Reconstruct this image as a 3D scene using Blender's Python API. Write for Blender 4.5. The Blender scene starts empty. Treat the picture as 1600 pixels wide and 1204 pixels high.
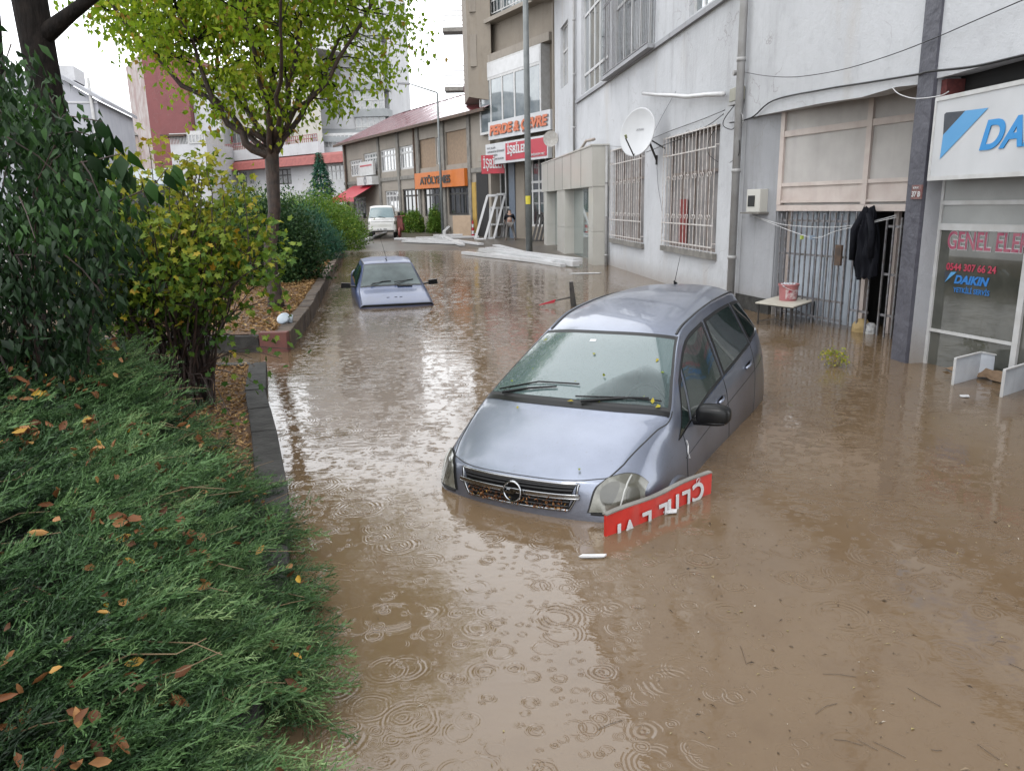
import bpy, bmesh, math, random
import numpy as np
from math import radians, sin, cos, tan, pi, atan2, sqrt
from mathutils import Vector, Matrix, noise

random.seed(7)
RNG = np.random.default_rng(7)
scene = bpy.context.scene
COL = scene.collection

# ------------------------------------------------------------------ camera
CAM_H, PITCH, ROLL, FPX = 2.1, radians(13.5), radians(-1.2), 1180.0
Fv = Vector((0, cos(PITCH), -sin(PITCH)))
Rv0 = Vector((1, 0, 0)); Uv0 = Rv0.cross(Fv)
Rv = Rv0 * cos(ROLL) + Uv0 * sin(ROLL)
Uv = -Rv0 * sin(ROLL) + Uv0 * cos(ROLL)
cam_data = bpy.data.cameras.new("camera")
cam_data.sensor_width = 36.0
cam_data.lens = FPX / 1600 * 36
cam_data.clip_start = 0.05
cam_data.clip_end = 2000
cam = bpy.data.objects.new("camera", cam_data)
COL.objects.link(cam)
m = Matrix.Identity(4)
for i in range(3):
    m[i][0] = Rv[i]; m[i][1] = Uv[i]; m[i][2] = -Fv[i]
m[2][3] = CAM_H
cam.matrix_world = m
scene.camera = cam

# ------------------------------------------------------------------ sky, sun, exposure
SUN_EL, SUN_ROT = radians(52), radians(200)
world = bpy.data.worlds.new("World")
scene.world = world
world.use_nodes = True
wn = world.node_tree; wn.nodes.clear()
w_out = wn.nodes.new("ShaderNodeOutputWorld")
w_bg = wn.nodes.new("ShaderNodeBackground")
w_sky = wn.nodes.new("ShaderNodeTexSky")
w_sky.sky_type = 'NISHITA'; w_sky.sun_disc = False
w_sky.sun_elevation = SUN_EL; w_sky.sun_rotation = SUN_ROT
w_mix = wn.nodes.new("ShaderNodeMix"); w_mix.data_type = 'RGBA'
w_mix.inputs[0].default_value = 0.88          # thick rain cloud over the blue
w_mix.inputs[7].default_value = (13.6, 13.9, 14.3, 1)
wn.links.new(w_sky.outputs[0], w_mix.inputs[6])
wn.links.new(w_mix.outputs[2], w_bg.inputs[0])
w_bg.inputs[1].default_value = 0.10
wn.links.new(w_bg.outputs[0], w_out.inputs[0])
sun_d = bpy.data.lights.new("sun", 'SUN'); sun_d.energy = 0.6; sun_d.angle = radians(25); sun_d.color = (1, .97, .93)
sun = bpy.data.objects.new("sun", sun_d); COL.objects.link(sun)
sd = Vector((sin(SUN_ROT) * cos(SUN_EL), cos(SUN_ROT) * cos(SUN_EL), sin(SUN_EL)))
sun.rotation_euler = (-sd).to_track_quat('-Z', 'Y').to_euler()
scene.view_settings.view_transform = 'Standard'
scene.view_settings.look = 'None'
scene.view_settings.exposure = 1.2
scene.view_settings.gamma = 1.0
try:
    scene.cycles.max_bounces = 8
    scene.cycles.use_denoising = True
except Exception:
    pass

# ------------------------------------------------------------------ measuring helpers
def ray(px, py):
    d = Fv * FPX + Rv * (px - 800) - Uv * (py - 602)
    return d.normalized()
def gp(px, py, z=0.0):
    d = ray(px, py); t = (z - CAM_H) / d.z
    return Vector((d.x * t, d.y * t, z))
def at(px, py, Y):
    d = ray(px, py); t = Y / d.y
    return Vector((d.x * t, Y, CAM_H + d.z * t))
class Plane:
    """vertical plane through O; u runs along it, n points out of it."""
    def __init__(s, O, u, n):
        s.O = Vector((O[0], O[1], 0)); s.u = Vector((u[0], u[1], 0)).normalized(); s.n = Vector((n[0], n[1], 0)).normalized()
    def hit(s, px, py):
        d = ray(px, py); o = Vector((0, 0, CAM_H))
        t = (s.O - o).dot(s.n) / d.dot(s.n)
        p = o + d * t
        return (p - s.O).dot(s.u), p.z
    def P(s, u, n, z):
        p = s.O + s.u * u + s.n * n
        return Vector((p.x, p.y, z))

# ------------------------------------------------------------------ object helpers
OFF = {}
def tag(o, label=None, cat=None, group=None, kind=None):
    if label: o["label"] = label
    if cat: o["category"] = cat
    if group: o["group"] = group
    if kind: o["kind"] = kind
    return o
def thing(name, loc, label, cat, group=None, matrix=None):
    o = bpy.data.objects.new(name, None); COL.objects.link(o)
    o.empty_display_size = .2
    if matrix is not None:
        o.matrix_world = matrix; OFF[o.name] = Vector((0, 0, 0))
    else:
        o.location = loc; OFF[o.name] = Vector(loc)
    return tag(o, label, cat, group)
def finish(name, me, mat, parent=None, loc=None, smooth=False, shift=True):
    if mat is not None:
        for mm in (mat if isinstance(mat, (list, tuple)) else [mat]): me.materials.append(mm)
    o = bpy.data.objects.new(name, me); COL.objects.link(o)
    off = Vector((0, 0, 0))
    if parent is not None:
        off = OFF.get(parent.name, off); o.parent = parent
    elif loc is not None:
        off = Vector(loc); o.location = off
    OFF[o.name] = off if parent is not None else (off if loc is not None else Vector((0, 0, 0)))
    if shift and off.length > 0:
        me.transform(Matrix.Translation(-off))
    if smooth:
        me.polygons.foreach_set("use_smooth", [True] * len(me.polygons))
    me.update()
    return o
def recalc(me):
    bm = bmesh.new(); bm.from_mesh(me); bmesh.ops.recalc_face_normals(bm, faces=bm.faces); bm.to_mesh(me); bm.free()
class MB:
    def __init__(s): s.v = []; s.f = []; s.m = []
    def add(s, vs, fs, mi=0):
        b = len(s.v); s.v += [tuple(x) for x in vs]
        for f in fs: s.f.append(tuple(b + i for i in f)); s.m.append(mi)
        return s
    def hexa(s, p, mi=0):   # p: 8 points, bottom ring 0-3 and top ring 4-7
        return s.add(p, [(0, 3, 2, 1), (4, 5, 6, 7), (0, 1, 5, 4), (1, 2, 6, 5), (2, 3, 7, 6), (3, 0, 4, 7)], mi)
    def box(s, c, d, rz=0, mi=0):
        x, y, z = d[0] / 2, d[1] / 2, d[2] / 2; R = Matrix.Rotation(rz, 3, 'Z'); c = Vector(c)
        return s.hexa([c + R @ Vector(q) for q in ((-x, -y, -z), (x, -y, -z), (x, y, -z), (-x, y, -z), (-x, -y, z), (x, -y, z), (x, y, z), (-x, y, z))], mi)
    def pbox(s, pl, u0, u1, n0, n1, z0, z1, mi=0):
        P = pl.P
        return s.hexa([P(u0, n0, z0), P(u1, n0, z0), P(u1, n1, z0), P(u0, n1, z0), P(u0, n0, z1), P(u1, n0, z1), P(u1, n1, z1), P(u0, n1, z1)], mi)
    def quad(s, a, b, c, d, mi=0): return s.add([a, b, c, d], [(0, 1, 2, 3)], mi)
    def bar(s, a, b, w, h=None, mi=0, up=(0, 0, 1)):
        a = Vector(a); b = Vector(b); h = h or w; d = (b - a)
        if d.length < 1e-6: return s
        d.normalize(); up = Vector(up)
        if abs(d.dot(up)) > .98: up = Vector((1, 0, 0))
        r = d.cross(up).normalized() * w / 2; t = r.cross(d).normalized() * h / 2
        return s.hexa([a - r - t, a + r - t, b + r - t, b - r - t, a - r + t, a + r + t, b + r + t, b - r + t], mi)
    def tube(s, pts, r, n=8, mi=0, cap=True):
        pts = [Vector(p) for p in pts]; k = len(pts)
        rr = r if isinstance(r, (list, tuple)) else [r] * k
        base = len(s.v); prev = None
        for i, p in enumerate(pts):
            d = (pts[min(i + 1, k - 1)] - pts[max(i - 1, 0)])
            d = d.normalized() if d.length > 1e-9 else Vector((0, 0, 1))
            if prev is None:
                prev = d.orthogonal().normalized()
            prev = (prev - d * prev.dot(d))
            prev = prev.normalized() if prev.length > 1e-6 else d.orthogonal().normalized()
            q = d.cross(prev)
            for j in range(n):
                a = 2 * pi * j / n
                s.v.append(tuple(p + (prev * cos(a) + q * sin(a)) * rr[i]))
        for i in range(k - 1):
            for j in range(n):
                a = base + i * n + j; b = base + i * n + (j + 1) % n
                s.f.append((a, b, b + n, a + n)); s.m.append(mi)
        if cap:
            s.f.append(tuple(base + j for j in reversed(range(n)))); s.m.append(mi)
            s.f.append(tuple(base + (k - 1) * n + j for j in range(n))); s.m.append(mi)
        return s
    def lathe(s, c, prof, n=24, mi=0, ax=None):
        c = Vector(c); base = len(s.v)
        M = Vector((0, 0, 1)).rotation_difference(Vector(ax)).to_matrix() if ax is not None else Matrix.Identity(3)
        for r, z in prof:
            for j in range(n):
                a = 2 * pi * j / n; s.v.append(tuple(c + M @ Vector((r * cos(a), r * sin(a), z))))
        for i in range(len(prof) - 1):
            for j in range(n):
                a = base + i * n + j; b = base + i * n + (j + 1) % n
                s.f.append((a, b, b + n, a + n)); s.m.append(mi)
        return s
    def grid(s, fn, na, nb, mi=0):
        base = len(s.v)
        for i in range(na + 1):
            for j in range(nb + 1): s.v.append(tuple(fn(i / na, j / nb)))
        for i in range(na):
            for j in range(nb):
                a = base + i * (nb + 1) + j
                s.f.append((a, a + 1, a + nb + 2, a + nb + 1)); s.m.append(mi)
        return s
    def build(s, name, mat, parent=None, loc=None, smooth=False, fix=False, bevel=0, shift=True):
        me = bpy.data.meshes.new(name); me.from_pydata(s.v, [], s.f)
        if isinstance(mat, (list, tuple)): me.polygons.foreach_set("material_index", s.m)
        if fix or bevel: 
            bm = bmesh.new(); bm.from_mesh(me)
            if fix: bmesh.ops.remove_doubles(bm, verts=bm.verts, dist=1e-5)
            bmesh.ops.recalc_face_normals(bm, faces=bm.faces)
            if bevel: bmesh.ops.bevel(bm, geom=list(bm.edges), offset=bevel, segments=2, profile=.6, affect='EDGES', clamp_overlap=True)
            bm.to_mesh(me); bm.free()
        return finish(name, me, mat, parent, loc, smooth, shift)
def np_mesh(name, V, F, mat, parent=None, loc=None, tint=None, smooth=False):
    """V (n,3) float, F (m,k) int with k = 3 or 4; tint per vertex."""
    me = bpy.data.meshes.new(name); k = F.shape[1]
    me.vertices.add(len(V)); me.vertices.foreach_set("co", np.ascontiguousarray(V, dtype=np.float32).ravel())
    me.loops.add(F.size); me.loops.foreach_set("vertex_index", np.ascontiguousarray(F, dtype=np.int32).ravel())
    me.polygons.add(len(F)); me.polygons.foreach_set("loop_start", np.arange(0, F.size, k, dtype=np.int32))
    if tint is not None:
        a = me.attributes.new("tint", 'FLOAT', 'POINT'); a.data.foreach_set("value", np.asarray(tint, dtype=np.float32))
    me.update(calc_edges=True)
    return finish(name, me, mat, parent, loc, smooth)
def copy_tree(o, parent=None):
    c = o.copy(); COL.objects.link(c)
    if parent is not None: c.parent = parent
    for ch in list(o.children): copy_tree(ch, c)
    return c

# ------------------------------------------------------------------ materials
MATS = {}
def nodes(name):
    mt = bpy.data.materials.new(name); mt.use_nodes = True; nt = mt.node_tree
    return mt, nt, nt.nodes["Principled BSDF"], nt.nodes["Material Output"]
def L(nt, a, b): nt.links.new(a, b)
def nz(nt, scale, detail=5, rough=.55, vec=None, stretch=None):
    if vec is None:
        tc = nt.nodes.new("ShaderNodeTexCoord"); vec = tc.outputs["Object"]
    if stretch:
        mp = nt.nodes.new("ShaderNodeMapping"); mp.inputs["Scale"].default_value = stretch; L(nt, vec, mp.inputs[0]); vec = mp.outputs[0]
    n = nt.nodes.new("ShaderNodeTexNoise"); n.inputs["Scale"].default_value = scale; n.inputs["Detail"].default_value = detail
    n.inputs["Roughness"].default_value = rough; L(nt, vec, n.inputs["Vector"]); return n.outputs[0]
def ramp(nt, fac, stops):
    r = nt.nodes.new("ShaderNodeValToRGB"); L(nt, fac, r.inputs[0]); e = r.color_ramp.elements
    while len(e) < len(stops): e.new(.5)
    for i, (p, c) in enumerate(stops):
        e[i].position = p; e[i].color = (c[0], c[1], c[2], 1) if not isinstance(c, (int, float)) else (c, c, c, 1)
    return r.outputs[0]
def mixc(nt, fac, a, b, mode='MIX'):
    n = nt.nodes.new("ShaderNodeMix"); n.data_type = 'RGBA'; n.blend_type = mode
    for sock, val in ((0, fac), (6, a), (7, b)):
        if hasattr(val, "links") or hasattr(val, "is_output"): L(nt, val, n.inputs[sock])
        elif sock == 0: n.inputs[0].default_value = val
        else: n.inputs[sock].default_value = (val[0], val[1], val[2], 1)
    return n.outputs[2]
def math_n(nt, op, a, b=None, c=None, clamp=False):
    n = nt.nodes.new("ShaderNodeMath"); n.operation = op; n.use_clamp = clamp
    for i, val in enumerate((a, b, c)):
        if val is None: continue
        if isinstance(val, (int, float)): n.inputs[i].default_value = val
        else: L(nt, val, n.inputs[i])
    return n.outputs[0]
def bump(nt, bsdf, h, strength=.3, dist=.02):
    b = nt.nodes.new("ShaderNodeBump"); b.inputs["Strength"].default_value = strength; b.inputs["Distance"].default_value = dist
    L(nt, h, b.inputs["Height"]); L(nt, b.outputs[0], bsdf.inputs["Normal"])
ALB = 0.50     # wet surfaces, exposure set for them
def dim(c): return tuple(x * ALB for x in c)
def pm(name, c1, c2=None, scale=4, rough=.7, metal=0, coat=0, bmp=0, bsc=40, bd=.01, spec=.5, streak=0, stain=None, trans=0, bump_stretch=None):
    if name in MATS: return MATS[name]
    mt, nt, b, out = nodes(name)
    c1 = dim(c1) if not metal else c1
    c2 = (dim(c2) if not metal else c2) if c2 else tuple(x * .82 for x in c1)
    if stain: stain = dim(stain)
    col = mixc(nt, ramp(nt, nz(nt, scale, 6), [(.35, 0.), (.65, 1.)]), c1, c2)
    if streak:
        s = ramp(nt, nz(nt, 1.0, 7, .6, stretch=(5, 5, .35)), [(.5, 0.), (.75, 1.)])
        col = mixc(nt, math_n(nt, 'MULTIPLY', s, streak), col, stain or tuple(x * .45 for x in c1))
    L(nt, col, b.inputs["Base Color"])
    b.inputs["Roughness"].default_value = rough; b.inputs["Metallic"].default_value = metal
    b.inputs["Coat Weight"].default_value = coat; b.inputs["Coat Roughness"].default_value = .08
    b.inputs["Specular IOR Level"].default_value = spec
    if trans: b.inputs["Transmission Weight"].default_value = trans
    if bmp: bump(nt, b, nz(nt, bsc, 4, stretch=bump_stretch), bmp, bd)
    MATS[name] = mt; return mt
def leafmat(name, stops, rough=.5, transl=.3, spec=.18):
    mt, nt, b, out = nodes(name)
    at_ = nt.nodes.new("ShaderNodeAttribute"); at_.attribute_name = "tint"
    col = ramp(nt, at_.outputs["Fac"], stops)
    L(nt, col, b.inputs["Base Color"]); b.inputs["Roughness"].default_value = rough; b.inputs["Specular IOR Level"].default_value = spec
    tr = nt.nodes.new("ShaderNodeBsdfTranslucent"); L(nt, mixc(nt, .5, col, (1.0, 1.0, .3), 'MULTIPLY'), tr.inputs[0])
    mx = nt.nodes.new("ShaderNodeMixShader"); mx.inputs[0].default_value = transl
    L(nt, b.outputs[0], mx.inputs[1]); L(nt, tr.outputs[0], mx.inputs[2]); L(nt, mx.outputs[0], out.inputs[0])
    MATS[name] = mt; return mt

def make_plaster(name, c, dirt, damp=.5):
    c = dim(c); dirt = dim(dirt)
    mt, nt, b, out = nodes(name)
    tc = nt.nodes.new("ShaderNodeTexCoord").outputs["Object"]
    big = ramp(nt, nz(nt, .5, 8, .6, tc), [(.35, 0.), (.68, 1.)])
    col = mixc(nt, big, c, tuple(x * .84 for x in c))
    fine = ramp(nt, nz(nt, 3.2, 8, .7, tc), [(.52, 0.), (.7, 1.)])
    col = mixc(nt, math_n(nt, 'MULTIPLY', fine, .35), col, tuple(x * .72 for x in c))
    streak = ramp(nt, nz(nt, 1.0, 8, .68, tc, (2.6, 2.6, .30)), [(.50, 0.), (.78, 1.)])
    streak = math_n(nt, 'MULTIPLY', streak, ramp(nt, nz(nt, .33, 5, .6, tc), [(.42, 0.), (.6, 1.4)]))
    blot = ramp(nt, nz(nt, 1.1, 9, .72, tc, (1, 1, .7)), [(.58, 0.), (.66, 1.)])
    col = mixc(nt, math_n(nt, 'MULTIPLY', blot, .35), col, tuple(q * .66 for q in c))
    warm = ramp(nt, nz(nt, .6, 6, .6, tc, (1.6, 1.6, .5)), [(.60, 0.), (.72, 1.)])
    col = mixc(nt, math_n(nt, 'MULTIPLY', warm, .4), col, (c[0] * .82, c[1] * .72, c[2] * .60))
    col = mixc(nt, math_n(nt, 'MULTIPLY', streak, damp), col, dirt)
    # cracks and patches of filler
    v = nt.nodes.new("ShaderNodeTexVoronoi"); v.feature = 'DISTANCE_TO_EDGE'; v.inputs["Scale"].default_value = .55
    wob = nt.nodes.new("ShaderNodeVectorMath"); wob.operation = 'ADD'; L(nt, tc, wob.inputs[0])
    nn = nt.nodes.new("ShaderNodeTexNoise"); nn.inputs["Scale"].default_value = 1.7; nn.inputs["Detail"].default_value = 6; L(nt, tc, nn.inputs["Vector"])
    L(nt, nn.outputs["Color"], wob.inputs[1]); L(nt, wob.outputs[0], v.inputs["Vector"])
    crack = ramp(nt, v.outputs[0], [(0., 1.), (.006, 0.)])
    crackm = math_n(nt, 'MULTIPLY', crack, ramp(nt, nz(nt, .7, 3, .5, tc), [(.48, 0.), (.56, .6)]))
    col = mixc(nt, crackm, col, (.16, .14, .13))
    # damp, silt-stained band just over the water
    sep = nt.nodes.new("ShaderNodeSeparateXYZ"); geo = nt.nodes.new("ShaderNodeNewGeometry"); L(nt, geo.outputs["Position"], sep.inputs[0])
    hgt = math_n(nt, 'ADD', sep.outputs[2], math_n(nt, 'MULTIPLY', nz(nt, 2.5, 6, .6, tc), .25))
    band = ramp(nt, hgt, [(.16, 1.), (.62, 0.)])
    col = mixc(nt, math_n(nt, 'MULTIPLY', band, .6), col, (.18, .15, .12))
    L(nt, col, b.inputs["Base Color"]); b.inputs["Roughness"].default_value = .85
    bump(nt, b, math_n(nt, 'ADD', nz(nt, 9, 8, .65, tc), math_n(nt, 'MULTIPLY', nz(nt, 70, 3, .5, tc), .3)), .55, .02)
    MATS[name] = mt; return mt

PLASTER = make_plaster("plaster_grey", (.83, .845, .88), (.34, .33, .33), .34)
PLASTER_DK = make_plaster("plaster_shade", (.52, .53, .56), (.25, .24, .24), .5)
BROWNPL = make_plaster("plaster_brown", (.36, .31, .25), (.15, .12, .09), .55)
GREYPL = make_plaster("plaster_tan", (.44, .39, .33), (.22, .18, .14), .6)
WHITEPL = make_plaster("plaster_white", (.82, .82, .84), (.5, .5, .5), .25)
PINKPL = make_plaster("plaster_red", (.32, .11, .11), (.20, .08, .08), .5)
PURPLE = pm("paint_slate", (.125, .125, .155), (.085, .085, .11), 2.5, .55, bmp=.8, bsc=7, bd=.03, streak=.25)
CONC = pm("concrete", (.33, .31, .28), (.2, .19, .17), 3, .85, bmp=.5, bsc=30)
STONE = pm("kerb_stone", (.085, .082, .076), (.04, .038, .035), 5, .8, spec=.25, bmp=.7, bsc=18, bd=.02)
ASPH = pm("wet_asphalt", (.10, .085, .07), (.16, .13, .10), 1.2, .35, bmp=.3, bsc=30)
WHITEP = pm("white_pvc", (.84, .84, .85), (.74, .74, .74), 3, .35)
WHITEF = pm("white_frame", (.80, .80, .80), (.66, .65, .63), 5, .45)
CREAMG = pm("cream_grille", (.98, .95, .92), (.66, .58, .53), 9, .5)
CREAM = pm("cream_cladding", (.76, .74, .68), (.70, .68, .62), 1.2, .32, coat=.2, streak=.12)
PINK = pm("pale_pink_panel", (.86, .75, .69), (.74, .62, .56), 3, .5, streak=.2)
PALEP = pm("pale_panel", (.72, .68, .65), (.60, .57, .54), 2, .5, streak=.15)
GATEBAR = pm("grey_bar", (.17, .17, .185), (.10, .09, .085), 14, .45, metal=.3)
GATESHEET = pm("grey_sheet", (.36, .40, .45), (.27, .30, .34), 2, .6, metal=.1, streak=.3)
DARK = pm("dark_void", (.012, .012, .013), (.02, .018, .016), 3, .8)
BLACK = pm("black_plastic", (.010, .010, .011), (.016, .016, .016), 5, .30, spec=.22)
BLACKM = pm("black_metal", (.02, .02, .022), (.05, .045, .04), 12, .4, metal=.4)
RUBBER = pm("rubber", (.015, .015, .016), (.02, .02, .02), 5, .6)
PIPE = pm("pipe_grey", (.56, .56, .56), (.44, .43, .42), 3, .5, streak=.3, bmp=.2, bsc=10)
RUST = pm("rusty_metal", (.16, .09, .05), (.06, .04, .03), 8, .7)
CHROME = pm("chrome", (.36, .37, .38), (.28, .28, .29), 6, .12, metal=1)
ROOFRED = pm("roof_red", (.30, .045, .06), (.20, .03, .045), 1, .22, metal=.0, coat=.5, bump_stretch=(1, 1, 1), bmp=.1)
SIGNRED = pm("sign_red", (.62, .015, .045), (.55, .015, .04), 2, .35)
SIGNORG = pm("sign_orange", (.80, .22, .02), (.70, .18, .02), 2, .4)
SIGNWHITE = pm("sign_white", (.80, .81, .83), (.70, .71, .73), 1.2, .3, streak=.08)
SKYBLUE = pm("sticker_light_blue", (.10, .42, .82), (.12, .45, .85), 2, .35)
BLUE = pm("sticker_blue", (.01, .22, .68), (.015, .25, .72), 2, .35)
NAVY = pm("sticker_navy", (.02, .03, .05), (.05, .06, .08), 9, .4)
LETRED = pm("letter_red", (.62, .04, .10), (.5, .03, .08), 3, .4)
LETPINK = pm("letter_crimson", (.42, .04, .12), (.55, .16, .22), 12, .4)
ORANGEL = pm("letter_orange", (.80, .20, .06), (.72, .16, .05), 3, .4)
GREYL = pm("letter_grey", (.25, .25, .27), (.3, .3, .3), 3, .5)
BRICK = pm("block_brick", (.42, .30, .20), (.33, .24, .17), 6, .9, bmp=.6, bsc=12)
WOODP = pm("plywood", (.62, .46, .32), (.52, .38, .26), 4, .6, bump_stretch=(1, 1, .1), bmp=.2)
YELLOWP = pm("yellow_wall", (.66, .42, .08), (.5, .32, .07), 3, .7)
CLOTH = pm("jacket_cloth", (.006, .007, .012), (.012, .013, .02), 6, .8, spec=.15, bmp=.5, bsc=22, bd=.02)
BARK = pm("bark", (.022, .016, .013), (.008, .006, .005), 9, .85, spec=.15, bmp=1, bsc=20, bd=.03, bump_stretch=(1, 1, .25))
BARKL = pm("bark_brown", (.10, .058, .040), (.035, .022, .017), 8, .7, bmp=1, bsc=22, bd=.03, bump_stretch=(1, 1, .3))
TWIG = pm("stem_bark", (.075, .038, .028), (.03, .016, .012), 14, .6)
MULCH = pm("mulch", (.32, .18, .09), (.16, .09, .05), 14, .8, bmp=1, bsc=50, bd=.03)

def glass(name, base, base2, rough=.05, sc=1.5, spec=.6, metal=0, drops=0):
    base = dim(base); base2 = dim(base2)
    mt, nt, b, out = nodes(name)
    tc = nt.nodes.new("ShaderNodeTexCoord").outputs["Object"]
    L(nt, mixc(nt, ramp(nt, nz(nt, sc, 5, .6, tc), [(.4, 0.), (.62, 1.)]), base, base2), b.inputs["Base Color"])
    b.inputs["Roughness"].default_value = rough; b.inputs["Specular IOR Level"].default_value = spec
    b.inputs["Coat Weight"].default_value = 1; b.inputs["Coat Roughness"].default_value = .02
    if drops:
        v = nt.nodes.new("ShaderNodeTexVoronoi"); v.inputs["Scale"].default_value = drops; L(nt, tc, v.inputs["Vector"])
        r = ramp(nt, v.outputs["Distance"], [(0., 1.), (.33, 0.)])
        bump(nt, b, r, .55, .004)
    MATS[name] = mt; return mt
GL_DARK = glass("glass_dark", (.02, .025, .028), (.05, .055, .06))
GL_BLUE = glass("glass_sky", (.16, .20, .22), (.26, .30, .31))
GL_CURT = glass("glass_curtain", (.30, .31, .32), (.46, .46, .46), sc=4)
GL_TEAL = glass("glass_teal", (.14, .22, .21), (.22, .31, .30))
GL_SHOP = glass("glass_shop", (.075, .078, .065), (.14, .14, .12), .10, 1.3, spec=.3)
WINDSCR = glass("windscreen_fogged", (.085, .125, .13), (.15, .21, .215), .10, 1.6, drops=90)
SIDEGL = glass("side_glass", (.008, .016, .015), (.03, .05, .045), .04, 3)
def seeglass(name, tint, fog, f0):
    """wet glass one can look through: tinted transparency under a film of drops"""
    mt, nt, b, out = nodes(name)
    tc = nt.nodes.new("ShaderNodeTexCoord").outputs["Object"]
    b.inputs["Base Color"].default_value = (*fog, 1); b.inputs["Roughness"].default_value = .12; b.inputs["Coat Weight"].default_value = 1; b.inputs["Coat Roughness"].default_value = .02
    v = nt.nodes.new("ShaderNodeTexVoronoi"); v.inputs["Scale"].default_value = 95; L(nt, tc, v.inputs["Vector"])
    drop = ramp(nt, v.outputs["Distance"], [(0., 1.), (.33, 0.)]); bump(nt, b, drop, .5, .004)
    tr = nt.nodes.new("ShaderNodeBsdfTransparent"); tr.inputs[0].default_value = (*tint, 1)
    fr = nt.nodes.new("ShaderNodeLayerWeight"); fr.inputs[0].default_value = .25
    fac = math_n(nt, 'ADD', math_n(nt, 'MULTIPLY', fr.outputs[0], 1.0), math_n(nt, 'ADD', math_n(nt, 'MULTIPLY', ramp(nt, nz(nt, 3, 5, .6, tc), [(.35, 0.), (.65, 1.)]), .14), f0), clamp=True)
    fac = math_n(nt, 'ADD', fac, math_n(nt, 'MULTIPLY', drop, .12), clamp=True)
    mx = nt.nodes.new("ShaderNodeMixShader"); L(nt, fac, mx.inputs[0]); L(nt, tr.outputs[0], mx.inputs[1]); L(nt, b.outputs[0], mx.inputs[2]); L(nt, mx.outputs[0], out.inputs[0])
    MATS[name] = mt; return mt
WINDSEE = seeglass("windscreen_wet", (.62, .74, .72), (.060, .088, .088), .20)
SIDESEE = seeglass("side_glass_wet", (.28, .40, .36), (.010, .020, .018), .10)
def lampmat():
    mt, nt, b, out = nodes("lamp_lens")
    tc = nt.nodes.new("ShaderNodeTexCoord").outputs["Object"]
    L(nt, mixc(nt, ramp(nt, nz(nt, 5, 4, .6, tc), [(.38, 0.), (.62, 1.)]), (.08, .077, .06), (.19, .19, .165)), b.inputs["Base Color"])
    b.inputs["Metallic"].default_value = .25; b.inputs["Roughness"].default_value = .22; b.inputs["Coat Weight"].default_value = 1
    MATS["lamp_lens"] = mt; return mt
LENS = lampmat()
def carpaint(name, c1, c2, metal=.55, rough=.3, dropscale=120, mud=.35, coatw=.9):
    mt, nt, b, out = nodes(name)
    tc = nt.nodes.new("ShaderNodeTexCoord").outputs["Object"]
    col = mixc(nt, ramp(nt, nz(nt, 2.2, 6, .6, tc), [(.4, 0.), (.7, 1.)]), c1, c2)
    geo = nt.nodes.new("ShaderNodeNewGeometry"); sep = nt.nodes.new("ShaderNodeSeparateXYZ"); L(nt, geo.outputs["Position"], sep.inputs[0])
    hgt = math_n(nt, 'ADD', sep.outputs[2], math_n(nt, 'MULTIPLY', nz(nt, 4, 6, .6, tc), .12))
    band = ramp(nt, hgt, [(.05, 1.), (.26, 0.)])
    mudf = math_n(nt, 'MULTIPLY', band, mud)
    spat = math_n(nt, 'MULTIPLY', ramp(nt, nz(nt, 55, 3, .7, tc), [(.62, 0.), (.70, 1.)]), .4)
    spat = math_n(nt, 'MULTIPLY', spat, ramp(nt, nz(nt, 2.1, 4, .6, tc), [(.42, .1), (.62, 1.)]))
    col = mixc(nt, math_n(nt, 'MAXIMUM', mudf, spat), col, (.085, .062, .045))
    L(nt, col, b.inputs["Base Color"]); b.inputs["Metallic"].default_value = metal
    b.inputs["Roughness"].default_value = rough; b.inputs["Coat Weight"].default_value = coatw; b.inputs["Coat Roughness"].default_value = .06
    v = nt.nodes.new("ShaderNodeTexVoronoi"); v.inputs["Scale"].default_value = dropscale; L(nt, tc, v.inputs["Vector"])
    h = math_n(nt, 'ADD', ramp(nt, v.outputs["Distance"], [(0., 1.), (.3, 0.)]), math_n(nt, 'MULTIPLY', nz(nt, 2.5, 2, .5, tc), 1.2))
    bump(nt, b, h, .35, .004)
    MATS[name] = mt; return mt
PAINT = carpaint("paint_silver_blue", (.195, .215, .268), (.155, .172, .218), .7, .33, coatw=.7)
PAINTB = carpaint("paint_blue", (.032, .052, .125), (.024, .038, .09), .2, .45, 40, coatw=.35)
PAINTW = carpaint("paint_white", (.38, .375, .355), (.33, .32, .305), 0, .3, 30, .5)

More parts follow.
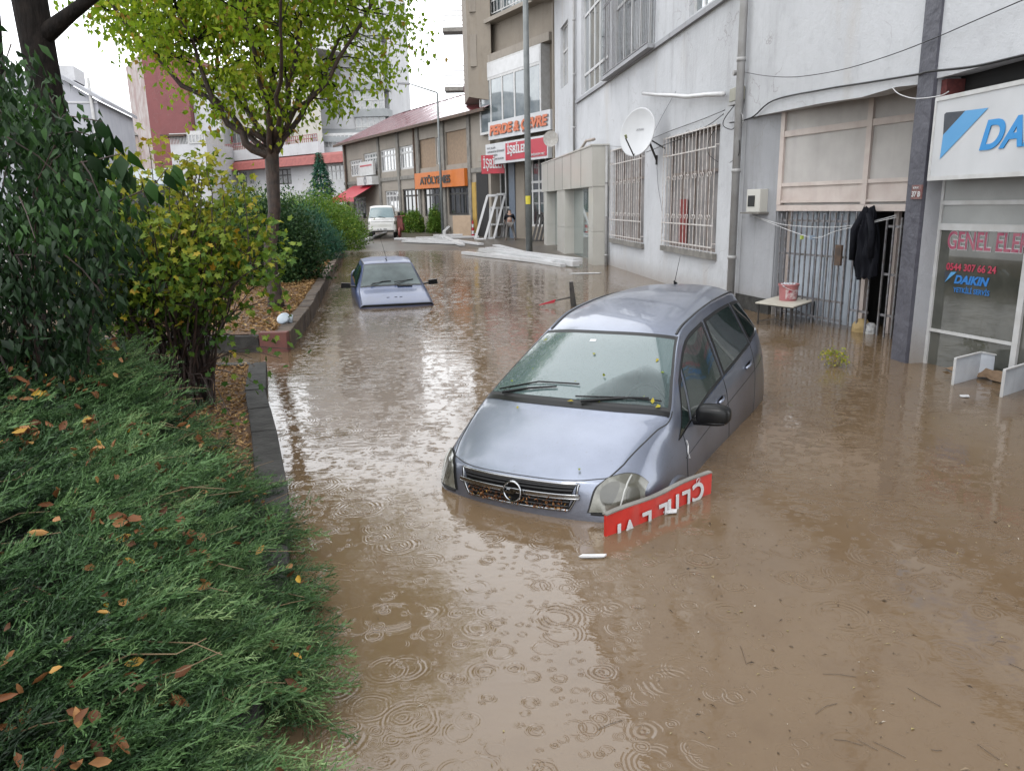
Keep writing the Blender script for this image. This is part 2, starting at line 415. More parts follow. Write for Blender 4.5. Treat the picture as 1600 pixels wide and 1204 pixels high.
def watermat():
    mt, nt, b, out = nodes("flood_water")
    tc = nt.nodes.new("ShaderNodeTexCoord").outputs["Object"]
    n1 = ramp(nt, nz(nt, .35, 6, .6, tc), [(.35, 0.), (.65, 1.)])
    col = mixc(nt, n1, (.096, .064, .037), (.116, .080, .048))
    n2 = ramp(nt, nz(nt, 2.6, 7, .65, tc, (1, .7, 1)), [(.5, 0.), (.72, 1.)])
    col = mixc(nt, math_n(nt, 'MULTIPLY', n2, .4), col, (.074, .047, .027))
    n3 = ramp(nt, nz(nt, 45, 3, .6, tc), [(.66, 0.), (.70, 1.)])
    col = mixc(nt, math_n(nt, 'MULTIPLY', n3, .35), col, (.06, .04, .025))
    L(nt, col, b.inputs["Base Color"])
    b.inputs["Roughness"].default_value = .03; b.inputs["IOR"].default_value = 1.50; b.inputs["Specular IOR Level"].default_value = .5
    wv = nt.nodes.new("ShaderNodeTexNoise"); wv.inputs["Scale"].default_value = 7; wv.inputs["Detail"].default_value = 3; L(nt, tc, wv.inputs["Vector"])
    wsc = nt.nodes.new("ShaderNodeVectorMath"); wsc.operation = 'SCALE'; wsc.inputs[3].default_value = .035; L(nt, wv.outputs["Color"], wsc.inputs[0])
    wad = nt.nodes.new("ShaderNodeVectorMath"); wad.operation = 'ADD'; L(nt, tc, wad.inputs[0]); L(nt, wsc.outputs[0], wad.inputs[1])
    brk = ramp(nt, nz(nt, 6.5, 3, .6, tc), [(.40, .12), (.56, 1.)])
    hs = []
    for (sc, wl, wd, amp, keep, sx) in ((2.1, .030, .10, .0020, .35, 0), (3.6, .021, .09, .0016, .45, 13.3), (6.5, .014, .085, .0013, .5, 41.7), (13., .009, .12, .0009, .5, 7.7), (5.2, .016, .08, .0013, .5, 77.1), (2.8, .024, .07, .0017, .5, 23.9)):
        mp = nt.nodes.new("ShaderNodeMapping"); mp.inputs["Location"].default_value = (sx, sx * 1.7, 0); L(nt, wad.outputs[0], mp.inputs[0])
        v = nt.nodes.new("ShaderNodeTexVoronoi"); v.voronoi_dimensions = '2D'; v.inputs["Scale"].default_value = sc; v.inputs["Randomness"].default_value = .8
        L(nt, mp.outputs[0], v.inputs["Vector"])
        sepc = nt.nodes.new("ShaderNodeSeparateColor"); L(nt, v.outputs["Color"], sepc.inputs[0])
        r0 = math_n(nt, 'MULTIPLY', sepc.outputs[0], .36)
        dd = math_n(nt, 'SUBTRACT', v.outputs["Distance"], r0)
        s_ = math_n(nt, 'SINE', math_n(nt, 'MULTIPLY', dd, 2 * pi / (wl * sc)))
        g = math_n(nt, 'EXPONENT', math_n(nt, 'MULTIPLY', math_n(nt, 'MULTIPLY', dd, dd), -1 / (wd * wd)))
        on = math_n(nt, 'GREATER_THAN', sepc.outputs[1], keep)
        edge = math_n(nt, 'SUBTRACT', 1.0, math_n(nt, 'MULTIPLY', v.outputs["Distance"], 1.6), clamp=True)
        h = math_n(nt, 'MULTIPLY', math_n(nt, 'MULTIPLY', s_, g), math_n(nt, 'MULTIPLY', on, edge))
        hs.append(math_n(nt, 'MULTIPLY', h, amp))
    h = hs[0]
    for k in hs[1:]: h = math_n(nt, 'ADD', h, k)
    # fewer drops in some patches
    patch = ramp(nt, nz(nt, .55, 3, .5, tc), [(.36, .25), (.6, 1.)])
    h = math_n(nt, 'MULTIPLY', math_n(nt, 'MULTIPLY', h, patch), brk)
    wob = math_n(nt, 'MULTIPLY', nz(nt, 2.2, 3, .5, tc, (1, 1.6, 1)), .0035)
    ch = math_n(nt, 'MULTIPLY', nz(nt, 11, 3, .55, tc, (.8, 1.5, 1)), .0009)
    # choppier further down the street
    sp = nt.nodes.new("ShaderNodeSeparateXYZ"); L(nt, tc, sp.inputs[0])
    far = ramp(nt, math_n(nt, 'MULTIPLY', sp.outputs[1], .04), [(.2, .12), (.8, 1.)])
    ch2 = math_n(nt, 'MULTIPLY', math_n(nt, 'MULTIPLY', nz(nt, 5.5, 3, .6, tc, (.8, 1.3, 1)), .0042), far)
    h = math_n(nt, 'ADD', math_n(nt, 'ADD', h, wob), math_n(nt, 'ADD', ch, ch2))
    bp = nt.nodes.new("ShaderNodeBump"); bp.inputs["Strength"].default_value = 1; bp.inputs["Distance"].default_value = 1.0
    L(nt, h, bp.inputs["Height"]); L(nt, bp.outputs[0], b.inputs["Normal"])
    return mt
WATER = watermat()

# ------------------------------------------------------------------ lettering
def text(s, size, origin, xdir, up, mat, parent, name="lettering", depth=.004, shear=0, bold=0, sx=1.0, loc_off=True, label=None, align='LEFT', fit=None):
    cu = bpy.data.curves.new(name, 'FONT'); cu.body = s; cu.size = size; cu.extrude = depth; cu.shear = shear; cu.offset = bold; cu.align_x = align
    tmp = bpy.data.objects.new(name, cu); COL.objects.link(tmp)
    dg = bpy.context.evaluated_depsgraph_get(); me = bpy.data.meshes.new_from_object(tmp.evaluated_get(dg)); me.name = name
    bpy.data.objects.remove(tmp)
    if fit:
        xs_ = [v.co.x for v in me.vertices]; sx = fit / (max(xs_) - min(xs_))
    x = Vector(xdir).normalized(); u = Vector(up); u = (u - x * u.dot(x)).normalized(); n = x.cross(u)
    M = Matrix(((x.x * sx, u.x, n.x, origin[0]), (x.y * sx, u.y, n.y, origin[1]), (x.z * sx, u.z, n.z, origin[2]), (0, 0, 0, 1)))
    me.transform(M); me.materials.clear()
    return finish(name, me, mat, parent)

# ================================================================== GROUND AND WATER
def shore(x): return 36.5 - (1.9 * max(0., x + 1.0) if x < 2.5 else 6.6)
def gz(x, y):
    e = shore(x); t = y - e
    if t < 0: z = max(-.5, t * .06)
    elif t < 12: z = t * .026
    else: z = .312 + min(.4, (t - 12) * .012)
    return z + .02 * noise.noise(Vector((x * .5, y * .5, 0)))
gm = MB()
NX, NY = 110, 150
def gfn(a, b):
    x = -150 + 300 * a; x = math.copysign(abs(x / 150) ** 1.9 * 170, x) - 3
    y = -12 + b ** 1.7 * 620
    return (x, y, gz(x, y))
gm.grid(gfn, NX, NY)
g = gm.build("ground", ASPH, fix=False, smooth=True); tag(g, kind="structure")
wm = MB(); wm.quad((-60, -12, 0), (30, -12, 0), (30, 44, 0), (-60, 44, 0))
w = wm.build("water", WATER); tag(w, kind="structure")

# ================================================================== BUILDINGS
def wall_holes(mb, pl, u0, u1, z0, z1, holes, n=0.0, depth=.18, mi=0, back=None):
    """front sheet with openings and their reveals; closed at the outline by returns of the given depth."""
    us = sorted(set([u0, u1] + [c for h in holes for c in h[:2] if u0 < c < u1]))
    zs = sorted(set([z0, z1] + [c for h in holes for c in h[2:4] if z0 < c < z1]))
    for i in range(len(us) - 1):
        for j in range(len(zs) - 1):
            cu, cz = (us[i] + us[i + 1]) / 2, (zs[j] + zs[j + 1]) / 2
            if any(h[0] < cu < h[1] and h[2] < cz < h[3] for h in holes): continue
            mb.quad(pl.P(us[i], n, zs[j]), pl.P(us[i + 1], n, zs[j]), pl.P(us[i + 1], n, zs[j + 1]), pl.P(us[i], n, zs[j + 1]), mi)
    for h in holes:
        a, b_, c, d = max(h[0], u0), min(h[1], u1), max(h[2], z0), min(h[3], z1)
        e = n - depth
        mb.quad(pl.P(a, n, c), pl.P(a, e, c), pl.P(a, e, d), pl.P(a, n, d), mi)
        mb.quad(pl.P(b_, n, c), pl.P(b_, e, c), pl.P(b_, e, d), pl.P(b_, n, d), mi)
        mb.quad(pl.P(a, n, d), pl.P(b_, n, d), pl.P(b_, e, d), pl.P(a, e, d), mi)
        mb.quad(pl.P(a, n, c), pl.P(b_, n, c), pl.P(b_, e, c), pl.P(a, e, c), mi)
    return mb
def window(pl, h, parent, frame=WHITEF, pane=GL_BLUE, nx=2, zsplit=(), n=0.0, depth=.14, fw=.05, name="window", sill=None, curtain=None):
    u0, u1, z0, z1 = h; e = n - depth
    f = MB()
    f.pbox(pl, u0, u0 + fw, e - .04, e + .03, z0, z1); f.pbox(pl, u1 - fw, u1, e - .04, e + .03, z0, z1)
    f.pbox(pl, u0 + fw, u1 - fw, e - .04, e + .028, z0, z0 + fw); f.pbox(pl, u0 + fw, u1 - fw, e - .04, e + .028, z1 - fw, z1)
    for k in range(1, nx):
        uc = u0 + (u1 - u0) * k / nx; f.pbox(pl, uc - fw / 2, uc + fw / 2, e - .035, e + .02, z0 + fw, z1 - fw)
    for zz in zsplit:
        zc = z0 + (z1 - z0) * zz; f.pbox(pl, u0 + fw, u1 - fw, e - .03, e + .024, zc - fw / 2, zc + fw / 2)
    fo = f.build(name, frame, parent)
    p = MB(); p.quad(pl.P(u0, e - .01, z0), pl.P(u1, e - .01, z0), pl.P(u1, e - .01, z1), pl.P(u0, e - .01, z1))
    p.build("pane", pane, fo)
    if curtain:
        pass
    if sill:
        s = MB(); s.pbox(pl, u0 - .1, u1 + .1, n + .003, n + .10, z0 - .13, z0 - .003); s.build("sill", sill, fo)
    return fo
def prect(pl, x0, y0, x1, y1):
    """opening from two opposite pixel corners on the plane, as (u0,u1,z0,z1)"""
    a, b_ = pl.hit(x0, y0), pl.hit(x1, y1)
    return (min(a[0], b_[0]), max(a[0], b_[0]), min(a[1], b_[1]), max(a[1], b_[1]))

# ---------------------------------------------------------------- grey plastered building on the right
FA = Plane((5.07, 9.82), (-.1009, .9949), (-.9949, -.1009))
SLOPE = -0.34
GP = Plane((5.79, 11.37), (-.342, .94), (-.94, -.342))
SP = Plane((5.30, 9.56), (.31, -.95), (-.95, -.31))
def fu(px, py=330): return FA.hit(px, py)[0]
bld = thing("apartment_building", (5.07, 9.82, 0), "grey plastered building with barred windows and a gated bay beside the flooded street", "building")
UR = 5.22          # far edge of the gated bay
UEND = fu(868)
win_near = (fu(1120), fu(1040), .98, 3.62)
win_far = (fu(1006), fu(957), .92, 3.72)
upw1 = (fu(948), fu(908), 6.12, 9.7)
upw2 = (fu(1113), fu(1067), 6.12, 8.9)
upg = (fu(1018), fu(954), 6.1, 9.9)
smallw = (fu(888), fu(877), 7.0, 9.5)
wl = MB()
up2 = [(a, b_, z + 3.9, z + 6.6) for (a, b_, z) in ((upw1[0], upw1[1], 6.2), (upw2[0], upw2[1], 6.2), (upg[0], upg[1], 6.2))]
wall_holes(wl, FA, UR + .02, UEND, -.6, 15.0, [win_near, win_far, upw1, upw2, upg, smallw] + up2)
# upper wall over the bay and over the shop, front edge uneven
pts = [(-9.0, 3.55), (-3.2, 3.52), (-1.6, 3.46), (-.6, 3.44), (-.27, 3.44), (-.26, 3.42), (0, 3.42), (.5, 3.46), (1.3, 3.44), (2.4, 3.50), (3.4, 3.53), (4.4, 3.56), (UR + .02, 3.58)]
for (a, za), (b_, zb) in zip(pts[:-1], pts[1:]):
    wl.quad(FA.P(a, 0, za), FA.P(b_, 0, zb), FA.P(b_, 0, 15), FA.P(a, 0, 15))
    wl.quad(FA.P(a, 0, za), FA.P(b_, 0, zb), FA.P(b_, -.35, zb + .02), FA.P(a, -.35, za + .02))
# far end wall and flat roof, near end
wl.quad(FA.P(UEND, 0, -.6), FA.P(UEND, -9, -.6), FA.P(UEND, -9, 15), FA.P(UEND, 0, 15))
wl.quad(FA.P(-9, 0, -.6), FA.P(-9, -9, -.6), FA.P(-9, -9, 15), FA.P(-9, 0, 15))
wl.quad(FA.P(-9, 0.3, 15), FA.P(UEND, 0.3, 15), FA.P(UEND, -9, 15), FA.P(-9, -9, 15))
wl.build("wall", PLASTER, bld)
# string course under the upper windows, with the drooping line it has
sc = MB()
for (ua, ub) in ((UR + .35, upg[0] - .2), (upg[0] - .2, upg[1] + .3), (upg[1] + .3, fu(902))):
    sc.pbox(FA, ua + .002, ub, .003, .09, 5.92, 6.03)
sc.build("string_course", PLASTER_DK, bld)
# reveal of the bay (towards the drain pipe), soffit and bay ceiling
rv = MB()
A0 = FA.P(UR + .05, -.004, 0); A1 = GP.P(2.78, 0, 0)
def V3(p, z): return Vector((p.x, p.y, z))
rv.quad(V3(A0, .27), V3(A1, .27), V3(A1, 3.7), V3(A0, 3.7))
rv.quad(FA.P(UR + .02, 0, 3.6), GP.P(3.2, -.3, 3.6), GP.P(-.6, -.6, 3.6), FA.P(-.3, 0, 3.6))
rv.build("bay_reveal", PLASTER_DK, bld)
pb = MB()
dirA = (A1 - A0).normalized(); nA = Vector((-dirA.y, dirA.x, 0)); nA = -nA if nA.x > 0 else nA
q0, q1 = A0 + nA * .05, A1 + nA * .05
pb.hexa([V3(A0 - nA * .02, -.5), V3(q0, -.5), V3(q1, -.5), V3(A1 - nA * .02, -.5), V3(A0 - nA * .02, .27), V3(q0, .29), V3(q1, .28), V3(A1 - nA * .02, .27)])
pb.build("plinth", STONE, bld)
# gate wall: panels of the shutter front
def gpx(x, y): return GP.hit(x, y)
GU0, GU1, GT = -.25, 2.78, 1.93
fr = MB()
for (za, zb) in ((1.88, 1.98), (2.02, 2.06), (2.30, 2.36), (3.14, 3.24)):
    fr.pbox(GP, GU0, GU1, -.07, .0, za, zb)
um = gpx(1352, 280)[0]
fr.pbox(GP, um - .05, um + .05, -.065, .012, 1.985, 3.7)
for uu in (GU1 - .1, GU0): fr.pbox(GP, uu, uu + .1, -.066, .008, 1.985, 3.7)
dl, dr = gpx(1333, 400)[0], gpx(1376, 400)[0]
for uu in (dl, dr, GU1 - .09): fr.pbox(GP, uu - .045, uu + .045, -.30, -.24, -.5, 1.88)
fr.build("shutter_frame", PINK, bld)
pn = MB(); pn.pbox(GP, GU0 - .1, GU1 + .1, -.13, -.075, 1.89, 3.72); pn.build("shutter_back", PALEP, bld)
pn = MB()
pn.pbox(GP, GU0, GU1, -.06, -.03, 2.06, 2.30)
pn.build("lower_panel", PINK, bld)
pn = MB()
pn.pbox(GP, GU0, GU1, -.06, -.035, 2.36, 3.14)
pn.pbox(GP, GU0, GU1, -.06, -.035, 3.24, 3.7)
pn.build("upper_panel", PALEP, bld)
sh = MB()
k = 14; ua, ub = dl + .05, GU1 - .14
for i in range(k):
    a = ua + (ub - ua) * i / k; b_ = ua + (ub - ua) * (i + 1) / k
    sh.pbox(GP, a + .012, b_ - .012, -.30, -.27 + .012 * (i % 2), -.5, 1.88)
sh.pbox(GP, ua, ub, -.33, -.305, -.5, 1.88)
sh.build("door_sheet", GATESHEET, bld)
fl_ = MB(); fl_.pbox(GP, GU1 - .02, GU1 + .6, -.5, -.02, -.5, 3.7); fl_.build("bay_corner", PLASTER_DK, bld)
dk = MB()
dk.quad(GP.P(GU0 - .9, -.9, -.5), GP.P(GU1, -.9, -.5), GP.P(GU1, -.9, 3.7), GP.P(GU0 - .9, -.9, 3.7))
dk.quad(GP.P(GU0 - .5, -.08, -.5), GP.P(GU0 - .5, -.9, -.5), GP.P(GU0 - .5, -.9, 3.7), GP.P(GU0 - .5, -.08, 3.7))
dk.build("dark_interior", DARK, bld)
# pillar: slate-painted pilaster with plaster on its shop side
pr = MB()
for i in range(24):
    z0, z1 = -.6 + 15.6 * i / 24, -.6 + 15.6 * (i + 1) / 24
    f0 = lambda z, s: .012 * noise.noise(Vector((z * 1.7, s, 0)))
    a0, a1 = f0(z0, 1), f0(z1, 1); b0, b1 = f0(z0, 5), f0(z1, 5)
    pr.hexa([FA.P(-.31 + a0, -.03, z0), FA.P(-.31 + a0, .035, z0), FA.P(.0 + b0, .035, z0), FA.P(.0 + b0, -.5, z0),
             FA.P(-.31 + a1, -.03, z1), FA.P(-.31 + a1, .035, z1), FA.P(.0 + b1, .035, z1), FA.P(.0 + b1, -.5, z1)])
pr.build("pillar", PURPLE, bld)
pr = MB(); p0 = FA.P(-.318, -.012, 0); p1 = SP.P(.02, .0, 0); p2 = SP.P(.02, -.3, 0); p3 = FA.P(-.318, -.6, 0)
pr.hexa([V3(p0, -.6), V3(p1, -.6), V3(p2, -.6), V3(p3, -.6), V3(p0, 3.5), V3(p1, 3.5), V3(p2, 3.5), V3(p3, 3.5)])
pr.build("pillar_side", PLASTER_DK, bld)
# house number plate
hn = MB(); hu, hz = FA.hit(1438, 300)
hn.pbox(FA, hu - .10, hu + .10, .036, .052, hz - .085, hz + .085); pl_o = hn.build("number_plate", pm("plate_red", (.20, .045, .045), (.3, .2, .18), 30, .6), bld)
text("37 B", .09, FA.P(hu + .085, .056, hz - .055), -FA.u, (0, 0, 1), WHITEP, pl_o, depth=.002, bold=.002)
text("SOKAK", .035, FA.P(hu + .07, .056, hz + .04), -FA.u, (0, 0, 1), WHITEP, pl_o, depth=.002)
# shop front, right edge of the picture
sf = MB()
S1 = 3.2
um2 = SP.hit(1588, 520)[0]
zt = 1.70; zr = .44; zl = -.5
sf.pbox(SP, .02, .075, -.05, .0, -.5, 2.32)
for (za, zb) in ((1.68, 1.76), (1.98, 2.03)): sf.pbox(SP, .075, S1, -.05, .002, za, zb)
sf.pbox(SP, .075, um2 - .03, -.045, -.002, zr - .018, zr + .018)
sf.pbox(SP, um2 - .035, um2 + .035, -.05, .006, -.5, 1.68)
sf.pbox(SP, um2 + 1.0, um2 + 1.07, -.05, .006, -.5, 1.68)
sfo = sf.build("shop_frame", WHITEF, bld)
pn = MB(); pn.pbox(SP, .08, S1, -.04, -.02, 1.76, 1.98); pn.pbox(SP, .08, S1, -.3, -.01, 2.03, 3.1); pn.build("shop_fascia", pm("fascia_grey", (.52, .53, .52), (.44, .45, .44), 2, .5), bld)
gl = MB(); gl.quad(SP.P(.05, -.03, -.5), SP.P(S1, -.03, -.5), SP.P(S1, -.03, 1.7), SP.P(.05, -.03, 1.7)); glo = gl.build("shop_glass", GL_SHOP, bld)
sx = -0.0
def shop_text(s, size, px, py, mat, **k):
    u, z = SP.hit(px, py); return text(s, size, SP.P(u, -.022, z), SP.u, (0, 0, 1), mat, glo, **k)
sg = text("GENEL ELEKTRİK", .30, SP.P(SP.hit(1477, 388)[0], -.026, SP.hit(1477, 388)[1]), SP.u, (0, 0, 1), WHITEP, glo, depth=.001, bold=.014, sx=.66, name="lettering_outline")
text("GENEL ELEKTRİK", .30, SP.P(SP.hit(1477, 388)[0], -.018, SP.hit(1477, 388)[1]), SP.u, (0, 0, 1), LETPINK, glo, depth=.001, bold=.004, sx=.66)
shop_text("0544 307 66 24", .115, 1476, 421, LETRED, depth=.002, bold=.003, sx=.93)
shop_text("DAIKIN", .135, 1488, 442, BLUE, depth=.002, bold=.006, shear=.25, sx=1.0)
shop_text("YETKİLİ SERVİS", .085, 1487, 456, BLUE, depth=.002, bold=.001, sx=.82)
def tri_decal(mb, pl, n, pts_, mi=0):
    vs = [pl.P(*pl.hit(x, y)[:1], n, pl.hit(x, y)[1]) for x, y in pts_]
    mb.add(vs, [tuple(range(len(vs)))], mi)
dc = MB(); tri_decal(dc, SP, -.021, [(1474, 441), (1474, 424), (1493, 425)], 0); tri_decal(dc, SP, -.019, [(1474, 441), (1484, 425), (1493, 425)], 1)
dc.build("sticker", [NAVY, SKYBLUE], glo)
# interior seen through the lower glass: cardboard and a pale sheet, just behind
# dark opening over the sign with red brick edge
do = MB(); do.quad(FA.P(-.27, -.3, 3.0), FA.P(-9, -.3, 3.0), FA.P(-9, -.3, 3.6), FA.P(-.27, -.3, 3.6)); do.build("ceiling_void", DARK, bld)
bk = MB(); bk.pbox(FA, -.42, -.27, -.29, -.06, 3.1, 3.42); bk.build("exposed_brick", pm("old_brick", (.22, .05, .045), (.12, .03, .03), 20, .9), bld)
# barred windows of the ground floor
def grille(h, parent, nbars, n0=.09, mat=CREAMG, ornament=True, rows=(.28, .62), double=True):
    u0, u1, z0, z1 = h; g = MB()
    for i in range(nbars + 1):
        u = u0 + (u1 - u0) * i / nbars
        g.tube([FA.P(u, n0, z0 - .02), FA.P(u, n0, z1 + .02)], .0095, 5)
    for zz in (z0 + .12, z0 + (z1 - z0) * .22, z1 - .45, z1 - .02):
        g.pbox(FA, u0 - .03, u1 + .03, n0 - .008, n0 + .014, zz - .014, zz + .014)
    for u in (u0, u1):
        for zz in (z0 + .2, z1 - .4): g.pbox(FA, u - .01, u + .01, -.02, n0 - .009, zz - .01, zz + .01)
    if ornament:
        for zz in rows:
            zc = z0 + (z1 - z0) * zz
            for i in range(nbars // 2):
                uc = u0 + (u1 - u0) * (i * 2 + 1) / nbars
                for sgn in (-1, 1):
                    pts_ = []
                    for k in range(9):
                        a = k / 8 * 1.6 * pi; r = .075 * (1 - k / 13)
                        pts_.append(FA.P(uc + sgn * (.075 - r * cos(a)), n0 + .012, zc + r * sin(a)))
                    g.tube(pts_, .008, 4)
    return g.build("grille", mat, parent)
RECESS = GL_CURT
for h, nb in ((win_near, 15), (win_far, 15)):
    fo = window(FA, h, bld, frame=pm('old_frame', (.30, .24, .21), (.2, .16, .14), 6, .7), fw=.07, pane=pm('dim_pane', (.24, .23, .23), (.42, .39, .38), 1.6, .6, spec=.2), nx=4, zsplit=(.66,), sill=CONC)
    grille(h, fo, nb)
cur = MB(); a = win_near; cur.pbox(FA, a[1] - 1.35, a[1] - .75, -.125, -.115, a[2] + .05, a[2] + 1.15); cur.build("red_curtain", pm("curtain_red", (.35, .03, .02), (.2, .02, .02), 10, .8), bld)
window(FA, upw1, bld, frame=WHITEP, pane=GL_BLUE, nx=5, zsplit=(.2, .78), fw=.09)
window(FA, upw2, bld, frame=WHITEP, pane=GL_BLUE, nx=3, zsplit=(.35,), fw=.08)
window(FA, smallw, bld, frame=WHITEF, pane=GL_CURT, nx=2, zsplit=(.6,), fw=.07)
fo = window(FA, upg, bld, frame=WHITEP, pane=GL_BLUE, nx=5, zsplit=(.5,), fw=.09)
for h in up2: window(FA, h, bld, frame=WHITEF, pane=GL_BLUE, nx=3, zsplit=(.4,), fw=.08)
g = MB(); u0, u1, z0, z1 = upg; nbx = 30
for i in range(nbx + 1):
    u = u0 - .1 + (u1 - u0 + .3) * i / nbx
    g.tube([FA.P(u, .24, 6.06), FA.P(u, .24, 9.9)], .009, 5)
for u in (u0 - .1, u1 + .2):
    for kk in range(1, 4): g.tube([FA.P(u, .24 * kk / 4, 6.06), FA.P(u, .24 * kk / 4, 9.9)], .009, 5)
for zz in (6.1, 8.1, 8.16, 9.88): g.pbox(FA, u0 - .12, u1 + .22, .225, .255, zz - .015, zz + .015)
g.build("window_cage", GATEBAR, fo)
s = MB(); s.pbox(FA, upg[0] - .25, upg[1] + .35, .112, .28, 5.94, 6.04); s.build("balcony_slab", PLASTER_DK, bld)
# drain pipes
def pipe(name, u, n, z0, z1, r, mat, parent, brackets=()):
    p = MB(); p.tube([FA.P(u, n, z0), FA.P(u, n, z1)], r, 14)
    for zz in brackets: p.tube([FA.P(u, n, zz), FA.P(u, n, zz + .07)], r * 1.18, 14)
    return p.build(name, mat, parent, smooth=True)
pipe("drain_pipe", UR + .12, .12, -.5, 14.8, .075, PIPE, bld, (.95, 2.6, 4.6, 6.6, 9))
pipe("drain_pipe", fu(901), .10, 4.0, 14.8, .055, PIPE, bld, (5.0, 7.0, 9.0))
pipe("drain_pipe", fu(953), .12, -.5, 3.9, .05, PIPE, bld, (.3, 1.6, 2.7))
ob = MB(); uA, zA = FA.hit(1134, 147); uB, zB = FA.hit(1016, 148)
ob.tube([FA.P(*FA.hit(1140, 147)[:1], .12, FA.hit(1140, 147)[1])] + [FA.P(FA.hit(x_, y_)[0], n__, FA.hit(x_, y_)[1]) for x_, y_, n__ in ((1115, 148, .14), (1085, 151, .15), (1062, 149, .16), (1035, 148, .18), (1016, 146, .2))], [.05, .05, .05, .048, .046, .042], 10)
ob.build("outlet_pipe", WHITEP, bld, smooth=True)
ob = MB(); uC, zC = FA.hit(893, 230)
ob.tube([FA.P(fu(901), .10, 4.0), FA.P(fu(901) + .1, .14, 3.92), FA.P(fu(920), .3, 4.05), FA.P(fu(935), .45, 4.2), FA.P(fu(948), .45, 4.15)], .05, 8)
ob.build("bent_pipe", pm("pipe_beige", (.50, .42, .36), (.4, .34, .3), 4, .5), bld, smooth=True)
# corner strip and projecting balcony at the far end
cs = MB(); cs.pbox(FA, UEND, UEND + .35, -.6, .06, 3.9, 15.2); cs.build("corner_strip", BROWNPL, bld)
bc = MB(); bc.hexa([FA.P(UEND - 3.2, .0, 11.6), FA.P(UEND - 3.2, 2.4, 11.8), FA.P(UEND + .3, 2.4, 11.2), FA.P(UEND + .3, .0, 11.0),
                    FA.P(UEND - 3.2, .0, 13.0), FA.P(UEND - 3.2, 2.4, 13.0), FA.P(UEND + .3, 2.4, 13.0), FA.P(UEND + .3, .0, 13.0)])
bc.build("balcony", BROWNPL, bld)

# ---------------------------------------------------------------- clad porch on the street side
porch = thing("clad_porch", (2.97, 24.9, 0), "cream clad entrance porch on square columns beside the floating white profiles", "porch")
PU0, PU1, PN, PZ0, PZ1 = fu(952) + .05, fu(952) + 11.8, .58, 2.62, 3.92
c_ = MB()
c_.pbox(FA, PU0, PU1, .003, PN, PZ0, PZ1); c_.pbox(FA, PU0 - .03, PU1, .002, PN + .03, PZ1 + .002, PZ1 + .05)
c_.build("fascia", CREAM, porch)
for i in range(1, 6):
    c_ = MB(); u = PU0 + (PU1 - PU0) * i / 6; c_.pbox(FA, u - .012, u + .012, PN + .001, PN + .006, PZ0 + .01, PZ1 - .01); c_.build("panel_joint", RUBBER, porch)
cols = [(PU0 + .02, PU0 + .75), (fu(903), fu(890)), (fu(872), PU1 - .4)]
for (a, b_) in cols:
    c_ = MB(); c_.pbox(FA, a, b_, .1, PN - .03, -.5, 1.12); c_.pbox(FA, a, b_, .1, PN - .03, 1.135, PZ0 - .002); c_.pbox(FA, a + .02, b_ - .02, .12, PN - .05, 1.119, 1.136)
    c_.build("column", CREAM, porch)
c_ = MB(); c_.pbox(FA, PU0 + .75, PU1 - .5, .10, .16, -.5, PZ0 - .002); c_.build("glazing", GL_TEAL, porch)
for ja, jb_ in ((PU0 + .8, PU0 + 1.0), (fu(890) + .2, fu(890) + .35)): c_ = MB(); c_.pbox(FA, ja, jb_, .17, .34, -.5, PZ0 - .01); c_.build("dark_jamb", BLACK, porch)

# ---------------------------------------------------------------- brown concrete building behind
BR = Plane((2.05, 40), (-.485, .875), (-.875, -.485))
def bu(px): return BR.hit(px, 320)[0]
bb = thing("apartment_building", BR.P(3, -2, 0), "unplastered brown concrete block carrying the curtain shop sign and a wide white window band", "building")
uL = bu(765)
bandw = prect(BR, 765, 75, 862, 200); zb0 = BR.hit(812, 203)[1]; zb1 = BR.hit(812, 86)[1]; zs0 = BR.hit(812, 212)[1]
band = (bu(861) , bu(766), zb0, zb1)
wallz = BR.hit(812, 86)[1]
gw = (bu(862), bu(830), 1.0, 4.4)
wl = MB()
wall_holes(wl, BR, -1.2, uL, -.6, 16, [band, (bu(868), bu(760), wallz + 2.3, wallz + 4.6), (bu(861), bu(820), .9, 4.6), (bu(802), bu(775), -.6, 4.6)])
wl.quad(BR.P(-1.2, 0, -.6), BR.P(-1.2, -8, -.6), BR.P(-1.2, -8, 16), BR.P(-1.2, 0, 16))
wl.quad(BR.P(uL, 0, -.6), BR.P(uL, -8, -.6), BR.P(uL, -8, 16), BR.P(uL, 0, 16))
wl.quad(BR.P(-1.2, 0, 16), BR.P(-1.2, -8, 16), BR.P(uL, -8, 16), BR.P(uL, 0, 16))
wl.build("wall", BROWNPL, bb)
# overhanging upper storeys at the left
c1 = at(735, 160, 45.5); c2 = at(766, 165, 45.0)
ov = MB()
zlo = at(748, 160, 45)[2]
x0, x1 = at(731, 100, 45)[0], at(768, 100, 45)[0]
ov.hexa([(x0, 45.0, zlo + .3), (x1, 44.3, zlo), (x1 + .6, 50, zlo), (x0 - .5, 50, zlo + .5), (x0, 45.0, 17), (x1, 44.3, 17), (x1 + .6, 50, 17), (x0 - .5, 50, 17)])
ov.build("overhang", BROWNPL, bb)
for (px, y0, y1, w_) in ((739, 55, 105, .35), (738, 0, 20, .35)):
    a = at(px, y0, 44.9); b_ = at(px, y1, 44.9)
    s = MB(); s.box(((a.x), 44.85, (a.z + b_.z) / 2), (w_, .3, abs(a.z - b_.z))); s.build("slit_window", GREYPL, bb)
window(BR, band, bb, frame=WHITEF, pane=GL_BLUE, nx=5, zsplit=(.77,), n=.55, depth=.05, fw=.13)
wb = MB(); u0, u1, z0, z1 = band; wb.pbox(BR, u0, u1, .0, .48, z0, z1); wb.build("bay_window_body", WHITEF, bb)
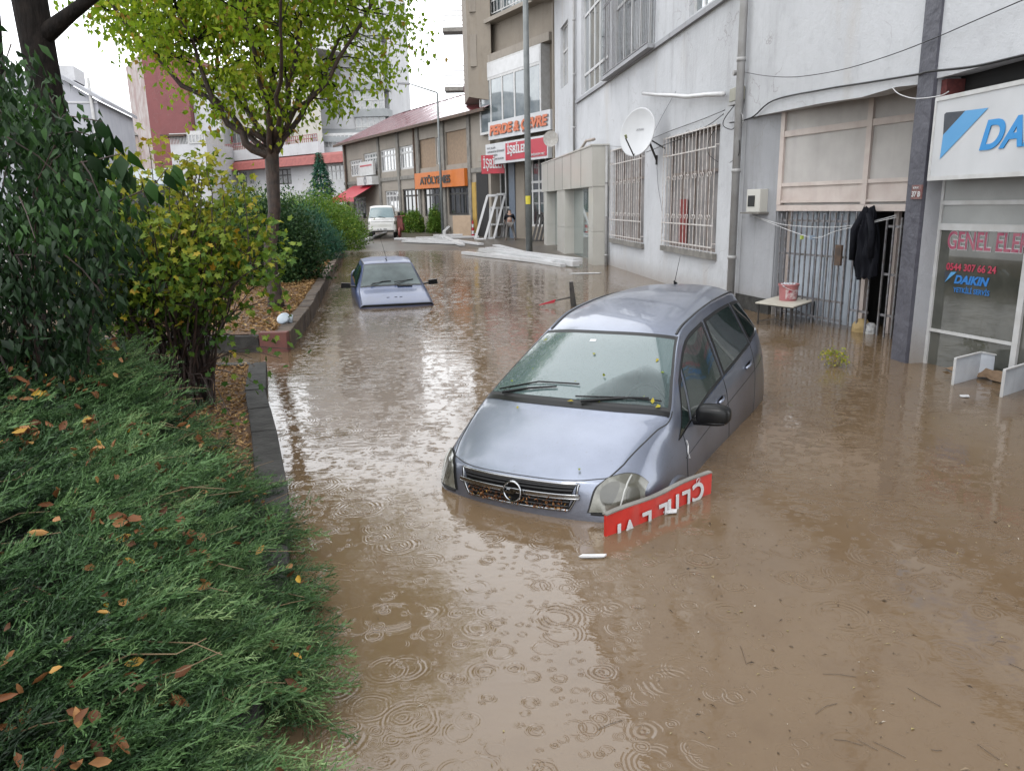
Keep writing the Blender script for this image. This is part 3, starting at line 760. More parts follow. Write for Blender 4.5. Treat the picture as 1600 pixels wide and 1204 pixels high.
wb = MB(); wb.pbox(BR, u0 + .1, u1 - .1, .505, .53, z0 + (z1 - z0) * .79, z1 - .1); wb.build("blind_panel", WHITEP, bb)
u2 = (bu(862), bu(757), wallz + 2.3, wallz + 4.6)
window(BR, u2, bb, frame=WHITEF, pane=GL_BLUE, nx=6, zsplit=(), depth=.1, fw=.12)
rl = MB(); rl.pbox(BR, u2[0] - .5, u2[1] + .4, .2, .24, u2[2] + .15, u2[2] + .2); rl.pbox(BR, u2[0] - .5, u2[1] + .4, .2, .24, u2[2] + .75, u2[2] + .82)
for i in range(24):
    u = u2[0] - .4 + (u2[1] - u2[0] + .7) * i / 23; rl.pbox(BR, u - .015, u + .015, .205, .235, u2[2] + .2, u2[2] + .75)
rl.build("balcony_rail", WHITEF, bb)
for (ub_, n_1, za_, zb_) in ((uL + .2, .5, wallz + .02, wallz + .4), (uL + .3, .6, wallz + 2.0, wallz + 2.2), (uL - .2, .8, 4.5, 4.7)): ss = MB(); ss.pbox(BR, -1.0, ub_, .003, n_1, za_, zb_); ss.build("slab_edge", GREYPL, bb)
window(BR, (bu(861), bu(820), .9, 4.6), bb, frame=WHITEF, pane=GL_DARK, nx=4, zsplit=(.5, .62), depth=.12, fw=.12)
window(BR, (bu(802), bu(775), -.3, 4.6), bb, frame=WHITEF, pane=GL_DARK, nx=3, zsplit=(.45,), depth=.3, fw=.12)
gd = MB(); gd.pbox(BR, bu(806), bu(797), .01, .06, -.3, 4.3); gd.build("shop_door", pm("door_bluegrey", (.16, .20, .26), (.12, .15, .2), 3, .5), bb)
# signs on it
def signboard(name, pl, rect_, n0, n1, mat, label, cat="sign", frame=None):
    u0, u1, z0, z1 = rect_
    s = MB(); s.pbox(pl, u0, u1, n0, n1, z0, z1)
    c = pl.P((u0 + u1) / 2, (n0 + n1) / 2, (z0 + z1) / 2)
    o = s.build(name, mat, None, loc=c, bevel=.008); tag(o, label, cat)
    return o
def onface(n): return Plane(BR.P(0, n, 0), BR.u, BR.n)
F1, F2 = onface(.72), onface(1.1)
r1 = (F1.hit(861, 320)[0], F1.hit(766, 320)[0], F1.hit(812, 211)[1], F1.hit(812, 181)[1])
s1 = signboard("shop_sign", F1, r1, -.16, 0, SIGNWHITE, "white curtain shop sign with orange letters under the band of windows")
hh = r1[3] - r1[2]
text("PERDE & ÇEVRE", hh * .72, F1.P(r1[1] - .30, .015, r1[2] + hh * .24), -BR.u, (0, 0, 1), GREYL, s1, depth=.01, bold=.03, name="lettering_shadow", shear=.15, fit=(r1[1] - r1[0]) * .93)
text("PERDE & ÇEVRE", hh * .72, F1.P(r1[1] - .22, .04, r1[2] + hh * .27), -BR.u, (0, 0, 1), ORANGEL, s1, depth=.02, bold=.03, shear=.15, fit=(r1[1] - r1[0]) * .93)
r2 = (F2.hit(857, 320)[0], F2.hit(792, 320)[0], F2.hit(825, 248)[1], F2.hit(825, 216)[1])
uE_ = F2.hit(761, 320)[0]; h2_ = r2[3] - r2[2]
s2 = signboard("shop_sign", F2, (r2[0], uE_, r2[2] - .08, r2[3] + .02), -.24, 0, SIGNWHITE, "red and white shop sign with small grey text lines, below the curtain shop sign")
pp = MB(); pp.pbox(F2, r2[0] + .1, r2[1], .002, .02, r2[2] + .04, r2[3] - .08); pp.build("red_panel", SIGNRED, s2)
text("İŞBİLEN", h2_ * .56, F2.P(r2[1] - .2, .03, r2[2] + h2_ * .36), -BR.u, (0, 0, 1), WHITEP, s2, depth=.01, bold=.015, fit=(r2[1] - r2[0]) * .50)
text("ALÜMİNYUM PVC", h2_ * .17, F2.P(r2[0] + (r2[1] - r2[0]) * .44, .03, r2[2] + h2_ * .1), -BR.u, (0, 0, 1), WHITEP, s2, depth=.01, fit=(r2[1] - r2[0]) * .38)
for i, tx in enumerate(("PVC KAPI", "CAM BALKON SİSTEMLERİ", "DUŞAKABİN", "KÜPEŞTE CAM BALKON")):
    text(tx, h2_ * .15, F2.P(uE_ - .2, .012, r2[3] - h2_ * (.26 + i * .2)), -BR.u, (0, 0, 1), GREYL, s2, depth=.005, fit=(uE_ - r2[1]) * (.4, .85, .5, .8)[i])
r4p = Plane(BR.P(uL - 2.2, 1.7, 0), (-1, .12), (-.12, -1))
rr = prect(r4p, 752, 243, 789, 271)
s3 = signboard("shop_sign", r4p, rr, 0, .12, SIGNRED, "small red shop sign half hidden behind the red and white one")
text("İŞBİLEN", (rr[3] - rr[2]) * .7, r4p.P(rr[1] - .1, .13, rr[2] + (rr[3] - rr[2]) * .3), -r4p.u, (0, 0, 1), WHITEP, s3, depth=.01, bold=.01, fit=(rr[1] - rr[0]) * .93)

# ---------------------------------------------------------------- long low building with the red roof
LB = Plane((-2.8, 48), (-.497, .868), (-.868, -.497))
def lu(px): return LB.hit(px, 320)[0]
lb = thing("shop_building", LB.P(10, -3, .3), "long two storey grey shop building with a red sheet metal roof", "building")
U0, U1 = lu(768), lu(541)
EAVE = 7.35
def lrect(x0, y0, x1, y1):
    ua, ub = lu(x1), lu(x0); xm = (x0 + x1) / 2
    return (ua, ub, LB.hit(xm, y1)[1], LB.hit(xm, y0)[1])
# openings measured at their centre column
upper = [lrect(551, 249, 570, 275), lrect(573, 238, 594, 268), lrect(598, 232, 622, 268), lrect(625, 227, 651, 264)]
bricks = [lrect(655, 216, 684, 262), lrect(700, 203, 732, 256)]
slots = [lrect(685, 214, 691, 256), lrect(694, 211, 699, 254)]
lower = [lrect(553, 308, 572, 338), lrect(603, 298, 624, 330), lrect(630, 295, 655, 338), lrect(663, 293, 693, 338), lrect(701, 291, 734, 336)]
wl = MB()
wall_holes(wl, LB, U0, U1, -.2, EAVE, upper + bricks + slots + lower, depth=.2)
def lbw(u, n, z): return LB.P(u, n, z)
wl.quad(lbw(U1, 0, -.2), lbw(U1, -9, -.2), lbw(U1, -9, EAVE), lbw(U1, 0, EAVE))
wl.quad(lbw(U0, 0, -.2), lbw(U0, -9, -.2), lbw(U0, -9, EAVE), lbw(U0, 0, EAVE))
wl.build("wall", GREYPL, lb)
RZ = EAVE + 2.6
rf = MB()
rf.grid(lambda a, b_: lbw(U0 - .5 + (U1 - U0 + 1) * a, .55 - 5.5 * b_, EAVE - .05 + (RZ - EAVE) * b_ + .012 * sin(a * 900)), 60, 2)
rf.quad(lbw(U0 - .5, -4.95, RZ), lbw(U1 + .5, -4.95, RZ), lbw(U1 + .5, -10, EAVE), lbw(U0 - .5, -10, EAVE))
rf.build("roof", ROOFRED, lb)
gt = MB(); gt.pbox(LB, U0 - .5, U1 + .5, .56, .66, EAVE - .22, EAVE - .04); gt.build("gutter", RUST, lb)
gt = MB(); gt.quad(lbw(U0 - .5, .54, EAVE - .08), lbw(U1 + .5, .54, EAVE - .08), lbw(U1 + .5, .0, EAVE - .06), lbw(U0 - .5, .0, EAVE - .06)); gt.build("soffit", GREYPL, lb)
gt = MB(); gt.pbox(LB, U0 - .5, lu(640), -4.9, -4.6, RZ, RZ + .45); gt.build("ridge_parapet", pm("ridge", (.13, .05, .06), (.08, .04, .05), 6, .8), lb)
for h in upper: window(LB, h, lb, frame=WHITEF, pane=GL_CURT, nx=5, zsplit=(.72,), fw=.13, depth=.1)
for h in bricks:
    u0, u1, z0, z1 = h; b = MB(); b.quad(lbw(u0, -.1, z0), lbw(u1, -.1, z0), lbw(u1, -.1, z1), lbw(u0, -.1, z1)); b.build("brick_infill", BRICK, lb)
for h in slots: window(LB, h, lb, frame=WHITEF, pane=GL_BLUE, nx=1, fw=.1, depth=.1)
for i, h in enumerate(lower): window(LB, h, lb, frame=(BLACKM if i > 1 else WHITEF), pane=(GL_DARK if i > 1 else GL_CURT), nx=4, zsplit=(.75,), fw=.12, depth=.1)
pl2 = MB()
for px in (545, 597, 627, 658, 697, 737): u = lu(px); pl2.pbox(LB, u - .18, u + .18, .003, .12, -.2, EAVE - .1)
pl2.pbox(LB, U0, U1, .003, .08, 3.95, 4.2)
pl2.build("pilaster", CONC, lb)
yb = MB(); u0, u1 = lu(745), lu(737); yb.pbox(LB, u0, u1, .004, .05, -.2, 3.4); yb.build("yellow_jamb", YELLOWP, lb)
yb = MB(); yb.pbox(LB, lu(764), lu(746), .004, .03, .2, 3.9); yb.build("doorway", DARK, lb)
aw = MB(); ua, ub = lu(590), lu(554); zt = LB.hit(572, 289)[1]
aw.quad(lbw(ua, .05, zt), lbw(ub, .05, zt), lbw(ub, 1.9, zt - 1.0), lbw(ua, 1.9, zt - 1.0)); aw.quad(lbw(ua, 1.9, zt - 1.0), lbw(ub, 1.9, zt - 1.0), lbw(ub, 1.9, zt - 1.3), lbw(ua, 1.9, zt - 1.3))
aw.build("awning", SIGNRED, lb)
for u in (lu(655), lu(547)): dp = MB(); dp.tube([lbw(u, .2, -.2), lbw(u, .2, EAVE - .1)], .07, 8); dp.build("drain_pipe", RUST, lb)
ra = lrect(657, 267, 735, 293)
so = signboard("shop_sign", LB, ra, .13, .35, SIGNORG, "orange shop sign with dark letters on the long grey building")
text("ATÖLYEMES", (ra[3] - ra[2]) * .62, lbw(ra[1] - 1.0, .37, ra[2] + (ra[3] - ra[2]) * .28), -LB.u, (0, 0, 1), BLACKM, so, depth=.02, bold=.02, fit=(ra[1] - ra[0]) * .62)
rp = lrect(572, 252, 594, 274)
sp_ = signboard("shop_sign", LB, rp, .2, .4, WHITEF, "small crimson and white sign hung over the red awning")
q = MB(); q.pbox(LB, rp[0] + .3, rp[1] - .3, .401, .42, rp[2] + .7, rp[3] - .25); q.build("red_panel", SIGNRED, sp_)
ac = thing("air_conditioner", lbw(lu(583), .5, 5), "white air conditioner unit on the wall above the red awning", "air conditioner")
rc = lrect(572, 276, 596, 289); a_ = MB(); a_.pbox(LB, rc[0], rc[1], .1, .65, rc[2], rc[3]); a_.build("casing", WHITEF, ac)
a_ = MB(); a_.lathe(lbw((rc[0] + rc[1]) / 2 - .2, .655, (rc[2] + rc[3]) / 2), [(.12, 0), (.32, .01), (.34, .0)], 16, ax=LB.n); a_.build("fan_grille", GREYL, ac)

# ---------------------------------------------------------------- white and red buildings further off
WH = Plane((-16.4, 75), (-.77, .64), (-.64, -.77))
def wrect(x0, y0, x1, y1, pl=WH):
    ua, ub = pl.hit(x0, 320)[0], pl.hit(x1, 320)[0]; xm = (x0 + x1) / 2
    return (min(ua, ub), max(ua, ub), pl.hit(xm, y1)[1], pl.hit(xm, y0)[1])
wh = thing("apartment_building", WH.P(12, -4, 0), "white rendered building with a red band and long row of windows behind the street tree", "building")
zband0, zband1 = WH.hit(440, 262)[1], WH.hit(440, 250)[1]
ww = [wrect(348, 269, 367, 290), wrect(374, 267, 390, 288), wrect(392, 267, 402, 289), wrect(430, 264, 459, 288), wrect(514, 257, 540, 282)]
uw = [wrect(372, 215, 392, 240), wrect(438, 218, 455, 235), wrect(495, 208, 503, 228)]
wl = MB(); z_mid = zband1
wall_holes(wl, WH, WH.hit(560, 320)[0], WH.hit(335, 320)[0], -.5, z_mid, ww, depth=.2)
uE = WH.hit(335, 320)[0]; uS = WH.hit(560, 320)[0]
wl.quad(WH.P(uE, 0, -.5), WH.P(uE, -10, -.5), WH.P(uE, -10, z_mid), WH.P(uE, 0, z_mid))
wl.quad(WH.P(uS, 0, z_mid), WH.P(uE, 0, z_mid), WH.P(uE, -10, z_mid), WH.P(uS, -10, z_mid))
wl.build("wall", WHITEPL, wh)
for h in ww: window(WH, h, wh, frame=WHITEF if h is not ww[3] else BLACKM, pane=GL_CURT, nx=4, fw=.12, depth=.12, zsplit=(.6,))
b = MB(); b.hexa([WH.P(uS, .01, zband0), WH.P(uS, 1.0, zband0), WH.P(uE, 1.0, zband0), WH.P(uE, .01, zband0), WH.P(uS, .01, zband1 + .3), WH.P(uS, .7, zband1), WH.P(uE, .7, zband1), WH.P(uE, .01, zband1 + .3)])
b.build("red_band", pm("red_tile", (.46, .13, .11), (.34, .09, .08), 3, .7), wh)
# set-back upper block: balcony parapet, cream walls, red balconies
zp = WH.hit(400, 232)[1]
b = MB(); b.pbox(WH, WH.hit(508, 320)[0], uE, -.4, .3, zband1 + .3, zp); b.build("balcony_parapet", WHITEPL, wh)
WB = Plane(WH.P(0, -3.5, 0), WH.u, WH.n)
wl = MB()
def brect(*a): return wrect(*a, pl=WB)
uw = [brect(372, 205, 386, 228), brect(438, 208, 455, 232), brect(462, 206, 468, 222), brect(495, 208, 503, 228), brect(350, 140, 362, 175), brect(395, 150, 408, 175), brect(395, 205, 403, 228)]
zt2 = WB.hit(430, 90)[1]
wall_holes(wl, WB, WB.hit(512, 320)[0], WB.hit(330, 320)[0], zband1, zt2, uw, depth=.2)
ue2 = WB.hit(330, 320)[0]; us2 = WB.hit(512, 320)[0]
wl.quad(WB.P(ue2, 0, zband1), WB.P(ue2, -9, zband1), WB.P(ue2, -9, zt2), WB.P(ue2, 0, zt2)); wl.quad(WB.P(us2, 0, zt2), WB.P(ue2, 0, zt2), WB.P(ue2, -9, zt2), WB.P(us2, -9, zt2))
wl.build("upper_wall", pm("cream_render", (.72, .69, .62), (.6, .57, .51), 1, .85, streak=.3), wh)
for h in uw: window(WB, h, wh, frame=WHITEF, pane=GL_CURT, nx=2, fw=.14, depth=.12)
for (x0, y0, x1, y1) in ((352, 212, 374, 223), (436, 205, 462, 215), (338, 222, 366, 240)):
    h = brect(x0, y0, x1, y1); b = MB(); b.pbox(WB, h[0], h[1], .01, 1.6, h[2], h[3]); b.build("red_balcony", pm("balcony_red", (.45, .10, .09), (.36, .08, .07), 3, .7), wh)
h = brect(352, 186, 374, 211); b = MB(); b.pbox(WB, h[0], h[1], .01, 1.5, h[2], h[3]); b.build("glazed_balcony", WHITEF, wh)
b = MB(); b.pbox(WB, h[0] + .15, h[1] - .15, 1.501, 1.53, h[2] + .3, h[3] - .2); b.build("balcony_glass", GL_BLUE, wh)
rl = MB(); u0r, u1r = WH.hit(505, 320)[0], uE
for zz in (zp + .35, zp + .7): rl.pbox(WH, u0r, u1r, .1, .16, zz - .03, zz + .03)
for i in range(60): u = u0r + (u1r - u0r) * i / 59; rl.pbox(WH, u - .03, u + .03, .11, .15, zp, zp + .68)
rl.build("terrace_rail", pm("rail_red", (.42, .12, .11), (.35, .1, .1), 3, .6), wh)

# tower block with glazed balconies
TW = Plane((-19.2, 86), (-1, .10), (-.10, -1))
tw = thing("apartment_building", TW.P(3, -5, 0), "white tower block with stacked grey edged balconies above the red roof", "building")
def trect(*a): return wrect(*a, pl=TW)
tl, tm, tr_ = TW.hit(512, 320)[0], TW.hit(563, 320)[0], TW.hit(612, 320)[0]
zt3 = TW.hit(560, -40)[1]; zl3 = TW.hit(560, 212)[1]
wins = [trect(526, 164, 548, 186), trect(526, 100, 548, 122), trect(526, 40, 548, 62)]
wl = MB(); wall_holes(wl, TW, tm, TW.hit(455, 320)[0], -.5, zt3, wins, depth=.2)
tE = TW.hit(455, 320)[0]
wl.quad(TW.P(tE, 0, -.5), TW.P(tE, -12, -.5), TW.P(tE, -12, zt3), TW.P(tE, 0, zt3))
wl.quad(TW.P(tr_, -1.5, -.5), TW.P(tr_, -12, -.5), TW.P(tr_, -12, zt3), TW.P(tr_, -1.5, zt3))
wl.quad(TW.P(tm, -1.5, -.5), TW.P(tr_, -1.5, -.5), TW.P(tr_, -1.5, zt3), TW.P(tm, -1.5, zt3))
wl.quad(TW.P(tm, 0, -.5), TW.P(tm, -1.5, -.5), TW.P(tm, -1.5, zt3), TW.P(tm, 0, zt3))
wl.build("wall", WHITEPL, tw)
for h in wins: window(TW, h, tw, frame=WHITEF, pane=GL_CURT, nx=2, fw=.16, depth=.1)
GREYB = pm("balcony_grey", (.42, .44, .45), (.36, .38, .39), 2, .7)
for k_ in range(-3, 3):
    y = 213 - (k_) * 42 - 84
    z1_ = TW.hit(590, y)[1]; z0_ = TW.hit(590, y + 12)[1]; hh = TW.hit(590, y - 30)[1]
    b = MB(); b.pbox(TW, tr_ - .3, tm - .02, -1.48, .7, z0_, z1_); b.build("balcony", GREYB, tw)
    b = MB(); b.pbox(TW, tr_ + .1, tm - .2, .3, .34, z1_ + .01, hh); gbo = b.build("balcony_glazing", GL_CURT, tw)
    b = MB()
    for i in range(6): u = tr_ + .1 + (tm - tr_ - .3) * i / 5; b.pbox(TW, u - .04, u + .04, .345, .38, z1_, hh)
    b.pbox(TW, tr_, tm - .1, .36, .42, z1_ + .9, z1_ + .98); b.build("balcony_rail", WHITEF, tw)
b = MB(); h = trect(508, 176 + 0, 596, 190); b = MB()
zs_ = TW.hit(550, 203)[1]
b.hexa([TW.P(tr_ + .4, .0, zs_ - .9), TW.P(tr_ + .4, 3.4, zs_ - 1.6), TW.P(tl, 3.4, zs_ - 1.4), TW.P(tl, 0, zs_ - .6), TW.P(tr_ + .4, .0, zs_), TW.P(tr_ + .4, 3.4, zs_ - 1.2), TW.P(tl, 3.4, zs_ - .9), TW.P(tl, 0, zs_ + .2)])
b.build("lower_roof", GREYB, tw)
h = trect(509, 212, 585, 232); b = MB(); b.pbox(TW, h[0], h[1], .05, 3.0, h[2] - 3, h[3]); b.build("annex", WHITEPL, tw)
b = MB(); b.pbox(TW, h[0] + .1, h[1] - .1, 3.001, 3.04, h[2], h[3] - .2); wd = b.build("annex_window", GL_CURT, tw)
b = MB()
for i in range(13): u = h[0] + .1 + (h[1] - h[0] - .2) * i / 12; b.pbox(TW, u - .06, u + .06, 3.041, 3.09, h[2], h[3] - .2)
b.pbox(TW, h[0], h[1], 3.041, 3.1, h[3] - .25, h[3]); b.build("annex_frame", WHITEF, wd)
# chimney flue in front of it
ch = MB(); a = at(573, 212, 74); c = at(575, 245, 74)
ch.tube([(a.x, 74, c.z - 2), (a.x, 74, a.z)], .2, 10); ch.tube([(a.x, 74, a.z), (a.x, 74, a.z + .12)], .42, 10)
o = ch.build("chimney_flue", PIPE, None, loc=(a.x, 74, a.z)); tag(o, "grey metal chimney flue rising behind the red roof", "chimney")

# red brown party wall block with peeling side
RBx0, RBx1 = at(241, 250, 88)[0], at(303, 250, 88)[0]
rb = thing("apartment_building", (RBx0 + 3, 90, 0), "tall block with a peeling dark red blank wall seen through the tree", "building")
zt4 = at(270, 80, 88)[2]
b = MB(); b.quad((RBx0, 88, -.5), (RBx1, 88.5, -.5), (RBx1, 88.5, zt4), (RBx0, 88, zt4)); b.quad((RBx1, 88.5, -.5), (RBx1, 102, -.5), (RBx1, 102, zt4), (RBx1, 88.5, zt4)); b.quad((RBx0, 88, zt4), (RBx1, 88.5, zt4), (RBx1, 102, zt4), (RBx0, 102, zt4))
b.build("red_wall", PINKPL, rb)
xs = at(215, 250, 97)[0]
b = MB(); b.quad((RBx0, 88, -.5), (xs, 97, -.5), (xs, 97, zt4), (RBx0, 88, zt4)); b.build("peeling_wall", pm("peeling", (.62, .58, .56), (.42, .30, .28), .7, .85, streak=.9, stain=(.35, .2, .18)), rb)
b = MB(); x2 = at(348, 200, 90)[0]; b.box(((RBx1 + x2) / 2 + .02, 94, zt4 / 2 - 1), (x2 - RBx1 - .05, 9, zt4 - 1)); b.build("white_wing", WHITEPL, rb)
WG = Plane((x2, 89.49, 0), (-1, 0), (0, -1))
for rr_ in ((312, 172, 322, 208), (330, 205, 345, 228)):
    h = wrect(*rr_, pl=WG); window(WG, h, rb, frame=WHITEF, pane=GL_DARK, nx=2, fw=.15, n=.15, depth=.1)
# small balcony house in front
sb = thing("house", (at(300, 250, 80)[0], 80, 0), "small white house with a glazed upper balcony below the dark red wall", "house")
SBp = Plane((at(335, 250, 80)[0], 80, 0), (-1, .12), (-.12, -1))
h = wrect(277, 225, 333, 300, pl=SBp)
b = MB(); b.pbox(SBp, h[0], h[1], -6, 0, -.5, h[3]); b.build("wall", WHITEPL, sb)
h2 = wrect(304, 204, 332, 224, pl=SBp); b = MB(); b.pbox(SBp, h2[0], h2[1], -4, -.01, h[3] + .003, h2[3]); b.build("glazed_balcony", WHITEF, sb)
window(SBp, (h2[0] + .2, h2[1] - .2, h2[2], h2[3] - .3), sb, frame=WHITEF, pane=GL_CURT, nx=4, n=.15, depth=.1, fw=.12)
h3 = wrect(272, 203, 303, 206, pl=SBp); b = MB(); b.pbox(SBp, h2[1] + .05, h3[1] + .4, -4, .4, h2[3] - .5, h2[3] - .3); b.build("balcony_roof", RUST, sb)
rl = MB()
for i in range(12): u = h2[1] + .1 + (h[1] - h2[1]) * i / 12; rl.pbox(SBp, u - .04, u + .04, -.1, -.04, h[3] + .003, h[3] + 1.0)
rl.pbox(SBp, h2[1] + .05, h[1], -.12, -.02, h[3] + 1.0, h[3] + 1.08); rl.build("balcony_rail", WHITEF, sb)
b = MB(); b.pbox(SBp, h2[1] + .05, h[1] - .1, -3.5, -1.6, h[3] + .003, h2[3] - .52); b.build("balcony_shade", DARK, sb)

# grey gabled building far left
GB = Plane((at(165, 250, 62)[0], 62, 0), (-1, -.25), (.25, -1))
gb = thing("apartment_building", (GB.O.x - 4, 66, 0), "pale grey gabled building at the far left behind the dark foliage", "building")
uR2 = 0; uL2 = GB.hit(60, 200)[0] + 6
zr_, zl_ = GB.hit(163, 157)[1], GB.hit(86, 118)[1]
b = MB(); b.add([GB.P(0, 0, -.5), GB.P(uL2, 0, -.5), GB.P(uL2, 0, zl_ + 1), GB.P(GB.hit(86, 118)[0], 0, zl_), GB.P(0, 0, zr_)], [(0, 1, 2, 3, 4)])
b.quad(GB.P(0, 0, -.5), GB.P(0, -12, -.5), GB.P(0, -12, zr_), GB.P(0, 0, zr_)); b.build("wall", pm("pale_grey_render", (.60, .61, .66), (.52, .53, .58), .6, .85, streak=.25), gb)
b = MB(); ug = GB.hit(86, 118)[0]
b.hexa([GB.P(-.4, .4, zr_ - .15), GB.P(ug, .4, zl_ + .03), GB.P(ug, -12, zl_ + .03), GB.P(-.4, -12, zr_ - .15), GB.P(-.4, .4, zr_ + .15), GB.P(ug, .4, zl_ + .35), GB.P(ug, -12, zl_ + .35), GB.P(-.4, -12, zr_ + .15)]); b.build("roof", pm("roof_edge", (.5, .51, .55), None, 1, .6), gb)
b = MB(); zz = GB.hit(120, 160)[1]; b.pbox(GB, .01, uL2, .003, .06, zz - .06, zz + .06); b.build("ledge", WHITEPL, gb)
b = MB(); b.tube([GB.P(.4, .15, -.5), GB.P(.4, .15, zr_ + 1.6)], .12, 8); b.build("drain_pipe", WHITEF, gb)
b = MB(); b.pbox(GB, ug - .6, ug + 2.5, -6, -3, zl_ + .1, zl_ + 1.2); b.build("roof_room", WHITEPL, gb)
# small far houses between
for i, (x0, y0, x1, Y, mat_, lab) in enumerate(((168, 212, 215, 95, pm("house_pink", (.62, .50, .44), None, 1, .85, streak=.3), "low pinkish house in the gap beside the pale grey gable"),
                                     (202, 190, 228, 105, pm("house_beige", (.55, .52, .46), None, 1, .85, streak=.3), "narrow beige block behind the peeling wall, in the gap"))):
    a = at(x0, y0, Y); c = at(x1, y0, Y); t = thing("house", ((a.x + c.x) / 2, Y, 0), lab, "house")
    b = MB(); b.box(((a.x + c.x) / 2, Y + 4, a.z / 2 - .3), (c.x - a.x, 8, a.z + .4)); b.build("wall", mat_, t)
    b = MB(); b.hexa([(a.x - .3, Y - .3, a.z - .05), (c.x + .3, Y - .3, a.z - .05), (c.x + .3, Y + 8.3, a.z - .05), (a.x - .3, Y + 8.3, a.z - .05), (a.x - .3, Y + 3, a.z + 1.2), (c.x + .3, Y + 3, a.z + .9), (c.x + .3, Y + 5, a.z + .9), (a.x - .3, Y + 5, a.z + 1.2)]); b.build("roof", CONC, t)
    hp = Plane((c.x, Y, 0), (-1, 0), (0, -1))
    for k_ in range(3):
        w0 = (c.x - a.x) * (.15 + .28 * k_); window(hp, (w0, w0 + (c.x - a.x) * .16, a.z - 3.0, a.z - 1.3), t, frame=WHITEF, pane=GL_DARK, nx=2, n=.14, depth=.1, fw=.1)
# teal sheet roof behind the shrub
tr = MB(); a = at(165, 268, 45); c = at(275, 262, 45); d = at(285, 286, 38); e = at(150, 292, 38)
tr.hexa([a - Vector((0, 0, .1)), c - Vector((0, 0, .1)), d - Vector((0, 0, .1)), e - Vector((0, 0, .1)), a, c, d, e])
shed = thing("shed", (e.x + 2, 41, 0), "dark shed with a blue grey sheet roof behind the yellow green shrub", "shed")
tr.build("roof", pm("sheet_roof", (.13, .18, .20), (.10, .14, .16), 2, .4, streak=.3), shed)
b = MB(); b.hexa([(e.x + .3, 38.4, -.4), (d.x - .3, 38.4, -.4), (c.x - .3, 44.7, -.4), (a.x + .3, 44.7, -.4), (e.x + .3, 38.4, e.z - .12), (d.x - .3, 38.4, d.z - .12), (c.x - .3, 44.7, c.z - .12), (a.x + .3, 44.7, a.z - .12)]); b.build("wall", pm("shed_wall", (.10, .11, .11), None, 3, .8), shed)
# balconies of a farther white block peeping out left of the brown one
fb = thing("apartment_building", (at(715, 80, 75)[0], 77, 0), "distant white balconied block peeping out beside the brown building top", "building")
xa, xb = at(700, 80, 75)[0], at(760, 80, 75)[0]; ztop = at(710, -60, 75)[2]
b = MB(); b.box(((xa + xb) / 2 + 2, 80, ztop / 2), (xb - xa, 8, ztop)); b.build("wall", WHITEPL, fb)
for y in (140, 48, -40):
    zz = at(715, y, 75)[2]
    b = MB(); b.box((xa + 1.3, 75.2, zz), (3.4, 1.6, .35)); b.build("balcony_slab", CONC, fb)
    b = MB()
    for k_ in range(5): b.box((xa + 1.3, 74.45, zz + .35 + k_ * .4), (3.4, .05, .12))
    b.build("balcony_rail", WHITEF, fb)

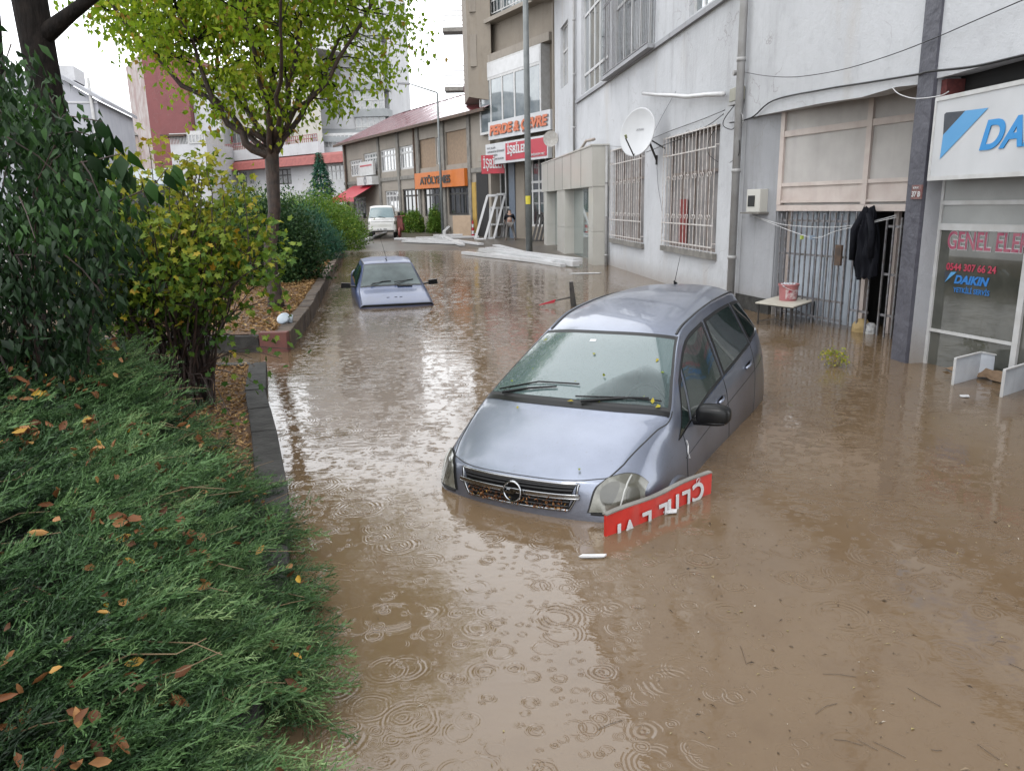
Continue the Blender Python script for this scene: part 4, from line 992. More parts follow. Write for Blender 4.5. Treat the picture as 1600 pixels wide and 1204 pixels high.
# ================================================================== VEHICLES
class Loft:
    """half body given as a table of stations x lines; Catmull-Rom both ways, mirrored in y."""
    def __init__(s, tab): s.T = np.array(tab, dtype=float); s.S, s.V = s.T.shape[:2]
    @staticmethod
    def _w(t): return np.array([-.5 * t + t * t - .5 * t ** 3, 1 - 2.5 * t * t + 1.5 * t ** 3, .5 * t + 2 * t * t - 1.5 * t ** 3, -.5 * t * t + .5 * t ** 3])
    def raw(s, a, b):
        a = min(max(a, 0), s.S - 1 - 1e-9); b_abs = abs(b); sg = -1 if b < 0 else 1
        bb = min(b_abs, s.V - 1 - 1e-9)
        i, j = int(a), int(bb); wa, wb = s._w(a - i), s._w(bb - j); out = np.zeros(3)
        for p in range(4):
            ii = min(max(i - 1 + p, 0), s.S - 1)
            for q in range(4):
                jj = j - 1 + q; f = 1
                if jj < 0: jj = -jj; f = -1       # mirror over the centre line
                jj = min(jj, s.V - 1); P = s.T[ii, jj]
                out += wa[p] * wb[q] * np.array([P[0], P[1] * f, P[2]])
        return Vector((out[0], out[1] * sg, out[2]))
    def nrm(s, a, b):
        e = .02
        b0, b1 = b - e, b + e
        da = s.raw(a + e, b) - s.raw(a - e, b)
        db = s.sm(a, b1) - s.sm(a, b0)
        n = da.cross(db)
        if n.length < 1e-9: n = Vector((0, 0, 1))
        n.normalize()
        c = s.raw(a, b) - Vector((s.T[:, 0, 0].mean(), 0, .5))
        return n if n.dot(c) > 0 else -n
    def sm(s, a, b): return s.raw(a, b)
    def P(s, a, b, off=0.0): return s.raw(a, b) + s.nrm(a, b) * off
    holes = []
    def inhole(s, a, b):
        return any(h[0] < a < h[1] and h[2] < abs(b) < h[3] for h in s.holes)
    def body(s, ds=8, dv=6):
        mb = MB(); na, nb = (s.S - 1) * ds, (s.V - 1) * dv
        def f(u, v):
            a = u * (s.S - 1); b = (v * 2 - 1) * (s.V - 1)
            return s.raw(a, b)
        mb.grid(f, na, nb * 2)
        if s.holes:
            keep = []
            for i in range(na):
                for j in range(nb * 2):
                    a = (i + .5) / na * (s.S - 1); b = ((j + .5) / (nb * 2) * 2 - 1) * (s.V - 1)
                    if not s.inhole(a, b): keep.append(i * nb * 2 + j)
            mb.f = [mb.f[k_] for k_ in keep]; mb.m = [mb.m[k_] for k_ in keep]
        return mb
    def frame(s, mb, corners, off, na, nb, side=1):
        st = len(mb.f); s.patch(mb, corners, off, na, nb, side); c = corners; keep = []
        for i in range(na):
            for j in range(nb):
                u, v = (i + .5) / na, (j + .5) / nb
                if callable(c): a, b = c(u, v)
                else:
                    a = (c[0][0] * (1 - u) + c[1][0] * u) * (1 - v) + (c[3][0] * (1 - u) + c[2][0] * u) * v
                    b = (c[0][1] * (1 - u) + c[1][1] * u) * (1 - v) + (c[3][1] * (1 - u) + c[2][1] * u) * v
                if not s.inhole(a, b): keep.append(st + i * nb + j)
        mb.f = mb.f[:st] + [mb.f[k_] for k_ in keep]; mb.m = mb.m[:st] + [mb.m[k_] for k_ in keep]
        return mb
    def patch(s, mb, corners, off=.004, na=12, nb=8, side=1, mi=0):
        """corners: (a,b) at 00,10,11,01 or a function (u,v)->(a,b)"""
        fn = corners if callable(corners) else None
        def f(u, v):
            if fn: a, b = fn(u, v)
            else:
                c = corners
                a = (c[0][0] * (1 - u) + c[1][0] * u) * (1 - v) + (c[3][0] * (1 - u) + c[2][0] * u) * v
                b = (c[0][1] * (1 - u) + c[1][1] * u) * (1 - v) + (c[3][1] * (1 - u) + c[2][1] * u) * v
            return s.P(a, b * side, off)
        return mb.grid(f, na, nb, mi)
    def line(s, mb, pts_, r=.004, off=.001, n=5, sub=6, side=1, mi=0):
        out = []
        for (p, q) in zip(pts_[:-1], pts_[1:]):
            for k in range(sub): t = k / sub; out.append(s.P(p[0] * (1 - t) + q[0] * t, (p[1] * (1 - t) + q[1] * t) * side, off))
        out.append(s.P(pts_[-1][0], pts_[-1][1] * side, off))
        return mb.tube(out, r, n, mi)

def basis(back_yaw, sink, pitch, roll, origin_local, world_xy, size=1.0):
    bx, by = cos(back_yaw), sin(back_yaw)
    X = Vector((bx, by, tan(pitch))).normalized(); Y = Vector((-by, bx, -tan(roll))); Y = (Y - X * X.dot(Y)).normalized(); Z = X.cross(Y)
    M = Matrix(((X.x, Y.x, Z.x, 0), (X.y, Y.y, Z.y, 0), (X.z, Y.z, Z.z, 0), (0, 0, 0, 1)))
    M = M @ Matrix.Diagonal((size, size, size, 1))
    o = M @ Vector(origin_local)
    M[0][3] = world_xy[0] - o.x; M[1][3] = world_xy[1] - o.y; M[2][3] = -sink - o.z
    return M

# ---------------------------------------------------------------- silver blue compact MPV
TAB = [
 [(.02,0,.32),(.03,.33,.32),(.07,.56,.32),(.13,.68,.32),(.22,.75,.32),(.33,.79,.32),(.43,.81,.30),(.47,.80,.2)],
 [(-.03,0,.54),(-.01,.33,.54),(.04,.58,.54),(.10,.70,.54),(.20,.78,.53),(.33,.82,.48),(.45,.835,.38),(.48,.82,.2)],
 [(.0,0,.66),(.02,.33,.66),(.08,.56,.66),(.14,.68,.66),(.25,.775,.65),(.38,.825,.59),(.50,.84,.42),(.53,.83,.2)],
 [(.055,0,.84),(.075,.32,.84),(.15,.54,.83),(.23,.67,.80),(.35,.775,.75),(.47,.83,.66),(.56,.845,.45),(.58,.83,.2)],
 [(.15,0,.925),(.17,.33,.92),(.26,.55,.91),(.34,.68,.88),(.45,.785,.81),(.56,.837,.69),(.64,.85,.46),(.66,.83,.2)],
 [(.50,0,1.025),(.52,.35,1.02),(.56,.58,1.0),(.60,.71,.96),(.67,.80,.86),(.72,.843,.71),(.76,.855,.47),(.78,.835,.2)],
 [(.84,0,1.085),(.86,.36,1.078),(.90,.63,1.055),(.92,.735,1.01),(.94,.81,.89),(.95,.845,.72),(.96,.855,.48),(.98,.835,.2)],
 [(1.00,0,1.125),(1.03,.36,1.115),(1.14,.665,1.08),(1.17,.735,1.03),(1.18,.812,.905),(1.18,.842,.73),(1.18,.85,.48),(1.18,.83,.2)],
 [(1.36,0,1.335),(1.38,.35,1.325),(1.46,.62,1.28),(1.49,.675,1.235),(1.47,.808,.945),(1.47,.842,.75),(1.47,.85,.48),(1.47,.83,.2)],
 [(1.76,0,1.535),(1.78,.33,1.528),(1.86,.555,1.49),(1.88,.605,1.45),(1.86,.802,.965),(1.86,.842,.76),(1.86,.85,.48),(1.86,.83,.2)],
 [(2.25,0,1.605),(2.25,.34,1.595),(2.25,.56,1.555),(2.25,.61,1.515),(2.25,.80,.99),(2.25,.842,.77),(2.25,.85,.48),(2.25,.83,.2)],
 [(2.80,0,1.62),(2.80,.34,1.61),(2.80,.555,1.565),(2.80,.605,1.52),(2.80,.797,1.015),(2.80,.842,.78),(2.80,.85,.48),(2.80,.83,.2)],
 [(3.35,0,1.60),(3.35,.33,1.588),(3.35,.54,1.535),(3.34,.595,1.48),(3.32,.79,1.045),(3.32,.84,.79),(3.32,.85,.48),(3.32,.83,.2)],
 [(3.72,0,1.56),(3.72,.31,1.545),(3.70,.51,1.485),(3.68,.575,1.42),(3.64,.77,1.09),(3.64,.83,.81),(3.64,.84,.48),(3.64,.82,.2)],
 [(3.88,0,1.46),(3.88,.30,1.445),(3.86,.50,1.38),(3.83,.575,1.30),(3.80,.73,1.12),(3.84,.80,.84),(3.86,.82,.48),(3.84,.80,.2)],
 [(3.96,0,1.18),(3.96,.30,1.17),(3.94,.50,1.14),(3.92,.60,1.10),(3.90,.70,1.02),(3.93,.76,.82),(3.96,.78,.48),(3.95,.76,.2)],
 [(4.02,0,.80),(4.02,.30,.80),(4.01,.50,.79),(4.00,.62,.78),(3.98,.70,.74),(4.00,.73,.62),(4.02,.75,.42),(4.0,.73,.2)],
 [(4.03,0,.30),(4.03,.30,.30),(4.02,.50,.30),(4.01,.62,.30),(3.99,.70,.30),(4.00,.72,.28),(4.0,.73,.25),(4.0,.72,.2)],
]
TAB[7] = [(x - .10, y * (1.07 if k_ < 4 else 1.01), z + (.035 if k_ < 4 else 0)) for k_, (x, y, z) in enumerate(TAB[7])]
TAB[8] = [(x - .06, y * (1.04 if k_ < 4 else 1.01), z + (.015 if k_ < 4 else 0)) for k_, (x, y, z) in enumerate(TAB[8])]
TAB[6] = [(x - .07, y * (1.03 if k_ < 4 else 1.0), z + (.02 if k_ < 4 else 0)) for k_, (x, y, z) in enumerate(TAB[6])]
TAB[5] = [(x - .03, y, z) for x, y, z in TAB[5]]
for i_ in range(5):      # upright nose
    TAB[i_] = [(x + (.15, .14, .115, .075, .03)[i_] + (.04 * max(0, k_ - 3)) * (i_ < 3), y * 1.0, z + (.06, .065, .06, .025, .0)[i_]) for k_, (x, y, z) in enumerate(TAB[i_])]
car_M = basis(radians(59.7), .54, .076, .0228, (2, 0, 0), (1.04, 6.72), 1.045)
car = thing("car", None, "silver blue hatchback stranded bonnet deep in brown water in front of the red sign board", "car", matrix=car_M)
B = Loft(TAB)
B.holes = [(7.25, 8.76, -.1, 2.0), (8.25, 10.0, 3.16, 3.84), (10.375, 11.75, 3.16, 3.84)]
body = B.body(8, 6).build("body", PAINT, car, smooth=True)
# seams (bonnet, doors)
sm_ = MB()
for sd_ in (1, -1):
    B.line(sm_, [(3.98, 2.35), (4.6, 2.62), (5.6, 2.72), (6.6, 2.75), (7.15, 2.65)], .0055, -.001, side=sd_)
    B.line(sm_, [(7.35, 3.98), (7.38, 4.6), (7.3, 5.3), (7.3, 6.4)], .004, 0, side=sd_)
    B.line(sm_, [(10.18, 3.1), (10.2, 4), (10.2, 5), (10.2, 6.4)], .004, 0, side=sd_)
    B.line(sm_, [(11.75, 3.1), (12.05, 4), (12.05, 5), (11.8, 6.4)], .004, 0, side=sd_)
    B.line(sm_, [(7.25, 4.95), (9, 4.98), (12, 4.95), (13.4, 4.9)], .003, 0, side=sd_)
B.line(sm_, [(3.98, -2.35), (3.78, -1.6), (3.72, 0), (3.78, 1.6), (3.98, 2.35)], .0045, -.001)
sm_.build("panel_gap", RUBBER, body)
rr_ = MB()
for sd_ in (1, -1): B.line(rr_, [(9.0, 2.02), (10, 2.05), (11, 2.05), (12, 2.05), (13.2, 2.05)], .013, -.002, side=sd_)
rr_.build("roof_channel", RUBBER, car)
# windscreen: black border, then fogged glass
ws = MB(); B.frame(ws, [(7.03, -2.42), (8.93, -2.25), (8.93, 2.25), (7.03, 2.42)], .003, 60, 60); wso = ws.build("windscreen_border", RUBBER, car, smooth=True)
def wsf(u, v):
    a = 7.18 + (8.82 - 7.18) * u; w_ = (2.18 * (1 - u) + 2.02 * u); b = w_ * (2 * v - 1)
    return a, b
ws = MB(); B.patch(ws, wsf, .006, 18, 24); ws.build("windscreen", WINDSEE, car, smooth=True)
# side windows
def sidewin(mb, sd_, a0, a1, ta0, ta1, off, top=3.14, bot=3.90):
    def f(u, v): return (a0 + (a1 - a0) * u) * (1 - v) + (ta0 + (ta1 - ta0) * u) * v, bot + (top - bot) * v
    B.patch(mb, f, off, 14, 8, side=sd_)
for sd_ in (1, -1):
    fr_ = MB()
    for (a0_, a1_, t0_, t1_) in ((7.0, 10.17, 8.02, 10.15), (10.26, 12.02, 10.26, 11.78)):
        B.frame(fr_, lambda u, v: ((a0_ + (a1_ - a0_) * u) * (1 - v) + (t0_ + (t1_ - t0_) * u) * v, 3.96 + (3.07 - 3.96) * v), .0025, 60, 30, side=sd_)
    bo = fr_.build("window_seal", RUBBER, car, smooth=True)
    for (a0, a1, t0, t1) in ((8.0, 10.10, 8.42, 10.06), (10.32, 11.95, 10.33, 11.70)):
        w_ = MB(); sidewin(w_, sd_, a0, a1, t0, t1, .006); w_.build("side_window", SIDESEE, car, smooth=True)
    w_ = MB(); sidewin(w_, sd_, 7.1, 7.82, 7.95, 8.2, .006, 3.2, 3.90); w_.build("quarter_window", SIDEGL, car, smooth=True)
    w_ = MB(); sidewin(w_, sd_, 12.1, 13.45, 11.86, 12.95, .0025, 3.07, 3.96); w_.build("rear_window_seal", RUBBER, car, smooth=True)
    w_ = MB(); sidewin(w_, sd_, 12.18, 13.32, 11.96, 12.85, .006, 3.16, 3.88); w_.build("rear_side_window", SIDEGL, car, smooth=True)
    p_ = MB(); B.patch(p_, [(7.87, 3.93), (7.97, 3.93), (8.34, 3.12), (8.22, 3.12)], .007, 4, 8, side=sd_); p_.build("window_post", PAINT, car, smooth=True)
    p_ = MB(); B.line(p_, [(7.0, 3.97), (8, 3.97), (10, 3.97), (12, 3.97), (13.4, 3.95)], .006, .003, side=sd_); p_.build("window_trim", CHROME, car)
    for a_c in (9.75, 11.55):
        h_ = MB(); h_.tube([B.P(a_c - .18, 4.42 * sd_, .012), B.P(a_c, 4.42 * sd_, .03), B.P(a_c + .22, 4.42 * sd_, .012)], .013, 8); h_.build("door_handle", PAINT, car, smooth=True)
        h_ = MB(); B.patch(h_, [(a_c - .13, 4.52), (a_c + .17, 4.52), (a_c + .17, 4.34), (a_c - .13, 4.34)], .002, 3, 3, side=sd_); h_.build("handle_recess", BLACK, car)
    # mirror, folded in on the far side
    if sd_ > 0: continue
    mc = Vector((1.47, sd_ * .965, .985)); mr = MB()
    def mf(u, v, mc=mc, sd_=sd_):
        th = u * 2 * pi; ph = (v - .5) * pi
        x, y, z = cos(ph) * cos(th), cos(ph) * sin(th), sin(ph)
        f = lambda q, e: math.copysign(abs(q) ** e, q)
        return mc + Vector((f(x, .7) * .075 - y * sd_ * -.02, f(y, .6) * .125, f(z, .6) * .08 * (1 - .12 * y * sd_)))
    mr.grid(mf, 24, 14); mo = mr.build("wing_mirror", BLACK, car, smooth=True)
    ma = MB(); ma.tube([(1.44, sd_ * .80, .935), (1.46, sd_ * .9, .925), (1.47, sd_ * 1.0, .925)], [.035, .03, .022], 8); ma.tube([(1.40, sd_ * .86, .93), (1.41, sd_ * 1.06, .94)], .008, 6); ma.build("mirror_arm", BLACK, mo, smooth=True)
# cabin: dashboard, wheel, seats
SEAT = pm("seat_cloth", (.16, .165, .18), (.11, .115, .125), 8, .9); DASH = pm("dashboard", (.07, .072, .075), (.05, .05, .055), 6, .7)
dm = MB()
dm.grid(lambda u, v: (1.10 + .42 * u, (v - .5) * 1.36, .985 + .035 * sin(pi * u) - .05 * u * u), 8, 12); dm.quad((1.52, -.68, .935), (1.52, .68, .935), (1.58, .68, .5), (1.58, -.68, .5)); dm.build("dashboard", DASH, car, smooth=True)
dm = MB(); wc_ = Vector((1.66, -.36, .93)); wx, wy = Vector((0, 1, 0)), Vector((.35, 0, .94)).normalized()
dm.tube([wc_ + (wx * cos(2 * pi * i / 24) + wy * sin(2 * pi * i / 24)) * .18 for i in range(25)], .015, 7, cap=False); dm.bar(wc_ - wx * .17, wc_ + wx * .17, .05, .03); dm.bar(wc_, wc_ - wy * .17, .04, .03); dm.build("steering_wheel", BLACK, car)
for (xs0, ys0) in ((2.05, -.36), (2.05, .36), (2.95, -.4), (2.95, 0.0), (2.95, .4)):
    dm = MB(); w_2 = .25 if xs0 < 2.5 else .21
    def sf_(u, v, c=(xs0, ys0), w_2=w_2):
        a = 2 * pi * u; cx_, cy_ = cos(a), sin(a); e = lambda q: math.copysign(abs(q) ** .55, q); k_ = 1 - .18 * max(0, v - .6) * 2
        return (c[0] + .17 * v * .9 + e(cx_) * .065, c[1] + e(cy_) * w_2 * k_, .52 + v * .62)
    dm.grid(sf_, 20, 8); dm.add([sf_(i / 20, 1) for i in range(20)], [tuple(range(20))]); so2 = dm.build("seat", SEAT, car, smooth=False)
    dm = MB()
    def hf_(u, v, c=(xs0, ys0)):
        a = 2 * pi * u; t = (v - .5) * pi; e = lambda q: math.copysign(abs(q) ** .6, q); return (c[0] + .20 + e(cos(t)) * e(cos(a)) * .05, c[1] + e(cos(t)) * e(sin(a)) * .13, 1.25 + e(sin(t)) * .09)
    dm.grid(hf_, 16, 8); dm.build("headrest", SEAT, so2, smooth=True)
dm = MB(); dm.box((1.72, 0, 1.40), (.03, .22, .07)); dm.build("interior_mirror", BLACK, car)
dm = MB(); dm.tube([(1.73, 0, 1.36), (1.735, 0, 1.30)], .002, 4); 
def tf_(u, v): a = 2 * pi * u; t = (v - .5) * pi; return (1.735 + cos(t) * cos(a) * .03, cos(t) * sin(a) * .03, 1.26 + sin(t) * .05)
dm.grid(tf_, 10, 6); dm.build("hanging_charm", pm("charm_pale", (.8, .85, .6), None, 9, .7), car)
dm = MB(); dm.box((2.6, 0, .46), (3.0, 1.5, .02)); dm.box((2.4, .70, .6), (2.2, .03, .5)); dm.box((2.4, -.70, .6), (2.2, .03, .5)); dm.build("cabin_lining", DASH, car)
# wipers
wp = MB()
def wsP(a, b): return B.P(a, b, .022)
wp.tube([wsP(7.12, 1.55), wsP(7.32, .9), wsP(7.42, .3)], [.012, .009, .007], 6); wp.tube([wsP(7.22, 1.75), wsP(7.5, .75), wsP(7.52, -.15)], .006, 5)
wp.build("wiper", BLACK, car)
wp = MB(); wp.tube([wsP(7.1, -.35), wsP(7.3, -1.2), wsP(7.34, -1.6)], [.012, .009, .007], 6); wp.tube([wsP(7.22, -.2), wsP(7.3, -1.1), wsP(7.3, -1.9)], .006, 5)
wp.build("wiper", BLACK, car)
cw = MB(); B.patch(cw, [(6.90, -2.5), (7.08, -2.42), (7.08, 2.42), (6.90, 2.5)], .004, 4, 24); cw.build("cowl", BLACK, car, smooth=True)
# headlights
for sd_ in (1, -1):
    def hf(u, v, k=0.0):
        # u across from inner to outer, v from bottom to top
        bi = 1.72 * (1 - v) + 2.30 * v + k; bo_ = 4.35 * (1 - v) + 4.05 * v - k
        b = bi + (bo_ - bi) * u
        a = (1.88 + .0 * u + k) * (1 - v) + (3.95 + .3 * u - k) * v
        a += .25 * sin(pi * u) * v - .1 * (1 - v) * u
        return a, b
    hb = MB(); B.patch(hb, lambda u, v: hf(u, v, -.04), .002, 12, 12, side=sd_); hbo = hb.build("headlight_seal", RUBBER, car, smooth=True)
    hl = MB(); B.patch(hl, lambda u, v: hf(u, v, .03), .016, 14, 14, side=sd_); hlo = hl.build("headlight", LENS, car, smooth=True)
    ri = MB()
    for (u0_, u1_, v0_, v1_) in ((.10, .44, .18, .80), (.60, .86, .10, .66)):
        def bowl(u, v):
            uu = u0_ + (u1_ - u0_) * (.5 + .5 * (2 * u - 1) * sqrt(max(0, 1 - (2 * v - 1) ** 2 * .8))); return hf(uu, v0_ + (v1_ - v0_) * v)
        B.patch(ri, bowl, .019, 10, 10, side=sd_)
    ri.build("reflector_bowl", pm("lens_shade", (.07, .068, .05), (.13, .125, .10), 3, .25, coat=.8), hlo, smooth=True)
    hs_ = MB(); pp_ = [hf(.50 + .06 * sin(t * 3), t) for t in (0.04, .3, .6, .96)]; B.line(hs_, [(p[0], p[1]) for p in pp_], .007, .016, side=sd_); hs_.build("lens_divider", pm("lens_ridge", (.62, .62, .58), None, 9, .2), hlo, smooth=True)
# grille: dark opening, bars, chrome bar, ring with a flash
gr = MB(); B.patch(gr, [(1.98, -1.18), (3.30, -1.48), (3.30, 1.48), (1.98, 1.18)], .003, 8, 24); gro = gr.build("grille", BLACK, car, smooth=True)
gb_ = MB()
for a in (2.15, 2.35, 2.85, 3.02, 3.18): w__ = 1.16 + .3 * (a - 1.98) / 1.32; B.line(gb_, [(a, -w__), (a, 0), (a, w__)], .006, .008, sub=10)
gb_.build("grille_slat", RUBBER, gro)
gb_ = MB()
for pr_ in ([(1.95, -1.2), (1.92, 0), (1.95, 1.2)], [(3.34, -1.52), (3.36, 0), (3.34, 1.52)], [(1.95, 1.2), (2.6, 1.46), (3.34, 1.52)], [(1.95, -1.2), (2.6, -1.46), (3.34, -1.52)]): B.line(gb_, pr_, .010, .005, sub=10)
gb_.build("grille_surround", CHROME, gro, smooth=True)
def barf(u, v): b = -1.55 + 3.1 * u; a = 2.58 + .07 * abs(b) * .3 + (v - .5) * .15; return a, b
cb = MB(); B.patch(cb, barf, .022, 30, 3); B.line(cb, [(2.50, -1.55), (2.50, 0), (2.50, 1.55)], .006, .018, sub=10); B.line(cb, [(2.66, -1.55), (2.66, 0), (2.66, 1.55)], .006, .018, sub=10); cb.build("chrome_bar", CHROME, car, smooth=True)
ec = B.P(2.58, 0, .035); en = (Vector((-1, 0, .22))).normalized()
em = MB(); pts_ = []
ex = en.cross(Vector((0, 0, 1))).normalized(); ey = ex.cross(en).normalized()
for i in range(37): a = 2 * pi * i / 36; pts_.append(ec + ex * cos(a) * .066 + ey * sin(a) * .066)
em.tube(pts_, .0085, 8, cap=False)
for (q0_, q1_) in (((-.088, .006), (.012, .010)), ((.088, -.006), (-.012, -.010)), ((.014, .012), (-.016, -.012))):
    em.bar(ec + ex * q0_[0] + ey * q0_[1], ec + ex * q1_[0] + ey * q1_[1], .016, .014, up=en)
em.build("emblem", CHROME, car, smooth=False)
ed = MB(); ed.lathe(ec - en * .018, [(.001, 0), (.06, 0)], 24, ax=en); ed.build("emblem_disc", BLACK, car)
# bumper lip line, below the lamps
for sd_ in (1, -1): bl_ = MB(); B.line(bl_, [(1.82, 4.6), (1.74, 3.2), (1.75, 2.1), (1.80, 1.8)], .010, .003, sub=8, side=sd_); bl_.build("bumper_gap", RUBBER, car)
# wheel arches, tyre behind
for sd_ in (1, -1):
    for (xc, ra_) in ((.89, 1.0),):
        ar = MB(); arp = []
        for i in range(25):
            t = pi * i / 24; x = xc - cos(t) * .345; z = .33 + sin(t) * .345
            yb = .845 if z < .6 else .842
            arp.append(Vector((x, sd_ * (.834 + .004 * sin(t)), z)))
        ar.tube(arp, .030, 8); fo = ar.build("arch_flare", PAINT, car, smooth=True)
        dk_ = MB(); base = len(dk_.v)
        vs = [Vector((xc - cos(pi * i / 24) * .315, sd_ * .857, .33 + sin(pi * i / 24) * .315)) for i in range(25)]
        dk_.add(vs, [tuple(range(25))]); dk_.build("arch_liner", BLACK, fo)
        ty = MB(); ty.lathe((xc, sd_ * .845, .31), [(.18, 0), (.20, .012), (.265, .014), (.29, 0), (.29, -.02)], 32, ax=(0, sd_, 0)); ty.build("tyre", RUBBER, car, smooth=True)
an = MB(); p0 = B.P(12.9, .15, 0); an.tube([p0, p0 + Vector((-.05, 0, .035))], [.02, .009], 8); an.tube([p0 + Vector((-.03, 0, .03)), p0 + Vector((.19, .01, .26))], [.004, .002], 5); an.build("antenna", BLACK, car)
# interior ornament hanging behind the glass shows as a pale shape on it; sticker
st = MB(); B.patch(st, [(8.60, .05), (8.66, .05), (8.66, .2), (8.60, .2)], .0075, 2, 2); st.build("sticker", WHITEP, car)
# dent and scratch on the front door edge
sc_ = MB(); B.line(sc_, [(7.45, 4.35), (7.5, 4.6), (7.42, 4.85), (7.5, 5.1)], .006, .001, side=-1); sc_.build("scratch", WHITEP, car)

# ---------------------------------------------------------------- blue saloon further up the street
TB = [
 [(.00,0,.45),(.01,.35,.45),(.03,.64,.45),(.05,.74,.45),(.08,.785,.45),(.12,.80,.45),(.15,.80,.25)],
 [(.00,0,.66),(.01,.35,.66),(.03,.66,.66),(.05,.75,.65),(.08,.79,.62),(.14,.81,.5),(.17,.81,.25)],
 [(.06,0,.745),(.07,.35,.74),(.09,.67,.735),(.10,.745,.715),(.14,.795,.66),(.2,.81,.5),(.22,.81,.25)],
 [(.60,0,.845),(.60,.36,.84),(.60,.68,.825),(.60,.745,.80),(.60,.80,.72),(.6,.81,.5),(.6,.81,.25)],
 [(1.14,0,.925),(1.16,.36,.92),(1.20,.665,.905),(1.22,.73,.875),(1.22,.80,.80),(1.2,.815,.5),(1.2,.81,.25)],
 [(1.50,0,1.155),(1.52,.35,1.15),(1.56,.60,1.13),(1.57,.645,1.10),(1.52,.80,.83),(1.5,.815,.5),(1.5,.81,.25)],
 [(1.88,0,1.365),(1.89,.33,1.36),(1.93,.54,1.34),(1.94,.585,1.31),(1.9,.80,.85),(1.9,.815,.5),(1.9,.81,.25)],
 [(2.35,0,1.40),(2.35,.34,1.395),(2.35,.55,1.37),(2.35,.595,1.33),(2.35,.80,.86),(2.35,.815,.5),(2.35,.81,.25)],
 [(2.85,0,1.395),(2.85,.34,1.39),(2.85,.54,1.36),(2.85,.59,1.32),(2.85,.80,.87),(2.85,.815,.5),(2.85,.81,.25)],
 [(3.15,0,1.34),(3.15,.33,1.335),(3.14,.53,1.30),(3.13,.58,1.26),(3.15,.80,.88),(3.15,.815,.5),(3.15,.81,.25)],
 [(3.60,0,1.03),(3.60,.34,1.02),(3.58,.60,1.0),(3.57,.68,.97),(3.55,.79,.88),(3.55,.81,.5),(3.55,.80,.25)],
 [(3.75,0,.965),(3.75,.35,.96),(3.75,.64,.95),(3.75,.72,.93),(3.75,.785,.86),(3.75,.805,.5),(3.75,.80,.25)],
 [(4.20,0,.93),(4.20,.35,.925),(4.19,.63,.915),(4.18,.71,.89),(4.17,.77,.80),(4.18,.79,.5),(4.18,.78,.25)],
 [(4.24,0,.45),(4.24,.35,.45),(4.23,.63,.45),(4.22,.71,.45),(4.20,.77,.45),(4.2,.78,.4),(4.2,.78,.25)],
]
bc_M = basis(radians(104), .645, .055, 0, (0, 0, 0), (-2.42, 16.15))
bcar = thing("car", None, "blue saloon flooded to its bonnet edge beside the kerb of the far planting bed", "car", matrix=bc_M)
S2 = Loft(TB)
bd2 = S2.body(6, 5).build("body", PAINTB, bcar, smooth=True)
w_ = MB(); S2.patch(w_, [(4.03, -2.3), (5.95, -2.1), (5.95, 2.1), (4.03, 2.3)], .003, 12, 16); w_.build("windscreen_border", RUBBER, bcar, smooth=True)
w_ = MB(); S2.patch(w_, [(4.14, -2.15), (5.84, -1.95), (5.84, 1.95), (4.14, 2.15)], .006, 12, 16); w_.build("windscreen", pm("windscreen_clear", (.09, .12, .12), (.22, .28, .28), 1.2, .12, spec=.30), bcar, smooth=True)
for sd_ in (1, -1):
    for (a0, a1, t0, t1) in ((4.35, 7.2, 5.7, 7.15), (7.35, 8.95, 7.35, 8.75)):
        def f2(u, v): return (a0 + (a1 - a0) * u) * (1 - v) + (t0 + (t1 - t0) * u) * v, 3.88 + (3.14 - 3.88) * v
        w_ = MB(); S2.patch(w_, f2, .004, 10, 6, side=sd_); w_.build("side_window", SIDEGL, bcar, smooth=True)
    mr = MB(); mr.hexa([(1.55, sd_ * .9, .86), (1.62, sd_ * .9, .86), (1.62, sd_ * 1.12, .87), (1.56, sd_ * 1.12, .87), (1.55, sd_ * .9, .97), (1.62, sd_ * .9, .97), (1.62, sd_ * 1.10, .985), (1.56, sd_ * 1.10, .985)]); mr.bar((1.6, sd_ * .78, .88), (1.6, sd_ * .92, .90), .05, .03); mr.build("wing_mirror", BLACK, bcar)
    l_ = MB(); S2.line(l_, [(2.1, 3.0), (3, 2.85), (4, 2.7)], .005, .0, side=sd_); l_.build("bonnet_gap", RUBBER, bcar)
    l_ = MB(); S2.line(l_, [(6, 2.3), (7, 2.3), (8, 2.3), (9, 2.4)], .012, .0, side=sd_); l_.build("roof_gutter", RUBBER, bcar)
l_ = MB()
for (p0, p1, p2, p3) in (((4.1, .2), (4.45, 1.1), (4.5, 1.5), (4.35, .2)), ((4.1, -1.3), (4.4, -.5), (4.42, 0), (4.3, -1.2))):
    l_.tube([S2.P(p0[0], -p0[1], .03), S2.P(p1[0], -p1[1], .02), S2.P(p2[0], -p2[1], .02)], .009, 5); l_.tube([S2.P(p3[0], -p3[1], .014), S2.P(p2[0], -p2[1], .014)], .006, 5)
l_.build("wiper", BLACK, bcar)
l_ = MB(); l_.bar(S2.P(3.95, -.35, .012), S2.P(3.95, -1.3, .012), .05, .012); l_.build("cowl_vent", BLACK, bcar)
l_ = MB(); p0 = S2.P(7.2, .1, 0); p0 = S2.P(6.4, .0, 0); l_.tube([p0, p0 + Vector((.04, .03, .05))], .012, 6); l_.tube([p0 + Vector((.02, 0, .03)), p0 + Vector((.34, .10, .52))], [.005, .003], 5); l_.build("antenna", BLACK, bcar)
l_ = MB()
for y in (-.16, -.04, .14): l_.bar(S2.P(2.62, y * 2.6, .002), S2.P(2.62, y * 2.6 + .16, .002), .025, .006)
l_.build("bonnet_vent", BLACK, bcar)
l_ = MB(); S2.patch(l_, [(1.15, -3.2), (1.75, -3.2), (1.75, 3.2), (1.15, 3.2)], .004, 3, 12); l_.build("grille", BLACK, bcar)

